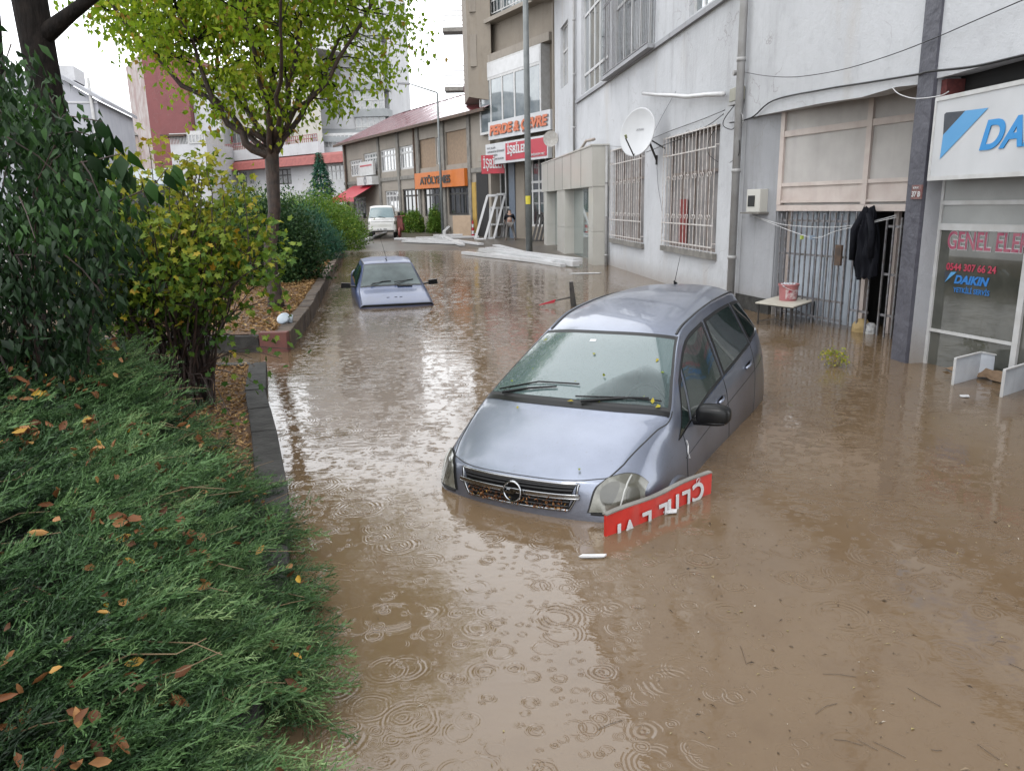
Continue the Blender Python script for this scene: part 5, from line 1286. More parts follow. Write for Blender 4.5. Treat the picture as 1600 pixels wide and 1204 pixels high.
# ---------------------------------------------------------------- white flatbed van
TV = [
 [(.03,0,.38),(.04,.4,.38),(.06,.66,.38),(.10,.76,.38),(.2,.81,.38),(.3,.82,.36),(.4,.82,.3)],
 [(.00,0,.50),(.01,.4,.50),(.03,.68,.50),(.08,.78,.50),(.18,.83,.50),(.3,.835,.5),(.4,.83,.3)],
 [(.02,0,.66),(.03,.4,.66),(.05,.68,.66),(.10,.78,.66),(.2,.83,.66),(.35,.835,.6),(.5,.83,.4)],
 [(.06,0,.95),(.07,.4,.95),(.09,.68,.95),(.14,.77,.94),(.25,.825,.92),(.45,.835,.75),(.6,.83,.5)],
 [(.16,0,1.16),(.17,.4,1.16),(.20,.68,1.15),(.25,.765,1.14),(.38,.82,1.10),(.6,.835,.85),(.7,.83,.5)],
 [(.33,0,1.45),(.34,.38,1.45),(.37,.65,1.44),(.42,.73,1.42),(.55,.80,1.12),(.7,.835,.85),(.8,.83,.5)],
 [(.52,0,1.78),(.53,.36,1.775),(.56,.60,1.75),(.62,.68,1.70),(.7,.80,1.14),(.85,.835,.85),(.9,.83,.5)],
 [(.72,0,1.90),(.72,.35,1.895),(.74,.58,1.865),(.78,.67,1.80),(.9,.80,1.15),(1.0,.835,.85),(1.0,.83,.5)],
 [(1.25,0,1.93),(1.25,.35,1.925),(1.25,.58,1.89),(1.25,.67,1.82),(1.25,.80,1.15),(1.25,.835,.85),(1.25,.83,.5)],
 [(1.6,0,1.90),(1.6,.35,1.895),(1.6,.58,1.865),(1.6,.67,1.80),(1.6,.80,1.15),(1.6,.835,.85),(1.6,.83,.5)],
]
vb = at(598, 368, 45.5)
v_M = basis(radians(97), -gz(vb.x, vb.y) - .02, 0, 0, (0, 0, 0), (vb.x + .0, vb.y))
van = thing("van", None, "white flatbed van facing the camera at the end of the street", "van", matrix=v_M)
VL = Loft(TV)
VL.body(5, 5).build("cab", PAINTW, van, smooth=True)
w_ = MB(); w_.box((1.61, 0, 1.2), (.02, 1.5, 1.3)); w_.build("cab_back", PAINTW, van)
w_ = MB(); VL.patch(w_, [(4.15, -2.55), (6.05, -2.3), (6.05, 2.3), (4.15, 2.55)], .004, 8, 12); w_.build("windscreen", pm("windscreen_van", (.20, .28, .30), (.30, .40, .42), 1.2, .15, spec=.30), van, smooth=True)
w_ = MB(); VL.patch(w_, [(3.15, -1.9), (3.75, -1.9), (3.75, 1.9), (3.15, 1.9)], .004, 4, 8); w_.build("nose_panel", WHITEF, van)
w_ = MB(); VL.line(w_, [(3.1, -1.9), (3.1, 1.9)], .01, .003); VL.line(w_, [(3.8, -1.9), (3.8, 1.9)], .01, .003); w_.build("panel_gap", RUBBER, van)
w_ = MB(); VL.patch(w_, [(.1, -1.9), (.75, -1.9), (.75, 1.9), (.1, 1.9)], .004, 3, 8); w_.build("bumper_opening", BLACK, van)
w_ = MB(); VL.patch(w_, [(1.05, -.8), (1.6, -.8), (1.6, .8), (1.05, .8)], .012, 3, 4); w_.build("number_plate", WHITEP, van)
w_ = MB()
for y in (-.62, -.38, .1, .5): VL.patch(w_, [(1.18, y), (1.48, y), (1.48, y + .22), (1.18, y + .22)], .016, 1, 1)
w_.build("plate_characters", BLACK, van)
for sd_ in (1, -1):
    w_ = MB(); VL.patch(w_, [(2.55, 2.05), (3.25, 2.1), (3.35, 3.9), (2.6, 3.9)], .006, 4, 6, side=sd_); w_.build("headlight", LENS, van, smooth=True)
    w_ = MB(); VL.patch(w_, [(5.3, 3.9), (8.6, 3.9), (8.6, 3.2), (6.6, 3.2)], .004, 6, 4, side=sd_); w_.build("side_window", SIDEGL, van, smooth=True)
    w_ = MB(); w_.box((.42, sd_ * 1.0, 1.35), (.06, .16, .30)); w_.bar((.5, sd_ * .8, 1.2), (.42, sd_ * 1.0, 1.25), .03); w_.build("wing_mirror", BLACK, van)
    w_ = MB(); w_.lathe((.75, sd_ * .72, .32), [(.15, .1), (.30, .1), (.32, .06), (.32, -.1)], 20, ax=(0, sd_, 0)); w_.build("wheel", RUBBER, van, smooth=True)
    w_ = MB(); w_.lathe((3.5, sd_ * .72, .32), [(.15, .1), (.30, .1), (.32, .06), (.32, -.1)], 20, ax=(0, sd_, 0)); w_.build("wheel", RUBBER, van, smooth=True)
w_ = MB(); w_.tube([VL.P(4.12, -.5, .03), VL.P(4.4, .5, .03)], .012, 5); w_.tube([VL.P(4.12, .9, .03), VL.P(4.3, 1.9, .03)], .012, 5); w_.build("wiper", BLACK, van)
w_ = MB(); w_.box((3.2, 0, .78), (2.9, 1.66, .12)); w_.box((3.2, .82, 1.0), (2.9, .04, .36)); w_.box((3.2, -.82, 1.0), (2.9, .04, .36)); w_.box((1.73, 0, 1.05), (.04, 1.6, .5)); w_.build("flatbed", PAINTW, van)
# red barrow like load standing right behind it
rc_ = at(626, 352, 46.3); o = MB()
zb = gz(rc_.x, rc_.y)
o.box((rc_.x, rc_.y + .2, zb + .62), (.28, 1.0, .42)); o.box((rc_.x, rc_.y - .25, zb + .85), (.34, .16, .75)); o.lathe((rc_.x, rc_.y - .5, zb + .32), [(.1, -.06), (.32, -.06), (.34, 0), (.32, .06), (.1, .06)], 18, ax=(1, 0, 0)); o.bar((rc_.x - .3, rc_.y - .4, zb + 1.25), (rc_.x + .35, rc_.y - .4, zb + 1.3), .05)
oo = o.build("motor_scooter", pm("scooter_red", (.30, .06, .05), (.18, .04, .03), 6, .5), None, loc=(rc_.x, rc_.y, zb), bevel=.03); tag(oo, "dark red scooter parked right beside the white van", "scooter")

# ================================================================== PLANTING BEDS AND KERBS
def strip(mb, line_, w, z0, z1, jitter=.0):
    """kerb of constant width w to the LEFT of a polyline (towards -x), as one run of stones"""
    P_ = [Vector((p[0], p[1], 0)) for p in line_]
    nn = []
    for i in range(len(P_)):
        d = (P_[min(i + 1, len(P_) - 1)] - P_[max(i - 1, 0)]).normalized(); nn.append(Vector((-d.y, d.x, 0)))
    for i in range(len(P_) - 1):
        a, b_ = P_[i], P_[i + 1]; na, nb = nn[i] * w, nn[i + 1] * w
        k = max(1, int((b_ - a).length / .8))
        for j in range(k):
            t0, t1 = j / k + .006, (j + 1) / k - .006; dz = random.uniform(-jitter, jitter); o = random.uniform(-jitter, jitter)
            p0 = a.lerp(b_, t0); p1 = a.lerp(b_, t1); q0 = na.lerp(nb, t0); q1 = na.lerp(nb, t1); s_ = Vector((o, 0, 0))
            mb.hexa([V3(p0 + s_, z0), V3(p1 + s_, z0), V3(p1 + q1, z0), V3(p0 + q0, z0), V3(p0 + s_, z1 + dz), V3(p1 + s_, z1 + dz), V3(p1 + q1, z1 + dz), V3(p0 + q0, z1 + dz)])
def soil(name, poly, z, amp=.05, res=.22):
    xs_ = [p[0] for p in poly]; ys_ = [p[1] for p in poly]
    def inside(x, y):
        c = False; j = len(poly) - 1
        for i in range(len(poly)):
            if (poly[i][1] > y) != (poly[j][1] > y) and x < (poly[j][0] - poly[i][0]) * (y - poly[i][1]) / (poly[j][1] - poly[i][1]) + poly[i][0]: c = not c
            j = i
        return c
    bm = bmesh.new(); vs = [bm.verts.new((p[0], p[1], z)) for p in poly]; f = bm.faces.new(vs)
    bmesh.ops.triangulate(bm, faces=bm.faces[:])
    n_ = 5
    for _ in range(n_): 
        es = [e for e in bm.edges if e.calc_length() > res * 3]
        if not es: break
        bmesh.ops.subdivide_edges(bm, edges=es, cuts=1, use_grid_fill=False); bmesh.ops.triangulate(bm, faces=bm.faces[:])
    for v in bm.verts: v.co.z = z + amp * noise.noise(v.co * 1.3) + amp * .4 * noise.noise(v.co * 5)
    me = bpy.data.meshes.new(name); bm.to_mesh(me); bm.free()
    o = finish(name, me, MULCH, None, smooth=True); tag(o, kind="structure"); return o

K1 = [(-.95, 1.2), (-1.0, 2.4), (-1.28, 3.9), (-1.62, 5.1), (-2.15, 6.6), (-2.75, 8.2), (-3.22, 9.75)]
KZ = .16
kb = MB(); strip(kb, K1, .22, -.5, KZ, .006); strip(kb, [(-3.24, 9.78), (-4.6, 9.82), (-6.3, 9.9)], .15, -.5, KZ - .02, .004)
o = kb.build("kerb", STONE, bevel=.012); tag(o, kind="structure")
soil("flower_bed", [(-1.15, 1.2), (-1.2, 2.4), (-1.48, 3.9), (-1.82, 5.1), (-2.35, 6.6), (-2.95, 8.2), (-3.3, 9.66), (-6.2, 9.78), (-6.6, 5.0), (-6.6, 1.2)], .11, .03)
kb = MB(); strip(kb, [(-6.62, 1.2), (-6.62, 5), (-6.25, 9.7)], .15, -.5, .15, .004)
o = kb.build("kerb", STONE, bevel=.012); tag(o, kind="structure")
K2 = [(-3.34, 11.35), (-3.95, 15.2), (-4.75, 19.5), (-5.75, 25.0), (-6.9, 31.5), (-8.2, 38.0)]
K2Z = .30
kb = MB(); strip(kb, K2, .22, -.5, K2Z, .012)
o = kb.build("kerb", pm("bed_wall_stone", (.20, .15, .11), (.10, .075, .06), 4, .85, spec=.25, bmp=1, bsc=9, bd=.03), bevel=.015); tag(o, kind="structure")
kb = MB(); kb.box((-3.58, 11.30, -.1), (.42, .16, .8)); o = kb.build("kerb", pm("bed_wall_red", (.26, .09, .07), (.16, .06, .05), 6, .75, bmp=.6, bsc=12), bevel=.012); tag(o, kind="structure")
kb = MB(); kb.box((-6.2, 11.30, -.1), (4.8, .16, .70)); o = kb.build("kerb", STONE, bevel=.012); tag(o, kind="structure")
soil("flower_bed", [(-3.55, 11.4), (-4.15, 15.2), (-4.95, 19.5), (-5.95, 25), (-7.1, 31.5), (-8.4, 38), (-13.5, 38), (-12.0, 25), (-9.4, 15), (-8.6, 11.4)], K2Z - .05, .05, .5)

# ================================================================== VEGETATION
def frames(D, N):
    D = D / np.linalg.norm(D, axis=1, keepdims=True)
    N = N - (N * D).sum(1, keepdims=True) * D; N = N / (np.linalg.norm(N, axis=1, keepdims=True) + 1e-9)
    return D, N, np.cross(D, N)
def leaves(P, D, N, Ln, Wd, shape="ovate"):
    """returns V, F(tri), tint index per vertex (leaf id)"""
    D, N, B_ = frames(D, N); n = len(P)
    if shape == "ovate":
        T = np.array([(0, 0, 0), (.38, .5, .10), (.38, -.5, .10), (.5, 0, 0), (1, 0, -.18)]); F = np.array([(0, 3, 1), (0, 2, 3), (3, 4, 1), (3, 2, 4)])
    elif shape == "lobed":
        T = np.array([(0, 0, 0), (.12, .42, .05), (.30, .28, .03), (.58, .56, .02), (.62, .22, .04), (1.0, 0, -.12), (.62, -.22, .04), (.58, -.56, .02), (.30, -.28, .03), (.12, -.42, .05)])
        F = np.array([(0, i, i + 1) for i in range(1, 9)])
    elif shape == "needle":
        T = np.array([(0, .5, 0), (0, -.5, 0), (1, 0, 0)]); F = np.array([(0, 1, 2)])
    elif shape == "curl":
        T = np.array([(0, 0, 0), (.3, .42, .22), (.3, -.42, .16), (.5, 0, .0), (.72, .3, .30), (.72, -.34, .2), (1, 0, .25)]); F = np.array([(0, 3, 1), (0, 2, 3), (3, 4, 1), (3, 2, 5), (3, 6, 4), (3, 5, 6)])
    Ln = Ln[:, None, None]; Wd = Wd[:, None, None]
    V = P[:, None, :] + D[:, None, :] * T[None, :, 0:1] * Ln + B_[:, None, :] * T[None, :, 1:2] * Wd + N[:, None, :] * T[None, :, 2:3] * Ln
    k = len(T); FF = F[None] + (np.arange(n) * k)[:, None, None]
    return V.reshape(-1, 3), FF.reshape(-1, 3), k
def leaf_obj(name, P, D, N, Ln, Wd, mat, parent, shape="ovate", tint=None, loc=None):
    V, F, k = leaves(P, D, N, Ln, Wd, shape)
    if tint is None: tint = RNG.random(len(P))
    return np_mesh(name, V, F, mat, parent, loc, np.repeat(tint, k))
def rnd_unit(n):
    v = RNG.normal(size=(n, 3)); return v / np.linalg.norm(v, axis=1, keepdims=True)

LEAF_TREE = leafmat("leaf_yellow_green", [(0., (.08, .15, .012)), (.5, (.19, .29, .02)), (.85, (.33, .40, .04)), (.95, (.30, .22, .05)), (1., (.22, .10, .03))], .5, .55)
LEAF_SHRUB = leafmat("leaf_shrub", [(0., (.035, .085, .015)), (.45, (.07, .13, .018)), (.8, (.17, .21, .022)), (.94, (.32, .27, .03)), (1., (.30, .15, .02))], .5, .35)
LEAF_DARK = leafmat("leaf_dark", [(0., (.004, .011, .004)), (.6, (.010, .028, .008)), (1., (.030, .075, .016))], .5, .2, .22)
LEAF_HEDGE = leafmat("leaf_hedge", [(0., (.012, .035, .014)), (.6, (.025, .06, .02)), (1., (.07, .11, .03))], .5, .2)
LEAF_LIGHT = leafmat("leaf_light", [(0., (.03, .08, .01)), (.6, (.08, .15, .02)), (1., (.18, .22, .035))], .5, .3)
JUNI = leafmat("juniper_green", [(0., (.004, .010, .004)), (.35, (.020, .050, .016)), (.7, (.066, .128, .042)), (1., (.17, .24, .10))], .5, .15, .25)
JUNI2 = leafmat("juniper_far", [(0., (.015, .06, .035)), (.6, (.035, .10, .065)), (1., (.08, .15, .10))], .5, .15)
THUJA = leafmat("thuja_green", [(0., (.012, .04, .008)), (.6, (.03, .08, .012)), (1., (.07, .13, .02))], .5, .2)
DEADLEAF = leafmat("leaf_dead", [(0., (.06, .025, .012)), (.5, (.15, .06, .025)), (.88, (.26, .13, .055)), (1., (.42, .26, .04))], .55, .2)

def curve_pts(a, b, bow, n=6, wob=.03):
    a = Vector(a); b = Vector(b); d = (b - a); ln = d.length; out = []
    for i in range(n + 1):
        t = i / n; p = a.lerp(b, t) + Vector(bow) * (sin(pi * t)) + Vector((random.gauss(0, wob), random.gauss(0, wob), random.gauss(0, wob))) * ln * (t * (1 - t) * 4)
        out.append(p)
    return out

# ---------------------------------------------------------------- street tree with yellow green crown
tb = gp(432, 482, .26)
tree = thing("street_tree", tb, "street tree with a broad yellow green crown and brown trunk in the far planting bed", "tree")
fork = at(424, 232, tb.y)
tk = MB()
trunk_pts = [tb + Vector((0, 0, -.15)), tb + Vector((0, 0, .25)), tb + Vector((-.04, 0, 1.0)), tb.lerp(fork, .62) + Vector((.02, 0, 0)), fork]
tk.tube(trunk_pts, [.19, .135, .115, .11, .13], 16)
limbs = []
CC = Vector((tb.x + .25, tb.y + .1, 6.35)); CR = Vector((3.45, 2.9, 2.85))
for (px, py, dy, r_) in ((330, 150, -.3, .085), (250, 60, .6, .05), (415, 60, .4, .08), (470, 30, -.5, .06), (530, 60, .3, .055), (480, 110, 1.5, .045), (380, 20, -1.5, .05), (300, 10, 1.3, .045), (575, 20, -.7, .045), (350, 90, 2.0, .04), (440, 90, -1.9, .045), (190, 30, -.2, .05)):
    e_ = at(px, py, tb.y + dy); e_ = Vector(e_)
    bow = Vector((0, 0, -.18)) if abs(px - 420) > 60 else Vector((.05, 0, 0))
    start = fork + Vector((0, 0, random.uniform(-.25, .15)))
    c = curve_pts(start, e_, bow, 7, .02)
    e2 = e_ + (e_ - c[-3]).normalized() * random.uniform(.8, 1.5) + Vector((0, 0, .5)); c += curve_pts(e_, e2, (0, 0, 0), 3, .03)[1:]
    n_ = len(c); tk.tube(c, [r_ * (1 - .85 * i / (n_ - 1)) + .008 for i in range(n_)], 8)
    limbs += [(p, r_ * (1 - .85 * i / (n_ - 1)) + .008) for i, p in enumerate(c)][2:]
cent = []
tries = 0
while len(cent) < 590 and tries < 30000:
    tries += 1
    v = Vector(rnd_unit(1)[0]) * (random.random() ** .42)
    p = CC + Vector((v.x * CR.x, v.y * CR.y, v.z * CR.z))
    nn_ = noise.noise(p * .8)
    if nn_ < -.16: continue
    lowz = 3.30 + .12 * ((p.x - CC.x - .5) ** 2) + .35 * noise.noise(p * 1.1)
    if p.z < lowz: continue
    if p.x - CC.x > 1.2 and p.z < 3.6 + (p.x - CC.x - 1.2) * 1.15: continue
    cent.append(p)
tw_ = MB()
for p in cent:
    best = min(limbs, key=lambda q: (q[0] - p).length + (.6 if q[0].z > p.z + .3 else 0))
    if (best[0] - p).length > .12:
        c = curve_pts(best[0], p, Vector((0, 0, .06)), 4, .04); r0_ = min(best[1] * .6, .022); tw_.tube(c, [r0_, r0_ * .8, r0_ * .6, .006, .004], 4, cap=False)
to_ = tk.build("trunk", BARKL, tree, smooth=True); tw_.build("twigs", BARK, tree)
NPC = 52
C_ = np.repeat(np.array([tuple(p) for p in cent]), NPC, axis=0); n_ = len(C_)
P_ = C_ + RNG.normal(size=(n_, 3)) * np.array([.24, .24, .19])
D_ = RNG.normal(size=(n_, 3)) * .55 + np.array([0, 0, -.8]); N_ = RNG.normal(size=(n_, 3)) + np.array([0, -.3, .5])
cl = np.repeat(RNG.random(len(cent)), NPC)
tint = np.clip(.55 * cl + .5 * RNG.random(n_) - .02, 0, 1); tint = np.where(RNG.random(n_) < .05, .97, np.minimum(tint, .9))
leaf_obj("crown", P_, D_, N_, RNG.uniform(.08, .145, n_), RNG.uniform(.05, .09, n_), LEAF_TREE, tree, "ovate", tint)
# second crown mass higher up so that the water mirrors a whole tree
# ---------------------------------------------------------------- large multi-stemmed shrub
sbp = gp(282, 632, .14)
shrub = thing("shrub", sbp, "large yellow green shrub with a fan of dark bare stems in the near planting bed", "shrub")
st_ = MB(); ends = []
for i in range(120):
    a = random.uniform(0, 2 * pi); r_ = .24 * sqrt(random.random())
    b0 = sbp + Vector((cos(a) * r_ * 1.5, sin(a) * r_, -.05))
    a2 = a + random.gauss(0, .35); rr_ = random.uniform(.15, 1.0) ** .7
    top = sbp + Vector((cos(a2) * 1.08 * rr_ - .06, sin(a2) * .85 * rr_, random.uniform(1.45, 2.50) * (1 - .26 * rr_ * rr_)))
    c = curve_pts(b0, top, Vector((-cos(a2) * .10, -sin(a2) * .08, .06)), 7, .018)
    r0_ = random.uniform(.008, .017); st_.tube(c, [r0_ * (1 - .08 * k_) for k_ in range(len(c))], 5, cap=False)
    ends += c[3:] + [c[-1]] * 2
    for _ in range(3):
        k_ = random.randint(3, 6); q = c[k_] + Vector((random.gauss(0, .16), random.gauss(0, .16), random.uniform(0, .25))); st_.tube([c[k_], c[k_].lerp(q, .5) + Vector((0, 0, .02)), q], [.005, .004, .003], 4, cap=False); ends += [q, q]
for (px, py) in ((292, 248), (322, 246), (232, 225), (205, 262), (345, 268), (262, 262), (380, 285), (180, 250)):
    e_ = Vector(at(px, py, 7.6 + random.uniform(-.3, .3))); c = curve_pts(e_ + Vector((random.gauss(0, .05), 0, -1.0)), e_, (0, 0, 0), 6, .01); st_.tube(c, [.008, .007, .006, .006, .005, .004, .003], 5, cap=False); ends += [e_] * 3 + [c[-2]]
# low side shoots reaching over the kerb
for (px, py, Y) in ((436, 400, 7.0), (430, 470, 7.3), (412, 530, 7.0), (440, 560, 6.9), (400, 600, 7.2), (340, 640, 6.7), (215, 520, 7.4), (200, 470, 7.6), (360, 650, 6.6), (395, 560, 7.6), (420, 440, 7.8), (455, 545, 7.0)):
    e_ = Vector(at(px, py, Y)); b0 = sbp + Vector((random.uniform(-.1, .2), 0, random.uniform(.1, .5)))
    c = curve_pts(b0, e_, Vector((0, 0, .18)), 7, .015); st_.tube(c, [.009, .008, .007, .006, .005, .004, .004, .003], 5, cap=False); ends += c[4:] + [e_] * 3
st_.build("stems", TWIG, shrub)
E_ = np.array([tuple(p) for p in ends]); NPC = 7
C_ = np.repeat(E_, NPC, axis=0); C_ = C_[RNG.random(len(C_)) < np.clip((C_[:, 2] - .75) * 1.1, .16, 1)]; n_ = len(C_)
P_ = C_ + RNG.normal(size=(n_, 3)) * .085
D_ = RNG.normal(size=(n_, 3)) * .8 + np.array([0, 0, -.45]); N_ = RNG.normal(size=(n_, 3)) * .6 + np.array([0, -.4, .8])
tint = np.clip(.34 + .38 * (P_[:, 2] - .9) / 1.2 + RNG.normal(size=n_) * .2, 0, .88); tint = np.where(RNG.random(n_) < .035, RNG.uniform(.9, 1., n_), tint)
leaf_obj("foliage", P_, D_, N_, RNG.uniform(.05, .095, n_), RNG.uniform(.045, .085, n_), LEAF_SHRUB, shrub, "lobed", tint)
# tall loose shoots at its top
# ---------------------------------------------------------------- big dark trunk at the left edge
tb2 = gp(142, 606, .12)
tt2 = MB(); topp = at(52, 0, tb2.y)
vert = tb2.copy()
tt2.tube([tb2 + Vector((0, 0, -.2)), tb2 + Vector((0, 0, .3)), tb2 + Vector((-.02, 0, 1.6)), tb2 + Vector((.02, 0, 3.0)), tb2 + Vector((-.02, 0, 4.4)), tb2 + Vector((.05, 0, 7.5))], [.26, .17, .15, .16, .17, .13], 18)
big = thing("tree", tb2, "tall tree with a thick black wet trunk at the left edge", "tree")
q0 = at(62, 50, tb2.y); q1 = at(110, 22, tb2.y - .1); q2 = at(165, -20, tb2.y - .2)
tt2.tube([q0 + Vector((-.05, 0, -.1)), q0.lerp(q1, .5) + Vector((0, 0, -.03)), q1, q2, q2 + Vector((.9, 0, .9))], [.10, .085, .07, .05, .03], 10)
q0 = at(28, 160, tb2.y); q1 = at(0, 20, tb2.y + .2)
tt2.tube([tb2 + Vector((-.05, 0, 1.9)), q0 + Vector((-.28, .1, .0)), q1 + Vector((-.15, .1, 0)), q1 + Vector((-.5, 0, 1.8))], [.10, .09, .08, .06], 10)
tt2.build("trunk", BARK, big, smooth=True)
n_ = 9000; cc = [Vector((random.gauss(0, 1.5), random.gauss(0, 1.3), random.uniform(6.2, 9.2))) + tb2 + Vector((-1.0, .2, 0)) for _ in range(150)]
C_ = np.repeat(np.array([tuple(p) for p in cc]), 60, axis=0); n_ = len(C_); P_ = C_ + RNG.normal(size=(n_, 3)) * .33
leaf_obj("crown", P_, RNG.normal(size=(n_, 3)) * .6 + np.array([0, 0, -.6]), rnd_unit(n_), RNG.uniform(.08, .13, n_), RNG.uniform(.05, .08, n_), LEAF_TREE, big, "ovate")
# few leaves near the branch crossing the top edge
# ---------------------------------------------------------------- dark drooping shrub in front of it
dkb = Vector((-3.35, 4.95, .12))
dark = thing("shrub", dkb, "dark green shrub with large drooping leaves around the black trunk at the left", "shrub")
st_ = MB(); cl_ = []
def dark_ok(p):
    d = p - Vector((0, 0, CAM_H)); f = d.dot(Fv); x = 800 + FPX * d.dot(Rv) / f; y = 602 - FPX * d.dot(Uv) / f
    lim = np.interp(y, [90, 130, 180, 240, 330, 400, 450, 520, 570, 620, 700], [0, 40, 85, 140, 192, 200, 178, 145, 130, 125, 90])
    return x < lim + 10 * noise.noise(p * 6) and y > 80, x, y
while len(cl_) < 560:
    p = Vector((random.uniform(-4.9, -2.3), random.uniform(4.35, 5.9), random.uniform(.25, 3.2)))
    ok, x, y = dark_ok(p)
    if ok and noise.noise(p * 1.9) > -.33: cl_.append(p)
for i in range(40):
    a = random.uniform(0, 2 * pi); p = random.choice(cl_); b0 = dkb + Vector((cos(a) * .35, sin(a) * .3, -.05)); c = curve_pts(b0, p, Vector((-.05, 0, .25)), 7, .02); st_.tube(c, [.013, .012, .011, .009, .008, .006, .005, .004], 5, cap=False)
for p in cl_[:260]:
    q = p + Vector((random.gauss(-.1, .12), random.gauss(0, .12), random.uniform(.05, .3))); st_.tube([q, q.lerp(p, .5) + Vector((0, 0, .03)), p], [.005, .004, .003], 4, cap=False)
st_.build("stems", TWIG, dark)
C_ = np.repeat(np.array([tuple(p) for p in cl_]), 34, axis=0); n_ = len(C_); P_ = C_ + RNG.normal(size=(n_, 3)) * .095
D_ = RNG.normal(size=(n_, 3)) * .38 + np.array([0.1, -.1, -1.0]); N_ = RNG.normal(size=(n_, 3)) * 1.0 + np.array([.3, -.6, .2])
leaf_obj("foliage", P_, D_, N_, RNG.uniform(.045, .11, n_), RNG.uniform(.018, .045, n_), LEAF_DARK, dark, "ovate", np.clip(RNG.random(n_) * .7 + .3 * (P_[:, 2] > 1.9), 0, 1))  # upper leaves tinted lighter, highlights put into the colour
# arching shoots with big leaves against the sky
st_ = MB(); PP = []
for path in (((60, 215), (120, 205), (150, 215), (148, 240)), ((40, 270), (100, 180), (160, 190), (170, 215)), ((90, 260), (150, 250), (190, 240), (196, 262)), ((30, 400), (150, 330), (240, 290), (262, 262)), ((80, 300), (120, 260), (140, 275), (142, 300))):
    c = [Vector(at(x, y, 4.9 + .05 * k_)) for k_, (x, y) in enumerate(path)]; st_.tube(c, [.006, .005, .004, .003], 5, cap=False)
    for k_ in range(1, 4):
        for _ in range(3): PP.append(tuple(c[k_] + Vector((random.gauss(0, .02), random.gauss(0, .03), random.gauss(0, .02)))))
st_.build("arching_shoots", TWIG, dark)
PP = np.array(PP); n_ = len(PP)
leaf_obj("hanging_leaves", PP, RNG.normal(size=(n_, 3)) * .25 + np.array([.05, 0, -1.]), RNG.normal(size=(n_, 3)) * .3 + np.array([0, -1, .1]), RNG.uniform(.12, .17, n_), RNG.uniform(.075, .10, n_), LEAF_DARK, dark, "ovate", RNG.uniform(.3, .9, n_))
# thuja at the very left
th = thing("thuja", (-3.72, 4.7, .1), "bright green thuja bush cut by the left edge of the view", "shrub")
n_ = 14000; v = rnd_unit(n_); r_ = RNG.random(n_) ** .25
P_ = np.array([-3.72, 4.72, 1.12]) + v * r_[:, None] * np.array([.36, .4, .66]) * (1 + .12 * np.sin(v[:, 2:3] * 9 + v[:, 0:1] * 7))
leaf_obj("foliage", P_, v * .7 + np.array([0, 0, .9]) + RNG.normal(size=(n_, 3)) * .3, rnd_unit(n_), RNG.uniform(.035, .07, n_), RNG.uniform(.008, .016, n_), THUJA, th, "ovate")
t_ = MB(); t_.tube([(-3.72, 4.72, .05), (-3.72, 4.72, 1.5)], [.04, .015], 7); t_.build("trunk", BARK, th)

# ---------------------------------------------------------------- junipers in the foreground
def smooth(t): t = np.clip(t, 0, 1); return t * t * (3 - 2 * t)
EX = np.array([-.60, -.60, -.64, -.78, -.97, -1.22, -1.60, -2.16, -2.85, -3.6, -4.2]); EY = np.array([-.5, .8, 1.6, 2.3, 3.1, 3.9, 4.7, 5.4, 6.0, 6.4, 6.6])
def jedge(y): return np.interp(y, EY, EX)
def jheight(x, y):
    d = jedge(y) - x
    e = smooth((d + .02) / .75); e2 = smooth((6.95 - y) / .9)
    h = .16 + (.46 + .40 * smooth((-x - 1.3) / 2.3)) * e * e2
    lump = np.sin(x * 2.3 + 1.2 * np.sin(y * 1.7)) * .07 + np.sin(y * 3.3 + x * 1.1) * .075 + .05 * np.sin(x * 5.1 + y * 6.7) + .03 * np.sin(x * 11 - y * 9)
    return h + lump * e * e2
def jdark(x, y): return np.sin(x * 4.1 + 2 * np.sin(y * 2.3)) * np.sin(y * 3.7 - x * 1.9)
# one spray: arching stem with two-ranked twiglets, each with scale-leaf points
def make_spray(seed, curl=.25):
    r = np.random.default_rng(seed); V = []; F = []
    def tri(p0, p1, w):
        d = p1 - p0; s_ = np.cross(d, r.normal(size=3)); s_ = s_ / (np.linalg.norm(s_) + 1e-9) * w
        b_ = len(V); V.extend([p0 - s_ * .8, p0 + s_ * .8, p1]); F.append((b_, b_ + 1, b_ + 2))
    def stem(t): return np.array([t, .05 * np.sin(t * 3 + seed), curl * .5 * t - .55 * curl * t * t])
    ns = 9
    for i in range(ns): tri(stem(i / ns), stem((i + 1.3) / ns), .012)
    nt_ = 22
    for i in range(nt_):
        t = .10 + .88 * i / nt_; p = stem(t); sd_ = 1 if i % 2 else -1; ln = (.30 * (1 - t) ** .7 + .07) * r.uniform(.7, 1.15)
        dirn = np.array([.80, sd_ * .62, .10]) + r.normal(size=3) * .16; dirn /= np.linalg.norm(dirn); droop = r.uniform(-.1, .12)
        q = p + dirn * ln + np.array([0, 0, droop * ln]); tri(p, q, .0075)
        m_ = max(4, int(ln * 34))
        for j in range(m_):
            s_ = (j + .5) / m_; a = p + (q - p) * s_
            dd = dirn * .7 + np.array([.2, sd_ * -.3 if j % 2 else sd_ * .5, .25 * (1 if j % 3 else -1)]) + r.normal(size=3) * .25; dd /= np.linalg.norm(dd)
            tri(a, a + dd * r.uniform(.035, .065), .0085)
    return np.array(V), np.array(F)
SPR = [make_spray(i, c) for i, c in ((1, .2), (2, .45), (3, .1), (4, .6), (5, .3))]
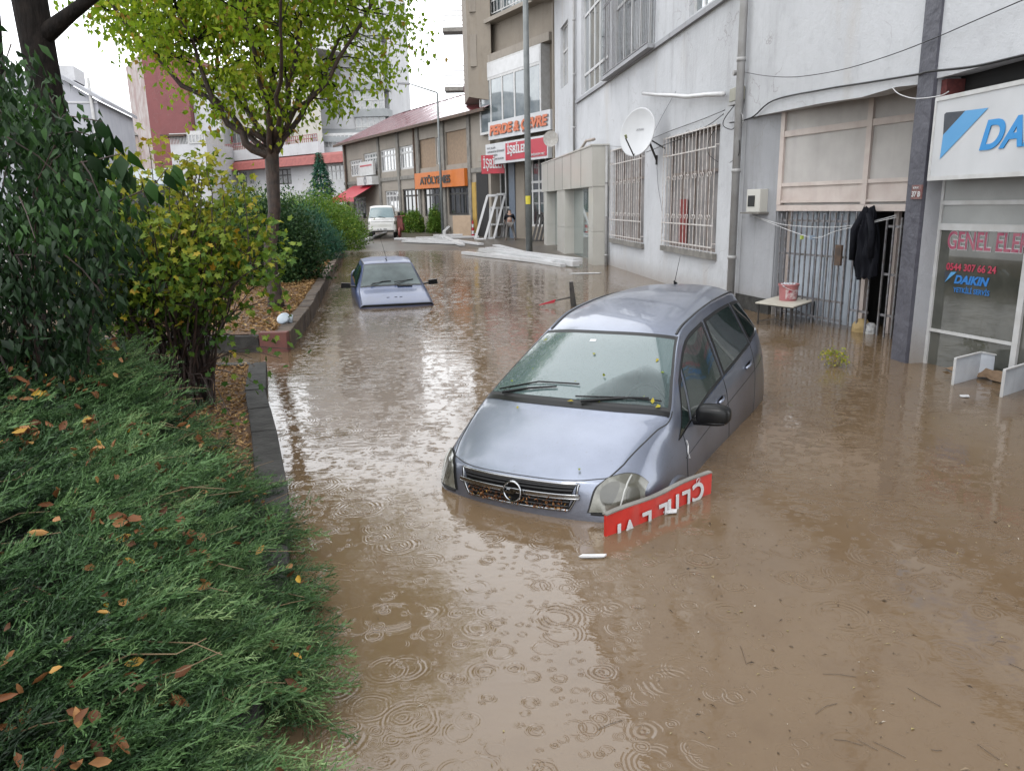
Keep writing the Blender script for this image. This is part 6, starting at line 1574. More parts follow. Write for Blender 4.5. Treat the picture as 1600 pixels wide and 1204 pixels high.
def sprays(P, D, U, S, tint, name, mat, parent):
    Vs, Fs, Ts = [], [], []; off = 0; pick = RNG.integers(0, len(SPR), len(P))
    D, U, Bn = frames(D, U)
    for k in range(len(SPR)):
        I = np.where(pick == k)[0]; T, F = SPR[k]
        V = P[I][:, None] + (D[I][:, None] * T[None, :, 0:1] + Bn[I][:, None] * T[None, :, 1:2] + U[I][:, None] * T[None, :, 2:3]) * S[I][:, None, None]
        Vs.append(V.reshape(-1, 3)); Fs.append((F[None] + (np.arange(len(I)) * len(T))[:, None, None] + off).reshape(-1, 3)); off += len(I) * len(T)
        Ts.append((tint[I][:, None] + RNG.normal(size=(len(I), len(T))) * .07 + (T[None, :, 0] - .5) * .28).reshape(-1))
    return np_mesh(name, np.concatenate(Vs), np.concatenate(Fs), mat, parent, None, np.clip(np.concatenate(Ts), 0, 1))
juni = thing("juniper", (-2.0, 3.0, .1), "low spreading blue green juniper filling the foreground left with dead leaves caught in it", "shrub")
n_ = 12500
Y_ = .75 + 6.0 * RNG.random(n_) ** 1.15; X_ = jedge(Y_) - (RNG.random(n_) ** 1.15) * np.clip(1.3 + Y_ * .75, 1.5, 5.4)
H_ = jheight(X_, Y_); keep = ((np.sqrt(X_ ** 2 + Y_ ** 2 + (H_ - 2.1) ** 2) > 1.15)) & (Y_ < 6.6) & (X_ > -6.4) & (jdark(X_, Y_) + RNG.normal(size=n_) * .22 > -.34)
X_, Y_, H_ = X_[keep], Y_[keep], H_[keep]; n_ = len(X_)
edge = np.exp(-((jedge(Y_) - X_) / .35) ** 2); e2_ = np.exp(-((6.6 - Y_) / .5) ** 2)
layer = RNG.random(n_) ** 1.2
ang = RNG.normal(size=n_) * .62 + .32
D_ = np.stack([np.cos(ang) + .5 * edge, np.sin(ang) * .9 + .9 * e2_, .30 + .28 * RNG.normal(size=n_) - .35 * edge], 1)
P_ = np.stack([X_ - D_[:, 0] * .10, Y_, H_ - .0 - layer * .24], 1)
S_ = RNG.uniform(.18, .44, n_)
tint = np.clip(.42 + .18 * edge + .16 * np.sin(X_ * 3 + Y_ * 2) + RNG.normal(size=n_) * .17 - layer * .34, 0, 1)  # lower sprays tinted darker, inner shade put into the colour
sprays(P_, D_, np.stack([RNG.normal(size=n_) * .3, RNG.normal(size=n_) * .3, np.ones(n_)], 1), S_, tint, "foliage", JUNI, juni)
n2_ = 300; Y2 = 1.2 + 5.2 * RNG.random(n2_); X2 = jedge(Y2) - RNG.random(n2_) * (1.0 + .65 * Y2); H2 = jheight(X2, Y2); a2_ = RNG.normal(size=n2_) * .5 + .35
k2 = np.sqrt(X2 ** 2 + Y2 ** 2 + (H2 - 2.1) ** 2) > 1.5; X2, Y2, H2, a2_ = X2[k2], Y2[k2], H2[k2], a2_[k2]; n2_ = len(X2)
sprays(np.stack([X2 - .2, Y2, H2 - .05], 1), np.stack([np.cos(a2_), np.sin(a2_), .32 + .2 * RNG.random(n2_)], 1), np.tile(np.array([0, 0, 1.]), (n2_, 1)) + RNG.normal(size=(n2_, 3)) * .3, RNG.uniform(.38, .58, n2_), RNG.uniform(.25, .62, n2_), "long_sprays", JUNI, juni)
# shade painted on an inner sheet, and brown dead twigs under the green
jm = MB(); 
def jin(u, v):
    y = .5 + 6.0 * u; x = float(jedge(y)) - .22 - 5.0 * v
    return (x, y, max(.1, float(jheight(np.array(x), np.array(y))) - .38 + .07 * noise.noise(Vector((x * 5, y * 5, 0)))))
jm.grid(jin, 80, 70); jm.build("inner_dark_sheet", pm("juniper_inner_shade", (.020, .026, .014), (.045, .03, .02), 20, .95, bmp=1, bsc=60, bd=.05), juni)
tw_ = MB()
for i in range(260):
    y = random.uniform(1.3, 6.2); x = float(jedge(y)) - random.random() ** 1.2 * 3.5; h = float(jheight(np.array(x), np.array(y)))
    a = random.gauss(.4, .7); ln = random.uniform(.15, .45); p = Vector((x, y, h - .05)); q = p + Vector((cos(a) * ln, sin(a) * ln, random.uniform(-.02, .14)))
    if (p - Vector((0, 0, 2.1))).length < 1.3: continue
    tw_.tube(curve_pts(p, q, (0, 0, .02), 3, .05), [.003, .0025, .002, .0015], 4, cap=False)
tw_.build("bare_twigs", pm("dry_twig", (.34, .24, .13), (.2, .12, .06), 10, .7), juni)
# dead leaves caught on the juniper
cl_ = []
for i in range(380):
    y = 1.5 + 4.9 * random.random(); x = float(jedge(y)) - random.random() ** .9 * (1.2 + .62 * y); k_ = random.choice((1, 1, 3, 6, 12))
    for _ in range(k_):
        xx, yy = x + random.gauss(0, .045), y + random.gauss(0, .045); cl_.append((xx, yy, float(jheight(np.array(xx), np.array(yy))) + random.uniform(.04, .17)))
P_ = np.array([c for c in cl_ if (Vector(c) - Vector((0, 0, 2.1))).length > 1.75]); n_ = len(P_)
o = leaf_obj("fallen_leaves", P_, RNG.normal(size=(n_, 3)) * np.array([1, 1, .5]) - np.array([0, 0, .25]), RNG.normal(size=(n_, 3)) * .6 + np.array([.1, -.5, .8]), RNG.uniform(.035, .085, n_), RNG.uniform(.022, .05, n_), DEADLEAF, None, "curl")
tag(o, kind="stuff")

# ---------------------------------------------------------------- hedge bushes down the far bed
def bush(name, base, R, label, mat, n_, leafL, leafW, shape="ovate", up=.3, group=None, nclump=60, clump=.30, stems=True, zoff=.0):
    b0 = Vector(base); t = thing(name, b0, label, "bush", group)
    cs_ = []
    for _ in range(nclump):
        v = rnd_unit(1)[0]; v[2] = abs(v[2]) * 1.0 - .12 * random.random(); rr_ = random.uniform(.55, 1.0)
        cs_.append((b0.x + v[0] * R[0] * rr_, b0.y + v[1] * R[1] * rr_, b0.z + zoff + max(.12, v[2] * R[2] * rr_ + R[2] * .12)))
    C0 = np.array(cs_); C_ = np.repeat(C0, n_ // nclump, axis=0); m_ = len(C_)
    P_ = C_ + RNG.normal(size=(m_, 3)) * np.array(R) * clump * .5; P_[:, 2] = np.maximum(P_[:, 2], b0.z + .03)
    out = P_ - np.array([b0.x, b0.y, b0.z + R[2] * .3]); out /= np.linalg.norm(out, axis=1, keepdims=True)
    hh = (P_[:, 2] - b0.z) / R[2]
    leaf_obj("foliage", P_, out + RNG.normal(size=(m_, 3)) * .7 + np.array([0, 0, up]), RNG.normal(size=(m_, 3)) * .6 + out, RNG.uniform(.7, 1.3, m_) * leafL, RNG.uniform(.7, 1.3, m_) * leafW, mat, t, shape,
             np.clip(np.repeat(RNG.random(nclump) * .45, n_ // nclump) + RNG.random(m_) * .55, 0, 1))
    if stems:
        s_ = MB()
        for c in cs_[:26]: s_.tube(curve_pts(b0 + Vector((random.gauss(0, .08), random.gauss(0, .08), -.03)), Vector(c), (0, 0, .05), 4, .03), [.02, .016, .012, .009, .005], 5, cap=False)
        s_.build("stems", TWIG, t)
    return t
def bp_(px, py): p = gp(px, py, .27); return p
b1 = bp_(470, 437); bush("bush", (b1.x - .35, b1.y, .25), (1.0, 1.1, 1.85), "dark dense rounded bush right behind the street tree trunk", LEAF_HEDGE, 17000, .075, .045, nclump=110)
b1 = bp_(405, 452); bush("bush", (b1.x - .6, b1.y + 2.2, .25), (1.3, 1.3, 2.0), "loose mid green bush left of the street tree trunk", LEAF_HEDGE, 14000, .08, .05, nclump=100)
b1 = bp_(503, 405); bush("juniper_bush", (b1.x - .35, b1.y, .25), (1.0, 1.4, 1.55), "blue green feathery juniper bush further up the far bed", JUNI2, 15000, .16, .022, "ovate", .9, nclump=90)
b1 = bp_(520, 395); bush("bush", (b1.x - .9, b1.y + 2, .25), (1.7, 2.0, 2.2), "light green bush with yellowish tips near the end of the far bed", LEAF_LIGHT, 14000, .10, .055, nclump=100)
b1 = bp_(541, 385); bush("bush", (b1.x - .8, b1.y + 3, .2), (1.3, 2.0, 1.75), "last small green bush of the far bed, before the white van", LEAF_LIGHT, 9000, .11, .06, nclump=70)
b1 = bp_(470, 400); bush("bush", (b1.x - 1.6, b1.y + 1, .25), (1.8, 1.8, 2.15), "broad olive green bush at the back of the far bed", LEAF_LIGHT, 14000, .09, .05, nclump=110)
b1 = bp_(330, 430); bush("bush", (b1.x - .4, b1.y - 1, .25), (1.7, 1.4, 1.7), "dark green bush partly hidden by the large shrub", LEAF_HEDGE, 12000, .08, .05, nclump=90)
b1 = bp_(250, 450); bush("bush", (b1.x - .8, b1.y + 1, .25), (1.6, 1.4, 1.5), "low dark bush beyond the channel, seen through the shrub stems", LEAF_HEDGE, 9000, .09, .05, nclump=80)
# clipped green balls by the low building
for (x0, x1, y0, y1, Y, lab) in ((633, 662, 326, 360, 52, "second clipped round bush right of the white van"), (667, 694, 322, 361, 51, "clipped round bush behind the thin street lamp"), (620, 640, 331, 356, 53, "clipped round bush next to the white van"), (657, 670, 335, 358, 53.5, "smallest clipped bush, between two bigger ones")):
    a = at((x0 + x1) / 2, y1, Y); c = at((x0 + x1) / 2, y0, Y); r_ = (x1 - x0) / 2 / FPX * Y; zb = gz(a.x, Y)
    bush("clipped_bush", (a.x, Y, zb - .05), (r_, r_, (c.z - zb) * .92), lab, LEAF_LIGHT, 5000, .10, .07, nclump=220, clump=.16, stems=False, group="clipped bushes before the low building")
# spruce by the white building
sp0 = at(505, 330, 66); spr = thing("spruce_tree", (sp0.x, 66, .3), "small dark spruce in front of the white building with the red band", "tree")
zt_ = at(503, 238, 66).z; V_ = []; D2 = []
for i in range(3600):
    t = random.random() ** .7; z = .8 + (zt_ - .8) * (1 - t); lay = .85 + .15 * sin(z * 9); R_ = 2.1 * t * lay * (random.random() ** .5); a = random.uniform(0, 2 * pi)
    V_.append((sp0.x + cos(a) * R_, 66 + sin(a) * R_, z - .18 * R_)); D2.append((cos(a), sin(a), -.25))
P_ = np.array(V_); n_ = len(P_); leaf_obj("foliage", P_, np.array(D2) + RNG.normal(size=(n_, 3)) * .2, RNG.normal(size=(n_, 3)) * .4 + np.array([0, 0, 1]), RNG.uniform(.25, .5, n_), RNG.uniform(.06, .12, n_), JUNI2, spr, "ovate", RNG.random(n_) * .5)
t_ = MB(); t_.tube([(sp0.x, 66, .2), (sp0.x, 66, zt_)], [.16, .03], 8); t_.build("trunk", BARK, spr)
# distant greenery row closing the street at the left, as loose bushes
for i, (px, Y, r_, h_) in enumerate(((380, 47, 3.0, 2.6), (300, 44, 2.4, 2.2), (460, 52, 2.6, 2.2), (230, 40, 2.5, 1.8))):
    a = at(px, 330, Y); bush("bush", (a.x, Y, gz(a.x, Y) - .05), (r_, 2, h_), ("wide olive bush before the white building", "olive bush near the grey sheet roof", "pale green bush left of the spruce", "low bush at the foot of the grey sheet roof shed")[i], LEAF_LIGHT if i % 2 == 0 else LEAF_HEDGE, 6000, .16, .09, nclump=70, stems=False)
# straw, dry leaves on the beds
def litter(name, poly_fn, n_, z, L_, W_, mat=DEADLEAF):
    P_ = np.array([poly_fn() for _ in range(n_)]); P_ = np.c_[P_, z + RNG.random(n_) * .03]
    o = leaf_obj(name, P_, RNG.normal(size=(n_, 3)) * np.array([1, 1, .15]), RNG.normal(size=(n_, 3)) * .25 + np.array([0, 0, 1]), RNG.uniform(.6, 1.3, n_) * L_, RNG.uniform(.6, 1.3, n_) * W_, mat, None, "curl"); tag(o, kind="stuff")
def f1():
    y = random.uniform(5.5, 9.7); x = np.interp(y, [5.1, 6.6, 8.2, 9.7], [-1.85, -2.4, -3.0, -3.3]) - random.random() * 3; return (x, y)
def f2_():
    y = random.uniform(11.4, 30); x = np.interp(y, [11.4, 15.2, 19.5, 25, 31.5], [-3.6, -4.2, -5.0, -6.0, -7.1]) - random.random() ** 1.4 * 3; return (x, y)
STRAW = leafmat("straw", [(0., (.14, .075, .035)), (.6, (.28, .17, .08)), (1., (.40, .27, .12))], .7, .1)
litter("leaf_litter", f1, 9000, .12, .05, .022, STRAW)
litter("leaf_litter", f2_, 12000, .27, .07, .03, STRAW)

# ================================================================== STREET THINGS
def fp(px, py, n=0.0):
    u, z = FA.hit(px, py); return FA.P(u, n, z)
def up_n(v): return Vector(v).normalized()
# ---- big shop sign on the right
sgA = FA.hit(1470, 155); sgB = FA.hit(1457, 280)
us0 = sgB[0] + .0; zlo_, zhi_ = 2.28, 3.20
s = MB(); s.pbox(FA, -4.2, us0, -.14, .05, zlo_, zhi_)
c = FA.P(us0 - 1.5, 0, 2.7); bs = s.build("shop_sign", SIGNWHITE, None, loc=c); tag(bs, "large white shop sign with light blue slanted stripe and blue letters over the shop window", "sign")
s = MB()
s.pbox(FA, -4.22, us0 + .012, .049, .062, zhi_ - .035, zhi_ + .012); s.pbox(FA, -4.22, us0 + .012, .049, .062, zlo_ - .012, zlo_ + .035); s.pbox(FA, us0 - .02, us0 + .012, .049, .062, zlo_ + .035, zhi_ - .035)
s.build("sign_frame", WHITEF, bs)
FS = Plane(FA.P(0, .052, 0), FA.u, FA.n)
def decal(name, pts_, mat, parent, n=.004):
    vs = [FS.P(FS.hit(x, y)[0], n, FS.hit(x, y)[1]) for x, y in pts_]; s = MB(); s.add(vs, [tuple(range(len(vs)))]); return s.build(name, mat, parent)
decal("stripe", [(1468.6, 249), (1474, 211), (1509, 173), (1545, 168.5)], SKYBLUE, bs)
decal("corner_mark", [(1474, 211), (1476, 179), (1479, 176), (1509, 173)], NAVY, bs, .0045)
uD, zD = FS.hit(1529, 234); uD2, zD2 = FS.hit(1545, 188)
text("DAIKIN", (zD2 - zD) * 1.42, FS.P(uD, .006, zD), -FA.u, (0, 0, 1), pm("letter_blue", (.02, .33, .80), (.02, .36, .84), 2, .35), bs, depth=.004, bold=.012, shear=.28, sx=1.05)

# ---- red sign board standing in the water by the car
A_ = gp(947, 838, 0); B__ = gp(1113, 771, 0)
def zat(px, py, P):  # height of a pixel above point P's distance
    return at(px, py, P.y).z
zA1 = zat(948, 806, A_); zB1 = zat(1113, 738, B__)
rd = (B__ - A_).normalized(); nrm_ = Vector((rd.y, -rd.x, 0))
rs = MB()
Ab, Bb = V3(A_, -.30), V3(B__, -.30); At, Bt = V3(A_, zA1), V3(B__, zB1)
npc = 10
def rsp(t, n, top):
    p = (At if top else Ab).lerp(Bt if top else Bb, t); return p + nrm_ * (n + .012 * sin(t * 5)) + (Vector((0, 0, .006 * sin(t * 11))) if top else Vector((0, 0, 0)))
for i in range(npc):
    t0, t1 = i / npc, (i + 1) / npc
    rs.hexa([rsp(t0, -.02, 0), rsp(t0, .0, 0), rsp(t1, .0, 0), rsp(t1, -.02, 0), rsp(t0, -.02, 1), rsp(t0, .0, 1), rsp(t1, .0, 1), rsp(t1, -.02, 1)])
redm = pm("sign_red_scratched", (.80, .045, .03), (.55, .03, .022), 5, .35, streak=.25, stain=(.7, .45, .38))
rso = rs.build("sign_board", redm, None, loc=V3(A_, 0)); tag(rso, "scratched red board with upside down white letters standing in the water against the hatchback", "sign")
e = MB()
for i in range(npc):
    t0, t1 = i / npc, (i + 1) / npc
    a, b2 = rsp(t0, -.035, 1) + Vector((0, 0, .002)), rsp(t1, -.035, 1) + Vector((0, 0, .002)); c, d = rsp(t1, .004, 1) + Vector((0, 0, .002)), rsp(t0, .004, 1) + Vector((0, 0, .002))
    e.hexa([a, b2, c, d, a + Vector((0, 0, .010)), b2 + Vector((0, 0, .010)), c + Vector((0, 0, .010)), d + Vector((0, 0, .010))])
e.build("edge_strip", CONC, rso)
topdir = (Bt - At).normalized()
for ch, t, dz in (("I", .085, .085), ("V", .20, .085), ("L", .345, .075), ("L", .50, .07), ("I", .535, .06), ("I", .615, .05), ("L", .735, .052), ("Ç", .875, .035)):
    p = At.lerp(Bt, t + .03) + nrm_ * (.013 + .012 * sin(t * 5)) + Vector((0, 0, -dz))
    text(ch, .19, p, -topdir, (0, 0, -1), WHITEP, rso, depth=.002, bold=.005, sx=1.0)

# ---- broken black post with red blade beyond the roof
q = gp(905, 478, 0); st = MB()
q0 = at(893, 440, q.y); q1 = at(901, 500, q.y)
st.hexa([q1 + Vector((-.09, -.04, -.3)), q1 + Vector((.08, -.04, -.3)), q1 + Vector((.08, .04, -.3)), q1 + Vector((-.09, .04, -.3)), q0 + Vector((-.05, -.04, 0)), q0 + Vector((.03, -.04, .0)), q0 + Vector((.03, .04, .0)), q0 + Vector((-.05, .04, 0))])
so_ = st.build("broken_post", BLACKM, None, loc=q, bevel=.012); tag(so_, "short black post with a red tipped arm poking from the water beyond the car", "post")
r0, r1, r2 = at(897, 463, q.y), at(866, 470, q.y), at(842, 476, q.y)
a_ = MB(); a_.tube([r0, r1, r1.lerp(r2, .3)], [.02, .014, .012], 6); a_.build("arm", BLACKM, so_)
a_ = MB(); a_.hexa([r1 + Vector((0, -.02, -.035)), r2 + Vector((0, -.01, -.012)), r2 + Vector((0, .01, -.012)), r1 + Vector((0, .02, -.035)), r1 + Vector((.03, -.02, .035)), r2 + Vector((0, -.01, .0)), r2 + Vector((0, .01, .0)), r1 + Vector((.03, .02, .035))]); a_.build("red_tip", SIGNRED, so_)

# ---- gate of bars before the bay
gate = thing("metal_gate", GP.P(1.3, .1, 0), "grey barred metal gate standing open in the bay right of the drain pipe", "gate")
GN = .06
def gx(px): return GP.hit(px, 400)[0]
def bars(u0, u1, k, z1, rails, name, slant=0):
    m_ = MB()
    for i in range(k + 1):
        u = u0 + (u1 - u0) * i / k; m_.pbox(GP, u - .011, u + .011, GN - .011, GN + .011, -.5, z1 + random.uniform(-.02, .03))
    for zz in rails: m_.pbox(GP, u0 - .02, u1 + .02, GN - .026, GN - .0125, zz - .018, zz + .018)
    m_.build(name, GATEBAR, gate)
bars(gx(1325), gx(1222), 12, 1.84, (1.72, 1.15, .42, .12), "gate_leaf")
bars(gx(1366), gx(1338), 2, 1.86, (1.76, .33), "gate_leaf")
bars(gx(1409), gx(1386), 2, 1.78, (1.66, .95, .33), "gate_leaf")
lk = MB(); lk.pbox(GP, gx(1322), gx(1312), GN + .012, GN + .05, 1.02, 1.35); lk.build("lock_case", RUST, gate)
# ---- jacket hanging on the gate
jk = MB(); jt = GP.hit(1367, 322); 
def jf(u, v):
    # u around (front sheet), v down
    w_ = .09 + .13 * min(1, v * 2.2) - .04 * max(0, v - .75); x = (u - .5) * 2 * w_
    fold = .028 * sin(u * 19 + v * 3) + .018 * sin(u * 41 - v * 6) + .012 * sin(v * 17 + u * 5)
    z = jt[1] + .02 - v * 1.06 - .05 * cos((u - .5) * 3) + .03 * sin(u * 13) * (v > .9)
    return GP.P(jt[0] + .0 - x - .05 * v, GN + .05 + .09 * sin(pi * u) ** .5 * (.4 + .6 * min(1, v * 3)) + fold * min(1, v * 4 + .2), z)
jk.grid(jf, 36, 30)
jk.grid(lambda u, v: GP.P(jf(u, v).x * 0 + jt[0] - (u - .5) * 2 * (.09 + .13 * min(1, v * 2.2) - .04 * max(0, v - .75)) - .05 * v, GN + .03, jf(u, v).z), 12, 12)
jko = jk.build("jacket", CLOTH, None, loc=GP.P(jt[0], .1, jt[1]), smooth=True); tag(jko, "black jacket hanging from the bars of the metal gate", "jacket")
for sd_, ln in ((-1, .72), (1, .66)):
    s = MB(); x0 = jt[0] + sd_ * -.06
    s.tube([GP.P(x0, GN + .1, jt[1] - .10), GP.P(x0 - sd_ * .12, GN + .13, jt[1] - .35), GP.P(x0 - sd_ * .13, GN + .12, jt[1] - .10 - ln)], [.045, .055, .045], 10); s.build("sleeve", CLOTH, jko, smooth=True)
# ---- table with bucket
T0 = [gp(1180, 472, .38), gp(1240, 479, .38), gp(1278, 467, .38), gp(1223, 460, .38)]
cx = sum((p for p in T0), Vector()) / 4; tzt = .38
tbl = thing("table", (cx.x, cx.y, 0), "small cream topped table with thin black legs in the water before the gate", "table")
m_ = MB(); m_.hexa([V3(p, tzt - .022) for p in T0] + [V3(p, tzt) for p in T0]); m_.build("table_top", pm("table_top_cream", (.72, .68, .58), (.62, .57, .48), 5, .5), tbl, bevel=.004)
for i, p in enumerate(T0):
    q_ = p.lerp(cx, .12); m_ = MB(); m_.bar(V3(q_, tzt - .023), V3(q_ + Vector((.0, 0, 0)), -.5), .022); m_.build("leg", BLACKM, tbl)
m_ = MB()
for i in range(4):
    a, b2 = T0[i].lerp(cx, .12), T0[(i + 1) % 4].lerp(cx, .12); m_.bar(V3(a, tzt - .04), V3(b2, tzt - .04), .018); 
    if i % 2 == 0: m_.bar(V3(a, .05), V3(a.lerp(b2, .5), .13), .012); m_.bar(V3(b2, .05), V3(a.lerp(b2, .5), .13), .012)
m_.build("apron_bar", BLACKM, tbl)
bk_ = gp(1231, 469, .38); br = .165; bz = tzt + .002
bh = at(1231, 443, bk_.y).z - bz
m_ = MB(); m_.lathe((bk_.x, bk_.y, bz), [(.001, 0), (br * .86, 0), (br, bh * .9), (br * 1.06, bh * .9), (br * 1.06, bh), (br * .97, bh), (br * .9, bh * .5), (.001, bh * .5)], 28)
bo_ = m_.build("bucket", pm("bucket_pink", (.58, .22, .22), (.50, .17, .18), 3, .5), None, loc=(bk_.x, bk_.y, bz), smooth=False); tag(bo_, "faded pink plastic bucket with a torn label standing on the small table", "bucket")
m_ = MB()
def lbf(u, v): a = -2.2 + 1.4 * u; r_ = br * (.86 + .14 * (v * .6 + .15)) * 1.012; return (bk_.x + cos(a) * r_, bk_.y + sin(a) * r_, bz + bh * (.12 + v * .55))
m_.grid(lbf, 10, 2); m_.build("label", pm("label_red", (.45, .04, .07), (.85, .78, .76), 14, .5), bo_)
m_ = MB(); pts_ = [(bk_.x + cos(a) * br * 1.07, bk_.y + sin(a) * br * 1.07, bz + bh * .95 - .10 * max(0, sin((a + 2.6) * 1.0))) for a in np.linspace(-2.6, .2, 12)]; m_.tube(pts_, .004, 5); m_.build("handle", WHITEP, bo_)
m_ = MB(); m_.grid(lambda u, v: (bk_.x + (u - .5) * br * 1.7, bk_.y + (v - .5) * br * 1.7, bz + bh * .85 + .06 * abs(noise.noise(Vector((u * 6, v * 6, 3)))) + .05 * sin(pi * u) * sin(pi * v)), 12, 12)
o = m_.build("plastic_bag", pm("clear_plastic", (.75, .77, .80), (.5, .52, .55), 12, .25), None, loc=(bk_.x, bk_.y, bz + bh)); tag(o, "crumpled clear plastic bag heaped in the top of the pink bucket", "plastic bag")
# ---- meter box, its shelf, camera, clothesline
RP = Plane((A0.x, A0.y), (A1 - A0), nA)
mu0, mz0 = RP.hit(1178, 331); mu1, mz1 = RP.hit(1201, 295)
m_ = MB(); m_.pbox(RP, min(mu0, mu1), max(mu0, mu1), .002, .17, mz0 + .0, mz1)
mb_o = m_.build("meter_box", CREAM, None, loc=RP.P((mu0 + mu1) / 2, .08, mz0), bevel=.008); tag(mb_o, "cream electricity meter box with a dark window on the bay wall", "meter box")
uu0, uu1 = min(mu0, mu1), max(mu0, mu1)
m_ = MB(); m_.pbox(RP, uu0 + .12 * (uu1 - uu0), uu0 + .62 * (uu1 - uu0), .1705, .178, mz0 + .1, mz0 + .30); m_.build("window", BLACK, mb_o)
m_ = MB(); m_.pbox(RP, uu0 - .12, uu1 + .05, .002, .22, mz0 - .03, mz0 - .003); m_.build("shelf", CONC, mb_o)
ca = at(1222, 281, 14.4); m_ = MB(); d_ = Vector((-.9, -.5, -.10)).normalized(); m_.tube([ca + d_ * -.16, ca + d_ * .12], .062, 14); m_.tube([ca + d_ * .1, ca + d_ * .2], [.068, .060], 14)
co = m_.build("security_camera", CREAM, None, loc=ca, smooth=False); tag(co, "small cream tube camera with a black hood over the gate's left corner", "camera")
m_ = MB(); m_.tube([ca + d_ * .13, ca + d_ * .27], [.073, .075], 14); m_.build("hood", BLACK, co)
m_ = MB(); m_.tube([ca - d_ * .12, ca - d_ * .12 + Vector((.1, .12, -.05))], .02, 6); m_.build("bracket", GATEBAR, co)
def cable(pts_, r, label, mat=BLACK, cat="cable"):
    m_ = MB(); out = []
    for i in range(len(pts_) - 1):
        p0 = pts_[max(i - 1, 0)]; p1 = pts_[i]; p2 = pts_[i + 1]; p3 = pts_[min(i + 2, len(pts_) - 1)]
        for k_ in range(6):
            w_ = Loft._w(k_ / 6); out.append(p0 * w_[0] + p1 * w_[1] + p2 * w_[2] + p3 * w_[3])
    out.append(pts_[-1]); m_.tube(out, r, 6); o = m_.build("cable", mat, None, loc=pts_[0], smooth=True); tag(o, label, cat); return o
WHITEC = WHITEP
pr_ = GP.P(gx(1196) + .05, .12, 0)
l0 = RP.P(RP.hit(1180, 337)[0], .03, RP.hit(1180, 337)[1]); l1 = GP.P(GP.hit(1412, 336)[0], .14, GP.hit(1412, 336)[1])
cable([l0, at(1215, 349, 13.6), at(1250, 353.5, 13.0), at(1300, 355, 12.4), at(1345, 350, 12.0), l1], .006, "upper of the two thin white lines slung across the gate", WHITEC, "line")
cable([l0 + Vector((0, 0, -.01)), at(1250, 366, 12.9), at(1280, 371, 12.5), at(1310, 360, 12.3), l1 + Vector((0, 0, -.03))], .006, "lower white line with a tag slung across the gate", WHITEC, "line")
tg = at(1269, 371, 12.6); m_ = MB(); m_.box(tg, (.11, .01, .07), .4); o = m_.build("tag", pm("tag_blue", (.55, .68, .85), None, 5, .4), None, loc=tg); tag(o, "small pale blue card clipped to the white line before the gate", "card")
tg = at(1253, 371, 12.8); m_ = MB(); m_.box(tg, (.05, .03, .06), .4); o = m_.build("peg", pm("peg_yellow", (.6, .75, .15), None, 5, .4), None, loc=tg); tag(o, "yellow green clothes peg on the lower white line", "peg")
# ---- cables over the facade
cable([fp(1145, 192, .06), fp(1178, 184, .05), fp(1212, 157, .04), fp(1290, 140, .035), fp(1360, 129, .035), fp(1436, 117, .05), fp(1462, 112, .08), fp(1530, 104, .06), fp(1600, 88, .05), fp(1700, 66, .05)], .014, "thick black cable running along the wall above the gate")
cable([fp(1170, 113, .08), fp(1210, 119, .12), fp(1260, 120, .14), fp(1330, 109, .14), fp(1400, 88, .12), fp(1465, 62, .08), fp(1540, 30, .08), fp(1620, -4, .08)], .006, "thin sagging wire high over the gated bay")
cable([fp(1400, 137, .05), fp(1412, 147, .06), fp(1440, 154, .08), fp(1475, 150, .06), fp(1490, 143, .06)], .006, "short loose white wire at the top of the slate pillar", WHITEC)
cable([fp(1148, 172, .2), fp(1100, 187, .06), fp(1050, 205, .05), fp(1010, 221, .06), fp(985, 230, .2)], .008, "upper black wire from the drain pipe to the satellite dish")
cable([fp(1146, 178, .2), fp(1112, 196, .08), fp(1080, 212, .10), fp(1040, 228, .10), fp(1018, 238, .15)], .009, "lower black wire crossing the top of the barred window")
cable([fp(1018, 222, .1), fp(1000, 228, .2), fp(970, 229, .12), fp(945, 226, .3)], .006, "thin black wire from the dish towards the clad porch")
cable([fp(1130, 205, .2), fp(1122, 220, .2), fp(1120, 240, .18), fp(1129, 253, .1)], .006, "loop of black wire left of the drain pipe")
cable([fp(1160, 200, .1), fp(1165, 225, .12), fp(1163, 243, .12), fp(1148, 254, .1)], .007, "loop of black wire right of the drain pipe")
cable([fp(1155, 165, .1), fp(1143, 185, .14), fp(1142, 197, .15), fp(1152, 202, .1), fp(1160, 190, .12), fp(1157, 172, .1)], .009, "tangled coil of black wire under the cream junction box")
cable([fp(1157, 170, .06), fp(1168, 180, .1), fp(1168, 195, .1), fp(1158, 202, .08)], .008, "short pale cable loop beside the black coil", PIPE)
cable([fp(1058, 143, .03), fp(1040, 175, .03), fp(1025, 205, .04)], .004, "very thin wire slanting down from the white outlet pipe")
cable([fp(1028, 255, .03), fp(1030, 290, .03), fp(1036, 330, .03), fp(1038, 365, .05)], .004, "very thin wire hanging beside the nearer barred window")
jb = MB(); a, b2 = FA.hit(1150, 160), FA.hit(1166, 134); jb.pbox(FA, b2[0], a[0], .02, .14, a[1], b2[1]); 
jo = jb.build("junction_box", pm("box_olive", (.48, .47, .38), (.4, .39, .31), 3, .5), None, loc=fp(1158, 147), bevel=.006); tag(jo, "olive cream junction box beside the top of the drain pipe", "junction box")
jb = MB(); jb.pbox(FA, b2[0] + .03, a[0] + .04, .03, .15, a[1] - .07, a[1] - .012); jb.build("lower_box", PIPE, jo)
fl = MB(); p = fp(1160, 114, .1); fl.tube([p + Vector((0, 0, 0)) - FA.n * .07, p + FA.n * .08], .05, 12); fo_ = fl.build("floodlight", PIPE, None, loc=p); tag(fo_, "small grey lamp fitting above the junction box", "lamp")
sn = MB(); a, b2 = FA.hit(1141, 320), FA.hit(1150, 304); 
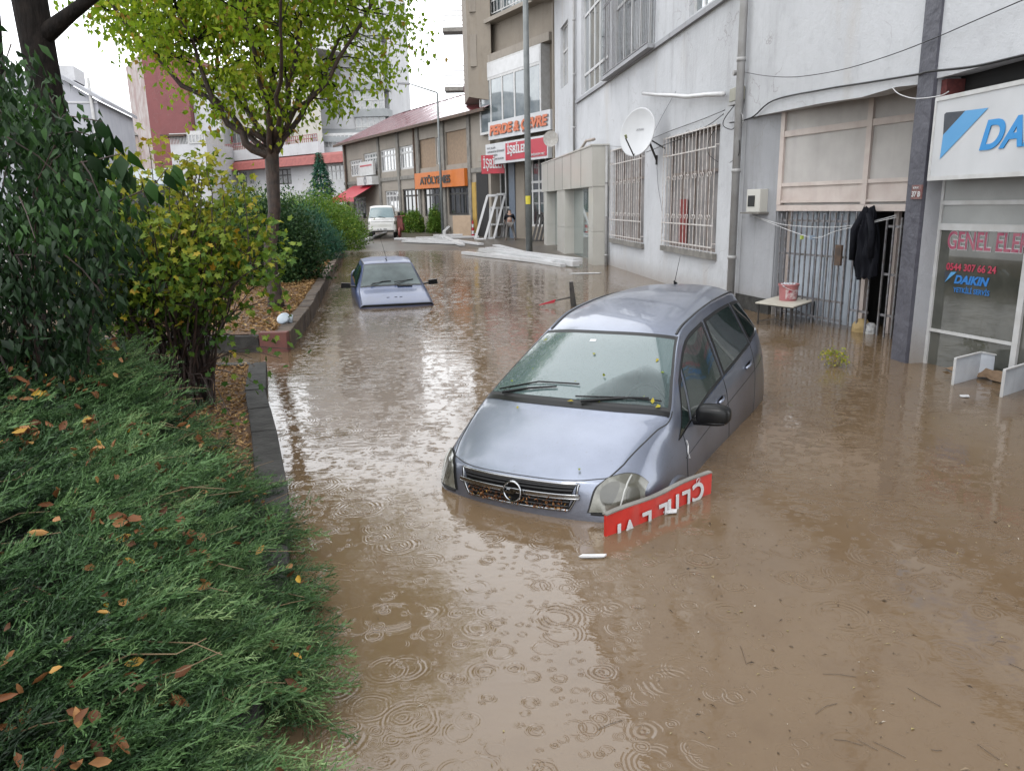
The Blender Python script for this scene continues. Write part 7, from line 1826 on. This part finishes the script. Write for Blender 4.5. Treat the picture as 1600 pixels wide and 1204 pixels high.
# ---- satellite dish
dc_ = Vector(at(1000, 208, 20.3)); ax_ = Vector((-.80, -.58, .16)).normalized()
dish = thing("satellite_dish", fp(1022, 240, .05), "white satellite dish on a black bracket between the barred windows", "satellite dish")
R_ = .60; prof = [(R_ * t, .20 * t * t * R_ * 1.0) for t in (0.001, .2, .4, .6, .8, .95, 1)] + [(R_ * 1.02, .105), (R_ * 1.0, .09)] + [(R_ * t, .20 * t * t * R_ - .012) for t in (.9, .6, .3, .001)]
m_ = MB(); m_.lathe(dc_, prof, 40, ax=ax_); m_.build("reflector", SIGNWHITE, dish, smooth=True)
hx = ax_.cross(Vector((0, 0, 1))).normalized(); hy = hx.cross(ax_).normalized()
text("DIGITAL", .07, dc_ + ax_ * .022 - hx * .13 + hy * .06, hx, hy, GREYL, dish, depth=.001, name="lettering") 
m_ = MB(); feed = dc_ + ax_ * .48 - hy * .22 ; m_.bar(dc_ - hy * .59 + ax_ * .11, feed, .025); m_.bar(dc_ - hy * .59 + ax_ * .11, dc_ - hy * .2 - ax_ * .06, .02)
m_.build("feed_arm", BLACKM, dish)
m_ = MB(); m_.tube([feed - ax_ * .03, feed + hy * .08 + ax_ * .02], [.03, .035], 10); m_.build("feed_horn", pm("lnb", (.35, .38, .2), None, 9, .5), dish)
m_ = MB(); w0 = fp(1027, 250, .02); m_.bar(dc_ - ax_ * .05, dc_ - ax_ * .28 - hy * .05, .05); m_.bar(dc_ - ax_ * .26 - hy * .02, w0, .04); m_.bar(dc_ - ax_ * .26 - hy * .06, fp(1040, 232, .02), .03); m_.bar(w0 + Vector((0, 0, .12)), w0 - Vector((0, 0, .12)), .05); m_.build("bracket", BLACKM, dish)
# ---- round dish seen from behind near the shop sign
d2 = fp(860, 217, 0); d2 = at(861, 217, 36.5)
ds = thing("satellite_dish", d2, "small grey round satellite dish beside the red and white shop sign", "satellite dish")
m_ = MB(); axd = Vector((-.35, -1, .05)).normalized(); m_.lathe(d2, [(.001, .0), (.2, -.01), (.35, .02), (.36, .06), (.33, .05), (.001, -.0)], 28, ax=axd); m_.build("reflector", pm("dish_grey", (.60, .58, .54), (.45, .42, .38), 9, .5), ds)
m_ = MB(); m_.bar(d2 + Vector((.1, .2, 0)), d2 + Vector((.75, .5, -.02)), .05); m_.build("bracket", BLACKM, ds)
# ---- street lamps
def lamp(name, base, top, r0, r1, label, arm=None, cat="street lamp"):
    t = thing(name, base, label, cat); m_ = MB(); m_.tube([base + Vector((0, 0, -.6)), base.lerp(top, .5), top], [r0, (r0 + r1) / 2, r1], 14); m_.build("pole", pm("pole_grey", (.26, .28, .28), (.19, .21, .21), 4, .5, metal=.0), t, smooth=True)
    if arm:
        m_ = MB(); m_.tube([top, arm], [r1 * .8, r1 * .6], 8); m_.build("arm", MATS["pole_grey"], t)
        d = (arm - top).normalized(); m_ = MB(); m_.hexa([arm + Vector(q) for q in ((-.0, -.12, -.06), (-.75, -.14, .0), (-.75, .14, .0), (0, .12, -.06), (0, -.10, .06), (-.75, -.10, .10), (-.75, .10, .10), (0, .10, .06))]); m_.build("lamp_head", pm("lamp_head_grey", (.3, .31, .33), None, 3, .4), t, bevel=.02)
    return t
b0 = gp(827, 397, 0); tp = Vector((b0.x, b0.y, 13.5))
t = lamp("street_lamp", b0, tp, .145, .10, "thick grey street pole with a small yellow sticker before the shop signs")
yz = at(822, 313, b0.y); m_ = MB()
m_.grid(lambda u, v: (b0.x + cos(-2.6 + u * 1.6) * .146, b0.y + sin(-2.6 + u * 1.6) * .146, yz.z - .16 + v * .34), 6, 1); m_.build("sticker", pm("sticker_yellow", (.85, .72, .05), None, 4, .5), t)
b0 = at(692, 362, 49); b0.z = gz(b0.x, 49); tp = at(678, 145, 49); tp.x = b0.x
lamp("street_lamp", b0, Vector((b0.x + .0, 49, tp.z)), .10, .06, "thin grey street lamp with a long bent arm before the orange sign", arm=at(640, 131, 49))
b0 = at(691, 362, 48.6)
m_ = MB(); 
# ---- leaning window frames, panels, black racks
def leanframe(name, px0, px1, pyb, pyt, Y, label, mat, lean=.5, nx=2, skew=0., group=None, fw=.08, rails=()):
    a = at(px0, pyb, Y); b2 = at(px1, pyb - 2, Y); zb = gz(a.x, Y) ; a.z = zb; b2.z = zb
    zt_ = at((px0 + px1) / 2, pyt, Y).z; h = zt_ - zb
    up = Vector((skew, lean, h)).normalized(); w_ = (b2 - a).length; x = (b2 - a).normalized(); L_ = sqrt(h * h + lean * lean + skew * skew)
    m_ = MB(); nrm2 = x.cross(up)
    def B2(p, q): m_.bar(p, q, fw, fw * .8, up=nrm2)
    B2(a, b2); B2(a + up * L_, b2 + up * L_)
    for k_ in range(nx + 1): p = a.lerp(b2, k_ / nx); B2(p, p + up * L_)
    for r_ in rails: B2(a + up * L_ * r_, b2 + up * L_ * r_)
    o = m_.build(name, mat, None, loc=a); tag(o, label, "window frame", group); return o
leanframe("window_frame", 742, 757, 362, 306, 43.5, "white window frame leaning leftmost against the wall behind the crouched person", WHITEP, .6, 1, .75, fw=.13)
leanframe("window_frame", 758, 771, 360, 304, 43.8, "dark edged white window frame in the middle of the leaning row", WHITEP, .6, 1, .7, fw=.12)
leanframe("window_frame", 771, 782, 360, 303, 44.1, "narrow black and white frame right in the leaning row", BLACKM, .6, 1, .7, fw=.12)
leanframe("window_frame", 764, 786, 357, 325, 44.6, "small white frame with a cross rail at the back of the row", WHITEP, .2, 2, .1, fw=.11, rails=(.45,))
leanframe("metal_rack", 832, 856, 378, 337, 39.6, "black metal rack of slanted bars leaning at the far end of the clad porch", BLACKM, .3, 4, .35, fw=.12)
# plywood panel
a = at(708, 362, 47); b2 = at(736, 360, 46); zt_ = at(720, 337, 46.5).z
m_ = MB(); m_.hexa([(a.x, 47, gz(a.x, 47)), (b2.x, 46, gz(a.x, 47)), (b2.x, 46.1, gz(a.x, 47)), (a.x, 47.1, gz(a.x, 47)), (a.x, 47, zt_), (b2.x, 46, zt_ + .02), (b2.x, 46.1, zt_ + .02), (a.x, 47.1, zt_)])
o = m_.build("wooden_panel", WOODP, None, loc=(a.x, 47, 0)); tag(o, "pale plywood panel standing below the orange sign", "panel")
# red and white post
c_ = at(739, 362, 45.5); m_ = MB(); zg = gz(c_.x, 45.5)
for k_ in range(5): m_.tube([(c_.x, 45.5, zg + k_ * .19), (c_.x, 45.5, zg + (k_ + 1) * .19)], .09 - .008 * k_, 12, mi=k_ % 2)
o = m_.build("traffic_post", [SIGNRED, WHITEP], None, loc=(c_.x, 45.5, zg)); tag(o, "short red and white striped post between panel and leaning frames", "post")
# ---- long white profiles lying across the water
def profile(p, q, w_, h_, label, bow=0, n=8):
    m_ = MB(); prev = None; P__ = [Vector(p).lerp(Vector(q), i / n) + Vector((0, 0, bow * sin(pi * i / n))) for i in range(n + 1)]
    d = (Vector(q) - Vector(p)).normalized(); r_ = Vector((-d.y, d.x, 0)) * w_ / 2
    for a, b2 in zip(P__[:-1], P__[1:]): m_.hexa([a - r_, b2 - r_, b2 + r_, a + r_, a - r_ + Vector((0, 0, h_)), b2 - r_ + Vector((0, 0, h_)), b2 + r_ + Vector((0, 0, h_)), a + r_ + Vector((0, 0, h_))])
    # hollow end
    o = m_.build("plastic_profile", WHITEP, None, loc=p); tag(o, label, "plastic profile", "long white plastic profiles washed across the street"); return o
def pz(px, py, z): return gp(px, py, z)
PR = [((725, 397), (868, 413), .16, .12, .02), ((752, 393), (900, 416), .16, .16, .04), ((764, 391), (903, 410), .22, .14, .14), ((770, 399), (880, 417), .12, .10, .01), ((775, 385), (833, 401), .22, .10, .02), ((780, 396), (905, 413), .15, .12, .09)]
LBS = ["lowest front white profile floating nearest in the bundle", "second white profile of the floating bundle", "broad white profile on top of the floating bundle", "thin white profile along the front edge of the bundle, nearer the porch", "short white profile behind the bundle, by the person's feet", "white profile resting along the bundle's back edge"]
for (p, q, w_, h_, z_), lb_ in zip(PR, LBS): profile(pz(p[0], p[1], z_), pz(q[0], q[1], z_), w_ * 1.6, h_, lb_)
PR = [((620, 374), (718, 377)), ((632, 378), (716, 381)), ((650, 373), (748, 371)), ((690, 370), (722, 384)), ((678, 369), (790, 366)), ((710, 377), (752, 383)), ((572, 376), (602, 365)), ((553, 370), (572, 368))]
LBS = ["long white profile lying from the van towards the leaning frames", "white profile in shallow water just before the long one", "white profile on the wet ground behind the shallow water", "white profile slanting into the water, midway", "curved white profile below the leaning frames", "short white strip in the brown silt", "white tube propped by the front of the van", "small white scrap by the left of the van"]
for k_, (((p, q), lb_)) in enumerate(zip(PR, LBS)):
    P0 = at(p[0], p[1], 40 if k_ < 6 else 42); Q0 = at(q[0], q[1], 40 if k_ < 6 else 42)
    def onz(px, py):
        z = .05
        for _ in range(8): g_ = gp(px, py, z); z = max(0.01, gz(g_.x, g_.y) + .04)
        return gp(px, py, z)
    profile(onz(*p), onz(*q), .45 if k_ < 3 else .3, .10, lb_, bow=.0)
p_ = onz(*(706, 362)); profile(onz(694, 366), p_ + Vector((.2, 0, .5)), .2, .2, "short white tube end sticking up beside the thin street lamp")
# porch side scrap
for (px, py, w_, d_, lb_) in ((915, 427, .5, .16, "white broken strip floating at the foot of the clad porch"), (926, 869, .085, .016, "white plastic scrap floating in front of the silver blue car"), (1046, 799, .055, .035, "small cream foam piece floating against the red board"), (1507, 619, .05, .04, "small white crumb floating left of the grey metal sheet")):
    p = gp(px, py, .01); m_ = MB(); m_.add([p + Vector((x * w_, y * d_, z)) for x, y, z in ((-1, -.3, 0), (-.4, -1, 0), (.8, -.7, 0), (1, .4, 0), (.2, 1, 0), (-.7, .8, 0), (-1, -.3, .008), (-.4, -1, .012), (.8, -.7, .006), (1, .4, .014), (.2, 1, .008), (-.7, .8, .012))], [(0, 1, 2, 3, 4, 5), (6, 7, 8, 9, 10, 11)] + [(i, (i + 1) % 6, 6 + (i + 1) % 6, 6 + i) for i in range(6)])
    o = m_.build("plastic_scrap", WHITEP, None, loc=p); tag(o, lb_, "scrap")
# ---- folded grey metal sheet at the right
C0 = gp(1488, 601, 0); C1 = gp(1528, 590, 0); C2 = gp(1640, 592, 0)
z0t = at(1490, 561, C0.y).z; z1t = at(1528, 551, C1.y).z
m_ = MB()
def sheet(a, b2, za, zb, th=.012):
    d = (b2 - a).normalized(); r_ = Vector((-d.y, d.x, 0)) * th
    m_.hexa([V3(a, -.3), V3(b2, -.3), V3(b2 + r_, -.3), V3(a + r_, -.3), V3(a, za), V3(b2, zb), V3(b2 + r_, zb), V3(a + r_, za)])
sheet(C0, C1, z0t, z1t); sheet(C1 + Vector((.003, 0, 0)), C2, z1t, at(1640, 571, C2.y).z)
SHM = pm("sheet_grey", (.50, .53, .57), (.34, .36, .40), 3, .4, metal=.15, streak=.5)
o = m_.build("metal_sheet", SHM, None, loc=C1); tag(o, "folded grey metal sheet standing in the water below the shop window", "metal sheet")
m_ = MB()
for a, b2, za, zb in ((C0, C1, z0t, z1t), (C1, C2, z1t, at(1640, 571, C2.y).z)): m_.bar(V3(a, za + .008), V3(b2, zb + .008), .03, .014)
m_.bar(V3(C0, -.3), V3(C0, z0t), .02, .02); m_.build("edge_flange", WHITEF, o)
D0 = gp(1564, 620, 0); D1 = gp(1660, 588, 0); m_ = MB(); sheet(D0, D1, at(1565, 579, D0.y).z, at(1660, 550, D1.y).z); 
o = m_.build("metal_sheet", SHM, None, loc=D0); tag(o, "second grey metal sheet, nearer and cut off by the right edge", "metal sheet")
m_ = MB(); m_.bar(V3(D0, at(1565, 579, D0.y).z + .008), V3(D1, at(1660, 550, D1.y).z + .008), .03, .014); m_.bar(V3(D0, -.3), V3(D0, at(1565, 579, D0.y).z), .022, .022); m_.build("edge_flange", WHITEF, o)
# cardboard pieces inside / before the shop window
for (px, py, w_, h_, lb_) in ((1540, 545, .34, .10, "soggy brown cardboard lying at the foot of the shop window"),):
    p = SP.P(.95, .10, .0); m_ = MB()
    m_.grid(lambda u, v: SP.P(.45 + 1.2 * u, .04 + .10 * v, .02 + .10 * sin(u * 3.0) * (1 - v) + .03 * noise.noise(Vector((u * 9, v * 5, 0)))), 16, 5)
    o = m_.build("cardboard", pm("wet_cardboard", (.34, .22, .13), (.22, .14, .08), 9, .8, bmp=.8, bsc=14), None, loc=p); tag(o, lb_, "cardboard")
p = GP.P(gx(1352), -.05, 0); m_ = MB(); m_.lathe(p + Vector((0, 0, -.05)), [(.001, .26), (.08, .24), (.14, .16), (.15, .05), (.13, -.05)], 12)
o = m_.build("sack", pm("sack_yellow", (.50, .36, .16), (.4, .28, .12), 7, .8, bmp=1, bsc=12, bd=.04), None, loc=p, smooth=True); tag(o, "yellowish sack at the foot of the gate opening", "sack")
p = GP.P(gx(1366) - .02, -.04, 0); m_ = MB(); m_.lathe(p + Vector((0, 0, -.05)), [(.001, .22), (.05, .21), (.09, .15), (.10, .05), (.09, -.05)], 10)
o = m_.build("plastic_bag", pm("bag_white", (.78, .78, .76), (.3, .3, .32), 14, .4, bmp=1, bsc=16, bd=.04), None, loc=p, smooth=True); tag(o, "white plastic bag beside the yellowish sack", "plastic bag")
# ---- plant sticking out of the water
pb_ = gp(1305, 572, 0); wt = thing("weed_plant", pb_, "sparse yellowish weed poking out of the water in front of the gate", "plant")
m_ = MB(); EE = []
for i in range(16):
    e_ = pb_ + Vector((random.gauss(0, .10), random.gauss(0, .10), random.uniform(.03, .2))); m_.tube(curve_pts(pb_ + Vector((random.gauss(0, .03), 0, -.05)), e_, (0, 0, .03), 4, .06), .0035, 4, cap=False); EE += [e_] * 3
e_ = Vector(at(1297, 512, pb_.y)); m_.tube(curve_pts(pb_, e_, (.01, 0, 0), 6, .03), [.006, .005, .004, .004, .003, .003, .002], 4); m_.build("stems", pm("weed_stem", (.32, .24, .12), None, 8, .7), wt)
P_ = np.repeat(np.array([tuple(x) for x in EE]), 4, axis=0); P_ = P_ + RNG.normal(size=P_.shape) * .03; P_[:, 2] = np.maximum(P_[:, 2], .005); n_ = len(P_)
leaf_obj("foliage", P_, rnd_unit(n_), rnd_unit(n_) + np.array([0, 0, .5]), RNG.uniform(.025, .05, n_), RNG.uniform(.015, .03, n_), LEAF_SHRUB, wt, "ovate", RNG.uniform(.7, .96, n_))
# white round pot lid on the far bed corner
p = gp(443, 503, .32); m_ = MB(); m_.lathe(p + Vector((0, 0, .06)), [(.001, .03), (.07, .027), (.105, .012), (.11, 0), (.10, -.02)], 24, ax=(-.3, -1, 1.0)); m_.tube([p + Vector((.08, .05, -.02)), p + Vector((.12, .1, .10))], [.05, .02], 8)
o = m_.build("enamel_bowl", pm("bowl_white", (.60, .68, .74), (.45, .52, .6), 4, .3), None, loc=p, smooth=True); tag(o, "overturned pale bowl on the corner of the far planting bed", "bowl")
# ---- floating dirt
n_ = 11000; px_ = RNG.uniform(-3.6, 5.2, n_); py_ = 1.3 + 13 * RNG.random(n_) ** 1.5; k_ = (px_ > np.interp(py_, EY, EX) + .1) & (px_ < 5.0) & ((px_ > .3 + .1 * py_) | (RNG.random(n_) < .10)) & (RNG.random(n_) < .35 + .65 * (np.sin(px_ * 2.1 + np.sin(py_ * 1.3)) > -.1))
P_ = np.c_[px_[k_], py_[k_], np.full(k_.sum(), .004)]; n_ = len(P_)
FLOT = leafmat("floating_bits", [(0., (.02, .013, .008)), (.35, (.05, .032, .018)), (.7, (.15, .11, .07)), (.93, (.22, .18, .07)), (1., (.34, .31, .27))], .6, .0)
o = leaf_obj("floating_debris", P_, RNG.normal(size=(n_, 3)) * np.array([1, 1, .02]), RNG.normal(size=(n_, 3)) * .08 + np.array([0, 0, 1]), RNG.gamma(1.6, .0065, n_) + .003, RNG.gamma(1.6, .003, n_) + .0015, FLOT, None, "ovate"); tag(o, kind="stuff")
m_ = MB()
for i in range(80):
    x = random.uniform(.2, 4.5); y = 1.6 + 9 * random.random() ** 1.6; a = random.uniform(0, pi); ln = random.uniform(.04, .16); p = Vector((x, y, .003)); m_.tube([p, p + Vector((cos(a) * ln * .5, sin(a) * ln * .5 + random.gauss(0, .012), .002)), p + Vector((cos(a) * ln, sin(a) * ln, 0))], .0013, 4)
o = m_.build("floating_twigs", pm("wet_twig", (.20, .14, .09), (.12, .08, .05), 9, .7)); tag(o, kind="stuff")
# leaves on the cars and in the grille
PP, DD = [], []
for (a, b2) in ((8.6, -1.5), (7.85, -1.2), (7.5, -1.62), (8.3, .1), (7.6, .0), (7.75, .55), (8.3, 1.6), (8.0, 1.85), (7.42, 1.5), (7.22, 1.7), (7.15, .7), (7.1, .2), (4.3, 1.3), (7.2, 1.9), (6.2, -.9)):
    p = car_M @ B.P(a, -b2, .012); PP.append(tuple(p)); DD.append(tuple((car_M.to_3x3() @ B.nrm(a, -b2))))
PP = np.array(PP); DD = np.array(DD); n_ = len(PP)
o = leaf_obj("wet_leaves", PP, rnd_unit(n_), DD + RNG.normal(size=(n_, 3)) * .1, RNG.uniform(.03, .055, n_), RNG.uniform(.018, .034, n_), LEAF_SHRUB, None, "ovate", RNG.uniform(.6, 1, n_)); tag(o, kind="stuff")
PP = []; 
for i in range(260):
    b2 = random.uniform(-1.15, 1.15); PP.append(tuple(car_M @ B.P(2.02 + random.random() ** 2 * .5, b2, .014)))
PP = np.array(PP); n_ = len(PP)
o = leaf_obj("wet_leaves", PP, rnd_unit(n_), rnd_unit(n_), RNG.uniform(.012, .03, n_), RNG.uniform(.006, .014, n_), DEADLEAF, None, "curl"); tag(o, kind="stuff")

# ================================================================== PERSON
pz0 = at(797, 379, 41.5); zf = gz(pz0.x, 41.5)
def skin_mesh(name, verts, edges, rad, mat, parent, sub=2, root=0):
    me = bpy.data.meshes.new(name); me.from_pydata(verts, edges, []); tmp = bpy.data.objects.new(name, me); COL.objects.link(tmp)
    tmp.modifiers.new("s", 'SKIN'); 
    for i, r_ in enumerate(rad): me.skin_vertices[0].data[i].radius = (r_, r_)
    me.skin_vertices[0].data[root].use_root = True
    sb_ = tmp.modifiers.new("b", 'SUBSURF'); sb_.levels = sub; sb_.render_levels = sub
    dg = bpy.context.evaluated_depsgraph_get(); out = bpy.data.meshes.new_from_object(tmp.evaluated_get(dg)); out.materials.clear(); bpy.data.objects.remove(tmp)
    o = finish(name, out, mat, parent, smooth=True, shift=False); return o
# seen from behind, bending forward with legs apart (+y is away from the camera)
J = dict(pel=(0, 0, .92), sp=(0, .10, 1.10), ch=(.0, .25, 1.30), nk=(0, .34, 1.42), hd=(0, .40, 1.52), top=(0, .43, 1.62),
         ls=(-.19, .26, 1.33), le=(-.27, .42, 1.08), lw=(-.20, .58, .90), lh=(-.17, .63, .82), rs=(.19, .26, 1.33), re=(.27, .42, 1.08), rw=(.20, .58, .90), rh=(.17, .63, .82),
         lhip=(-.10, 0, .86), lk=(-.17, .05, .48), la=(-.22, -.02, .08), lt=(-.23, .12, .03), rhip=(.10, 0, .86), rk=(.20, .06, .48), ra=(.28, -.02, .08), rt=(.31, .12, .03))
names = list(J); idx = {k_: i for i, k_ in enumerate(names)}
ed_ = [("pel", "sp"), ("sp", "ch"), ("ch", "nk"), ("nk", "hd"), ("hd", "top"), ("ch", "ls"), ("ls", "le"), ("le", "lw"), ("lw", "lh"), ("ch", "rs"), ("rs", "re"), ("re", "rw"), ("rw", "rh"), ("pel", "lhip"), ("lhip", "lk"), ("lk", "la"), ("la", "lt"), ("pel", "rhip"), ("rhip", "rk"), ("rk", "ra"), ("ra", "rt")]
rad = dict(pel=.13, sp=.12, ch=.13, nk=.055, hd=.085, top=.07, ls=.06, le=.042, lw=.03, lh=.035, rs=.06, re=.042, rw=.03, rh=.035, lhip=.085, lk=.06, la=.04, lt=.035, rhip=.085, rk=.06, ra=.04, rt=.035)
pm_ = Matrix.Translation((pz0.x, 41.5, zf - .0)) 
person = skin_mesh("person", [J[k_] for k_ in names], [(idx[a], idx[b2]) for a, b2 in ed_], [rad[k_] for k_ in names], pm("skin", (.45, .27, .19), (.40, .24, .17), 4, .5), None)
person.matrix_world = pm_; OFF[person.name] = Vector((0, 0, 0))
tag(person, "person in black top and grey trousers seen from behind, bending over by the leaning frames", "person")
def sub(keys, edges, scale, name, mat):
    ii = {k_: i for i, k_ in enumerate(keys)}
    return skin_mesh(name, [J[k_] for k_ in keys], [(ii[a], ii[b2]) for a, b2 in edges], [rad[k_] * scale for k_ in keys], mat, person)
sub(["sp", "ch", "ls", "le", "rs", "re"], [("sp", "ch"), ("ch", "ls"), ("ls", "le"), ("ch", "rs"), ("rs", "re")], 1.4, "shirt", CLOTH)
sub(["pel", "lhip", "lk", "la", "rhip", "rk", "ra"], [("pel", "lhip"), ("lhip", "lk"), ("lk", "la"), ("pel", "rhip"), ("rhip", "rk"), ("rk", "ra")], 1.35, "trousers", pm("trouser_grey", (.24, .22, .21), (.18, .17, .16), 6, .8))
sub(["pel", "sp"], [("pel", "sp")], 1.3, "waistband", pm("shirt_tail", (.35, .18, .14), None, 5, .8))
sub(["hd", "top"], [("hd", "top")], 1.3, "hair", pm("hair_black", (.015, .012, .010), None, 9, .6))
for a, b2 in (("la", "lt"), ("ra", "rt")): sub([a, b2], [(a, b2)], 1.25, "shoe", pm("shoe_pale", (.55, .52, .50), (.3, .28, .26), 9, .6))
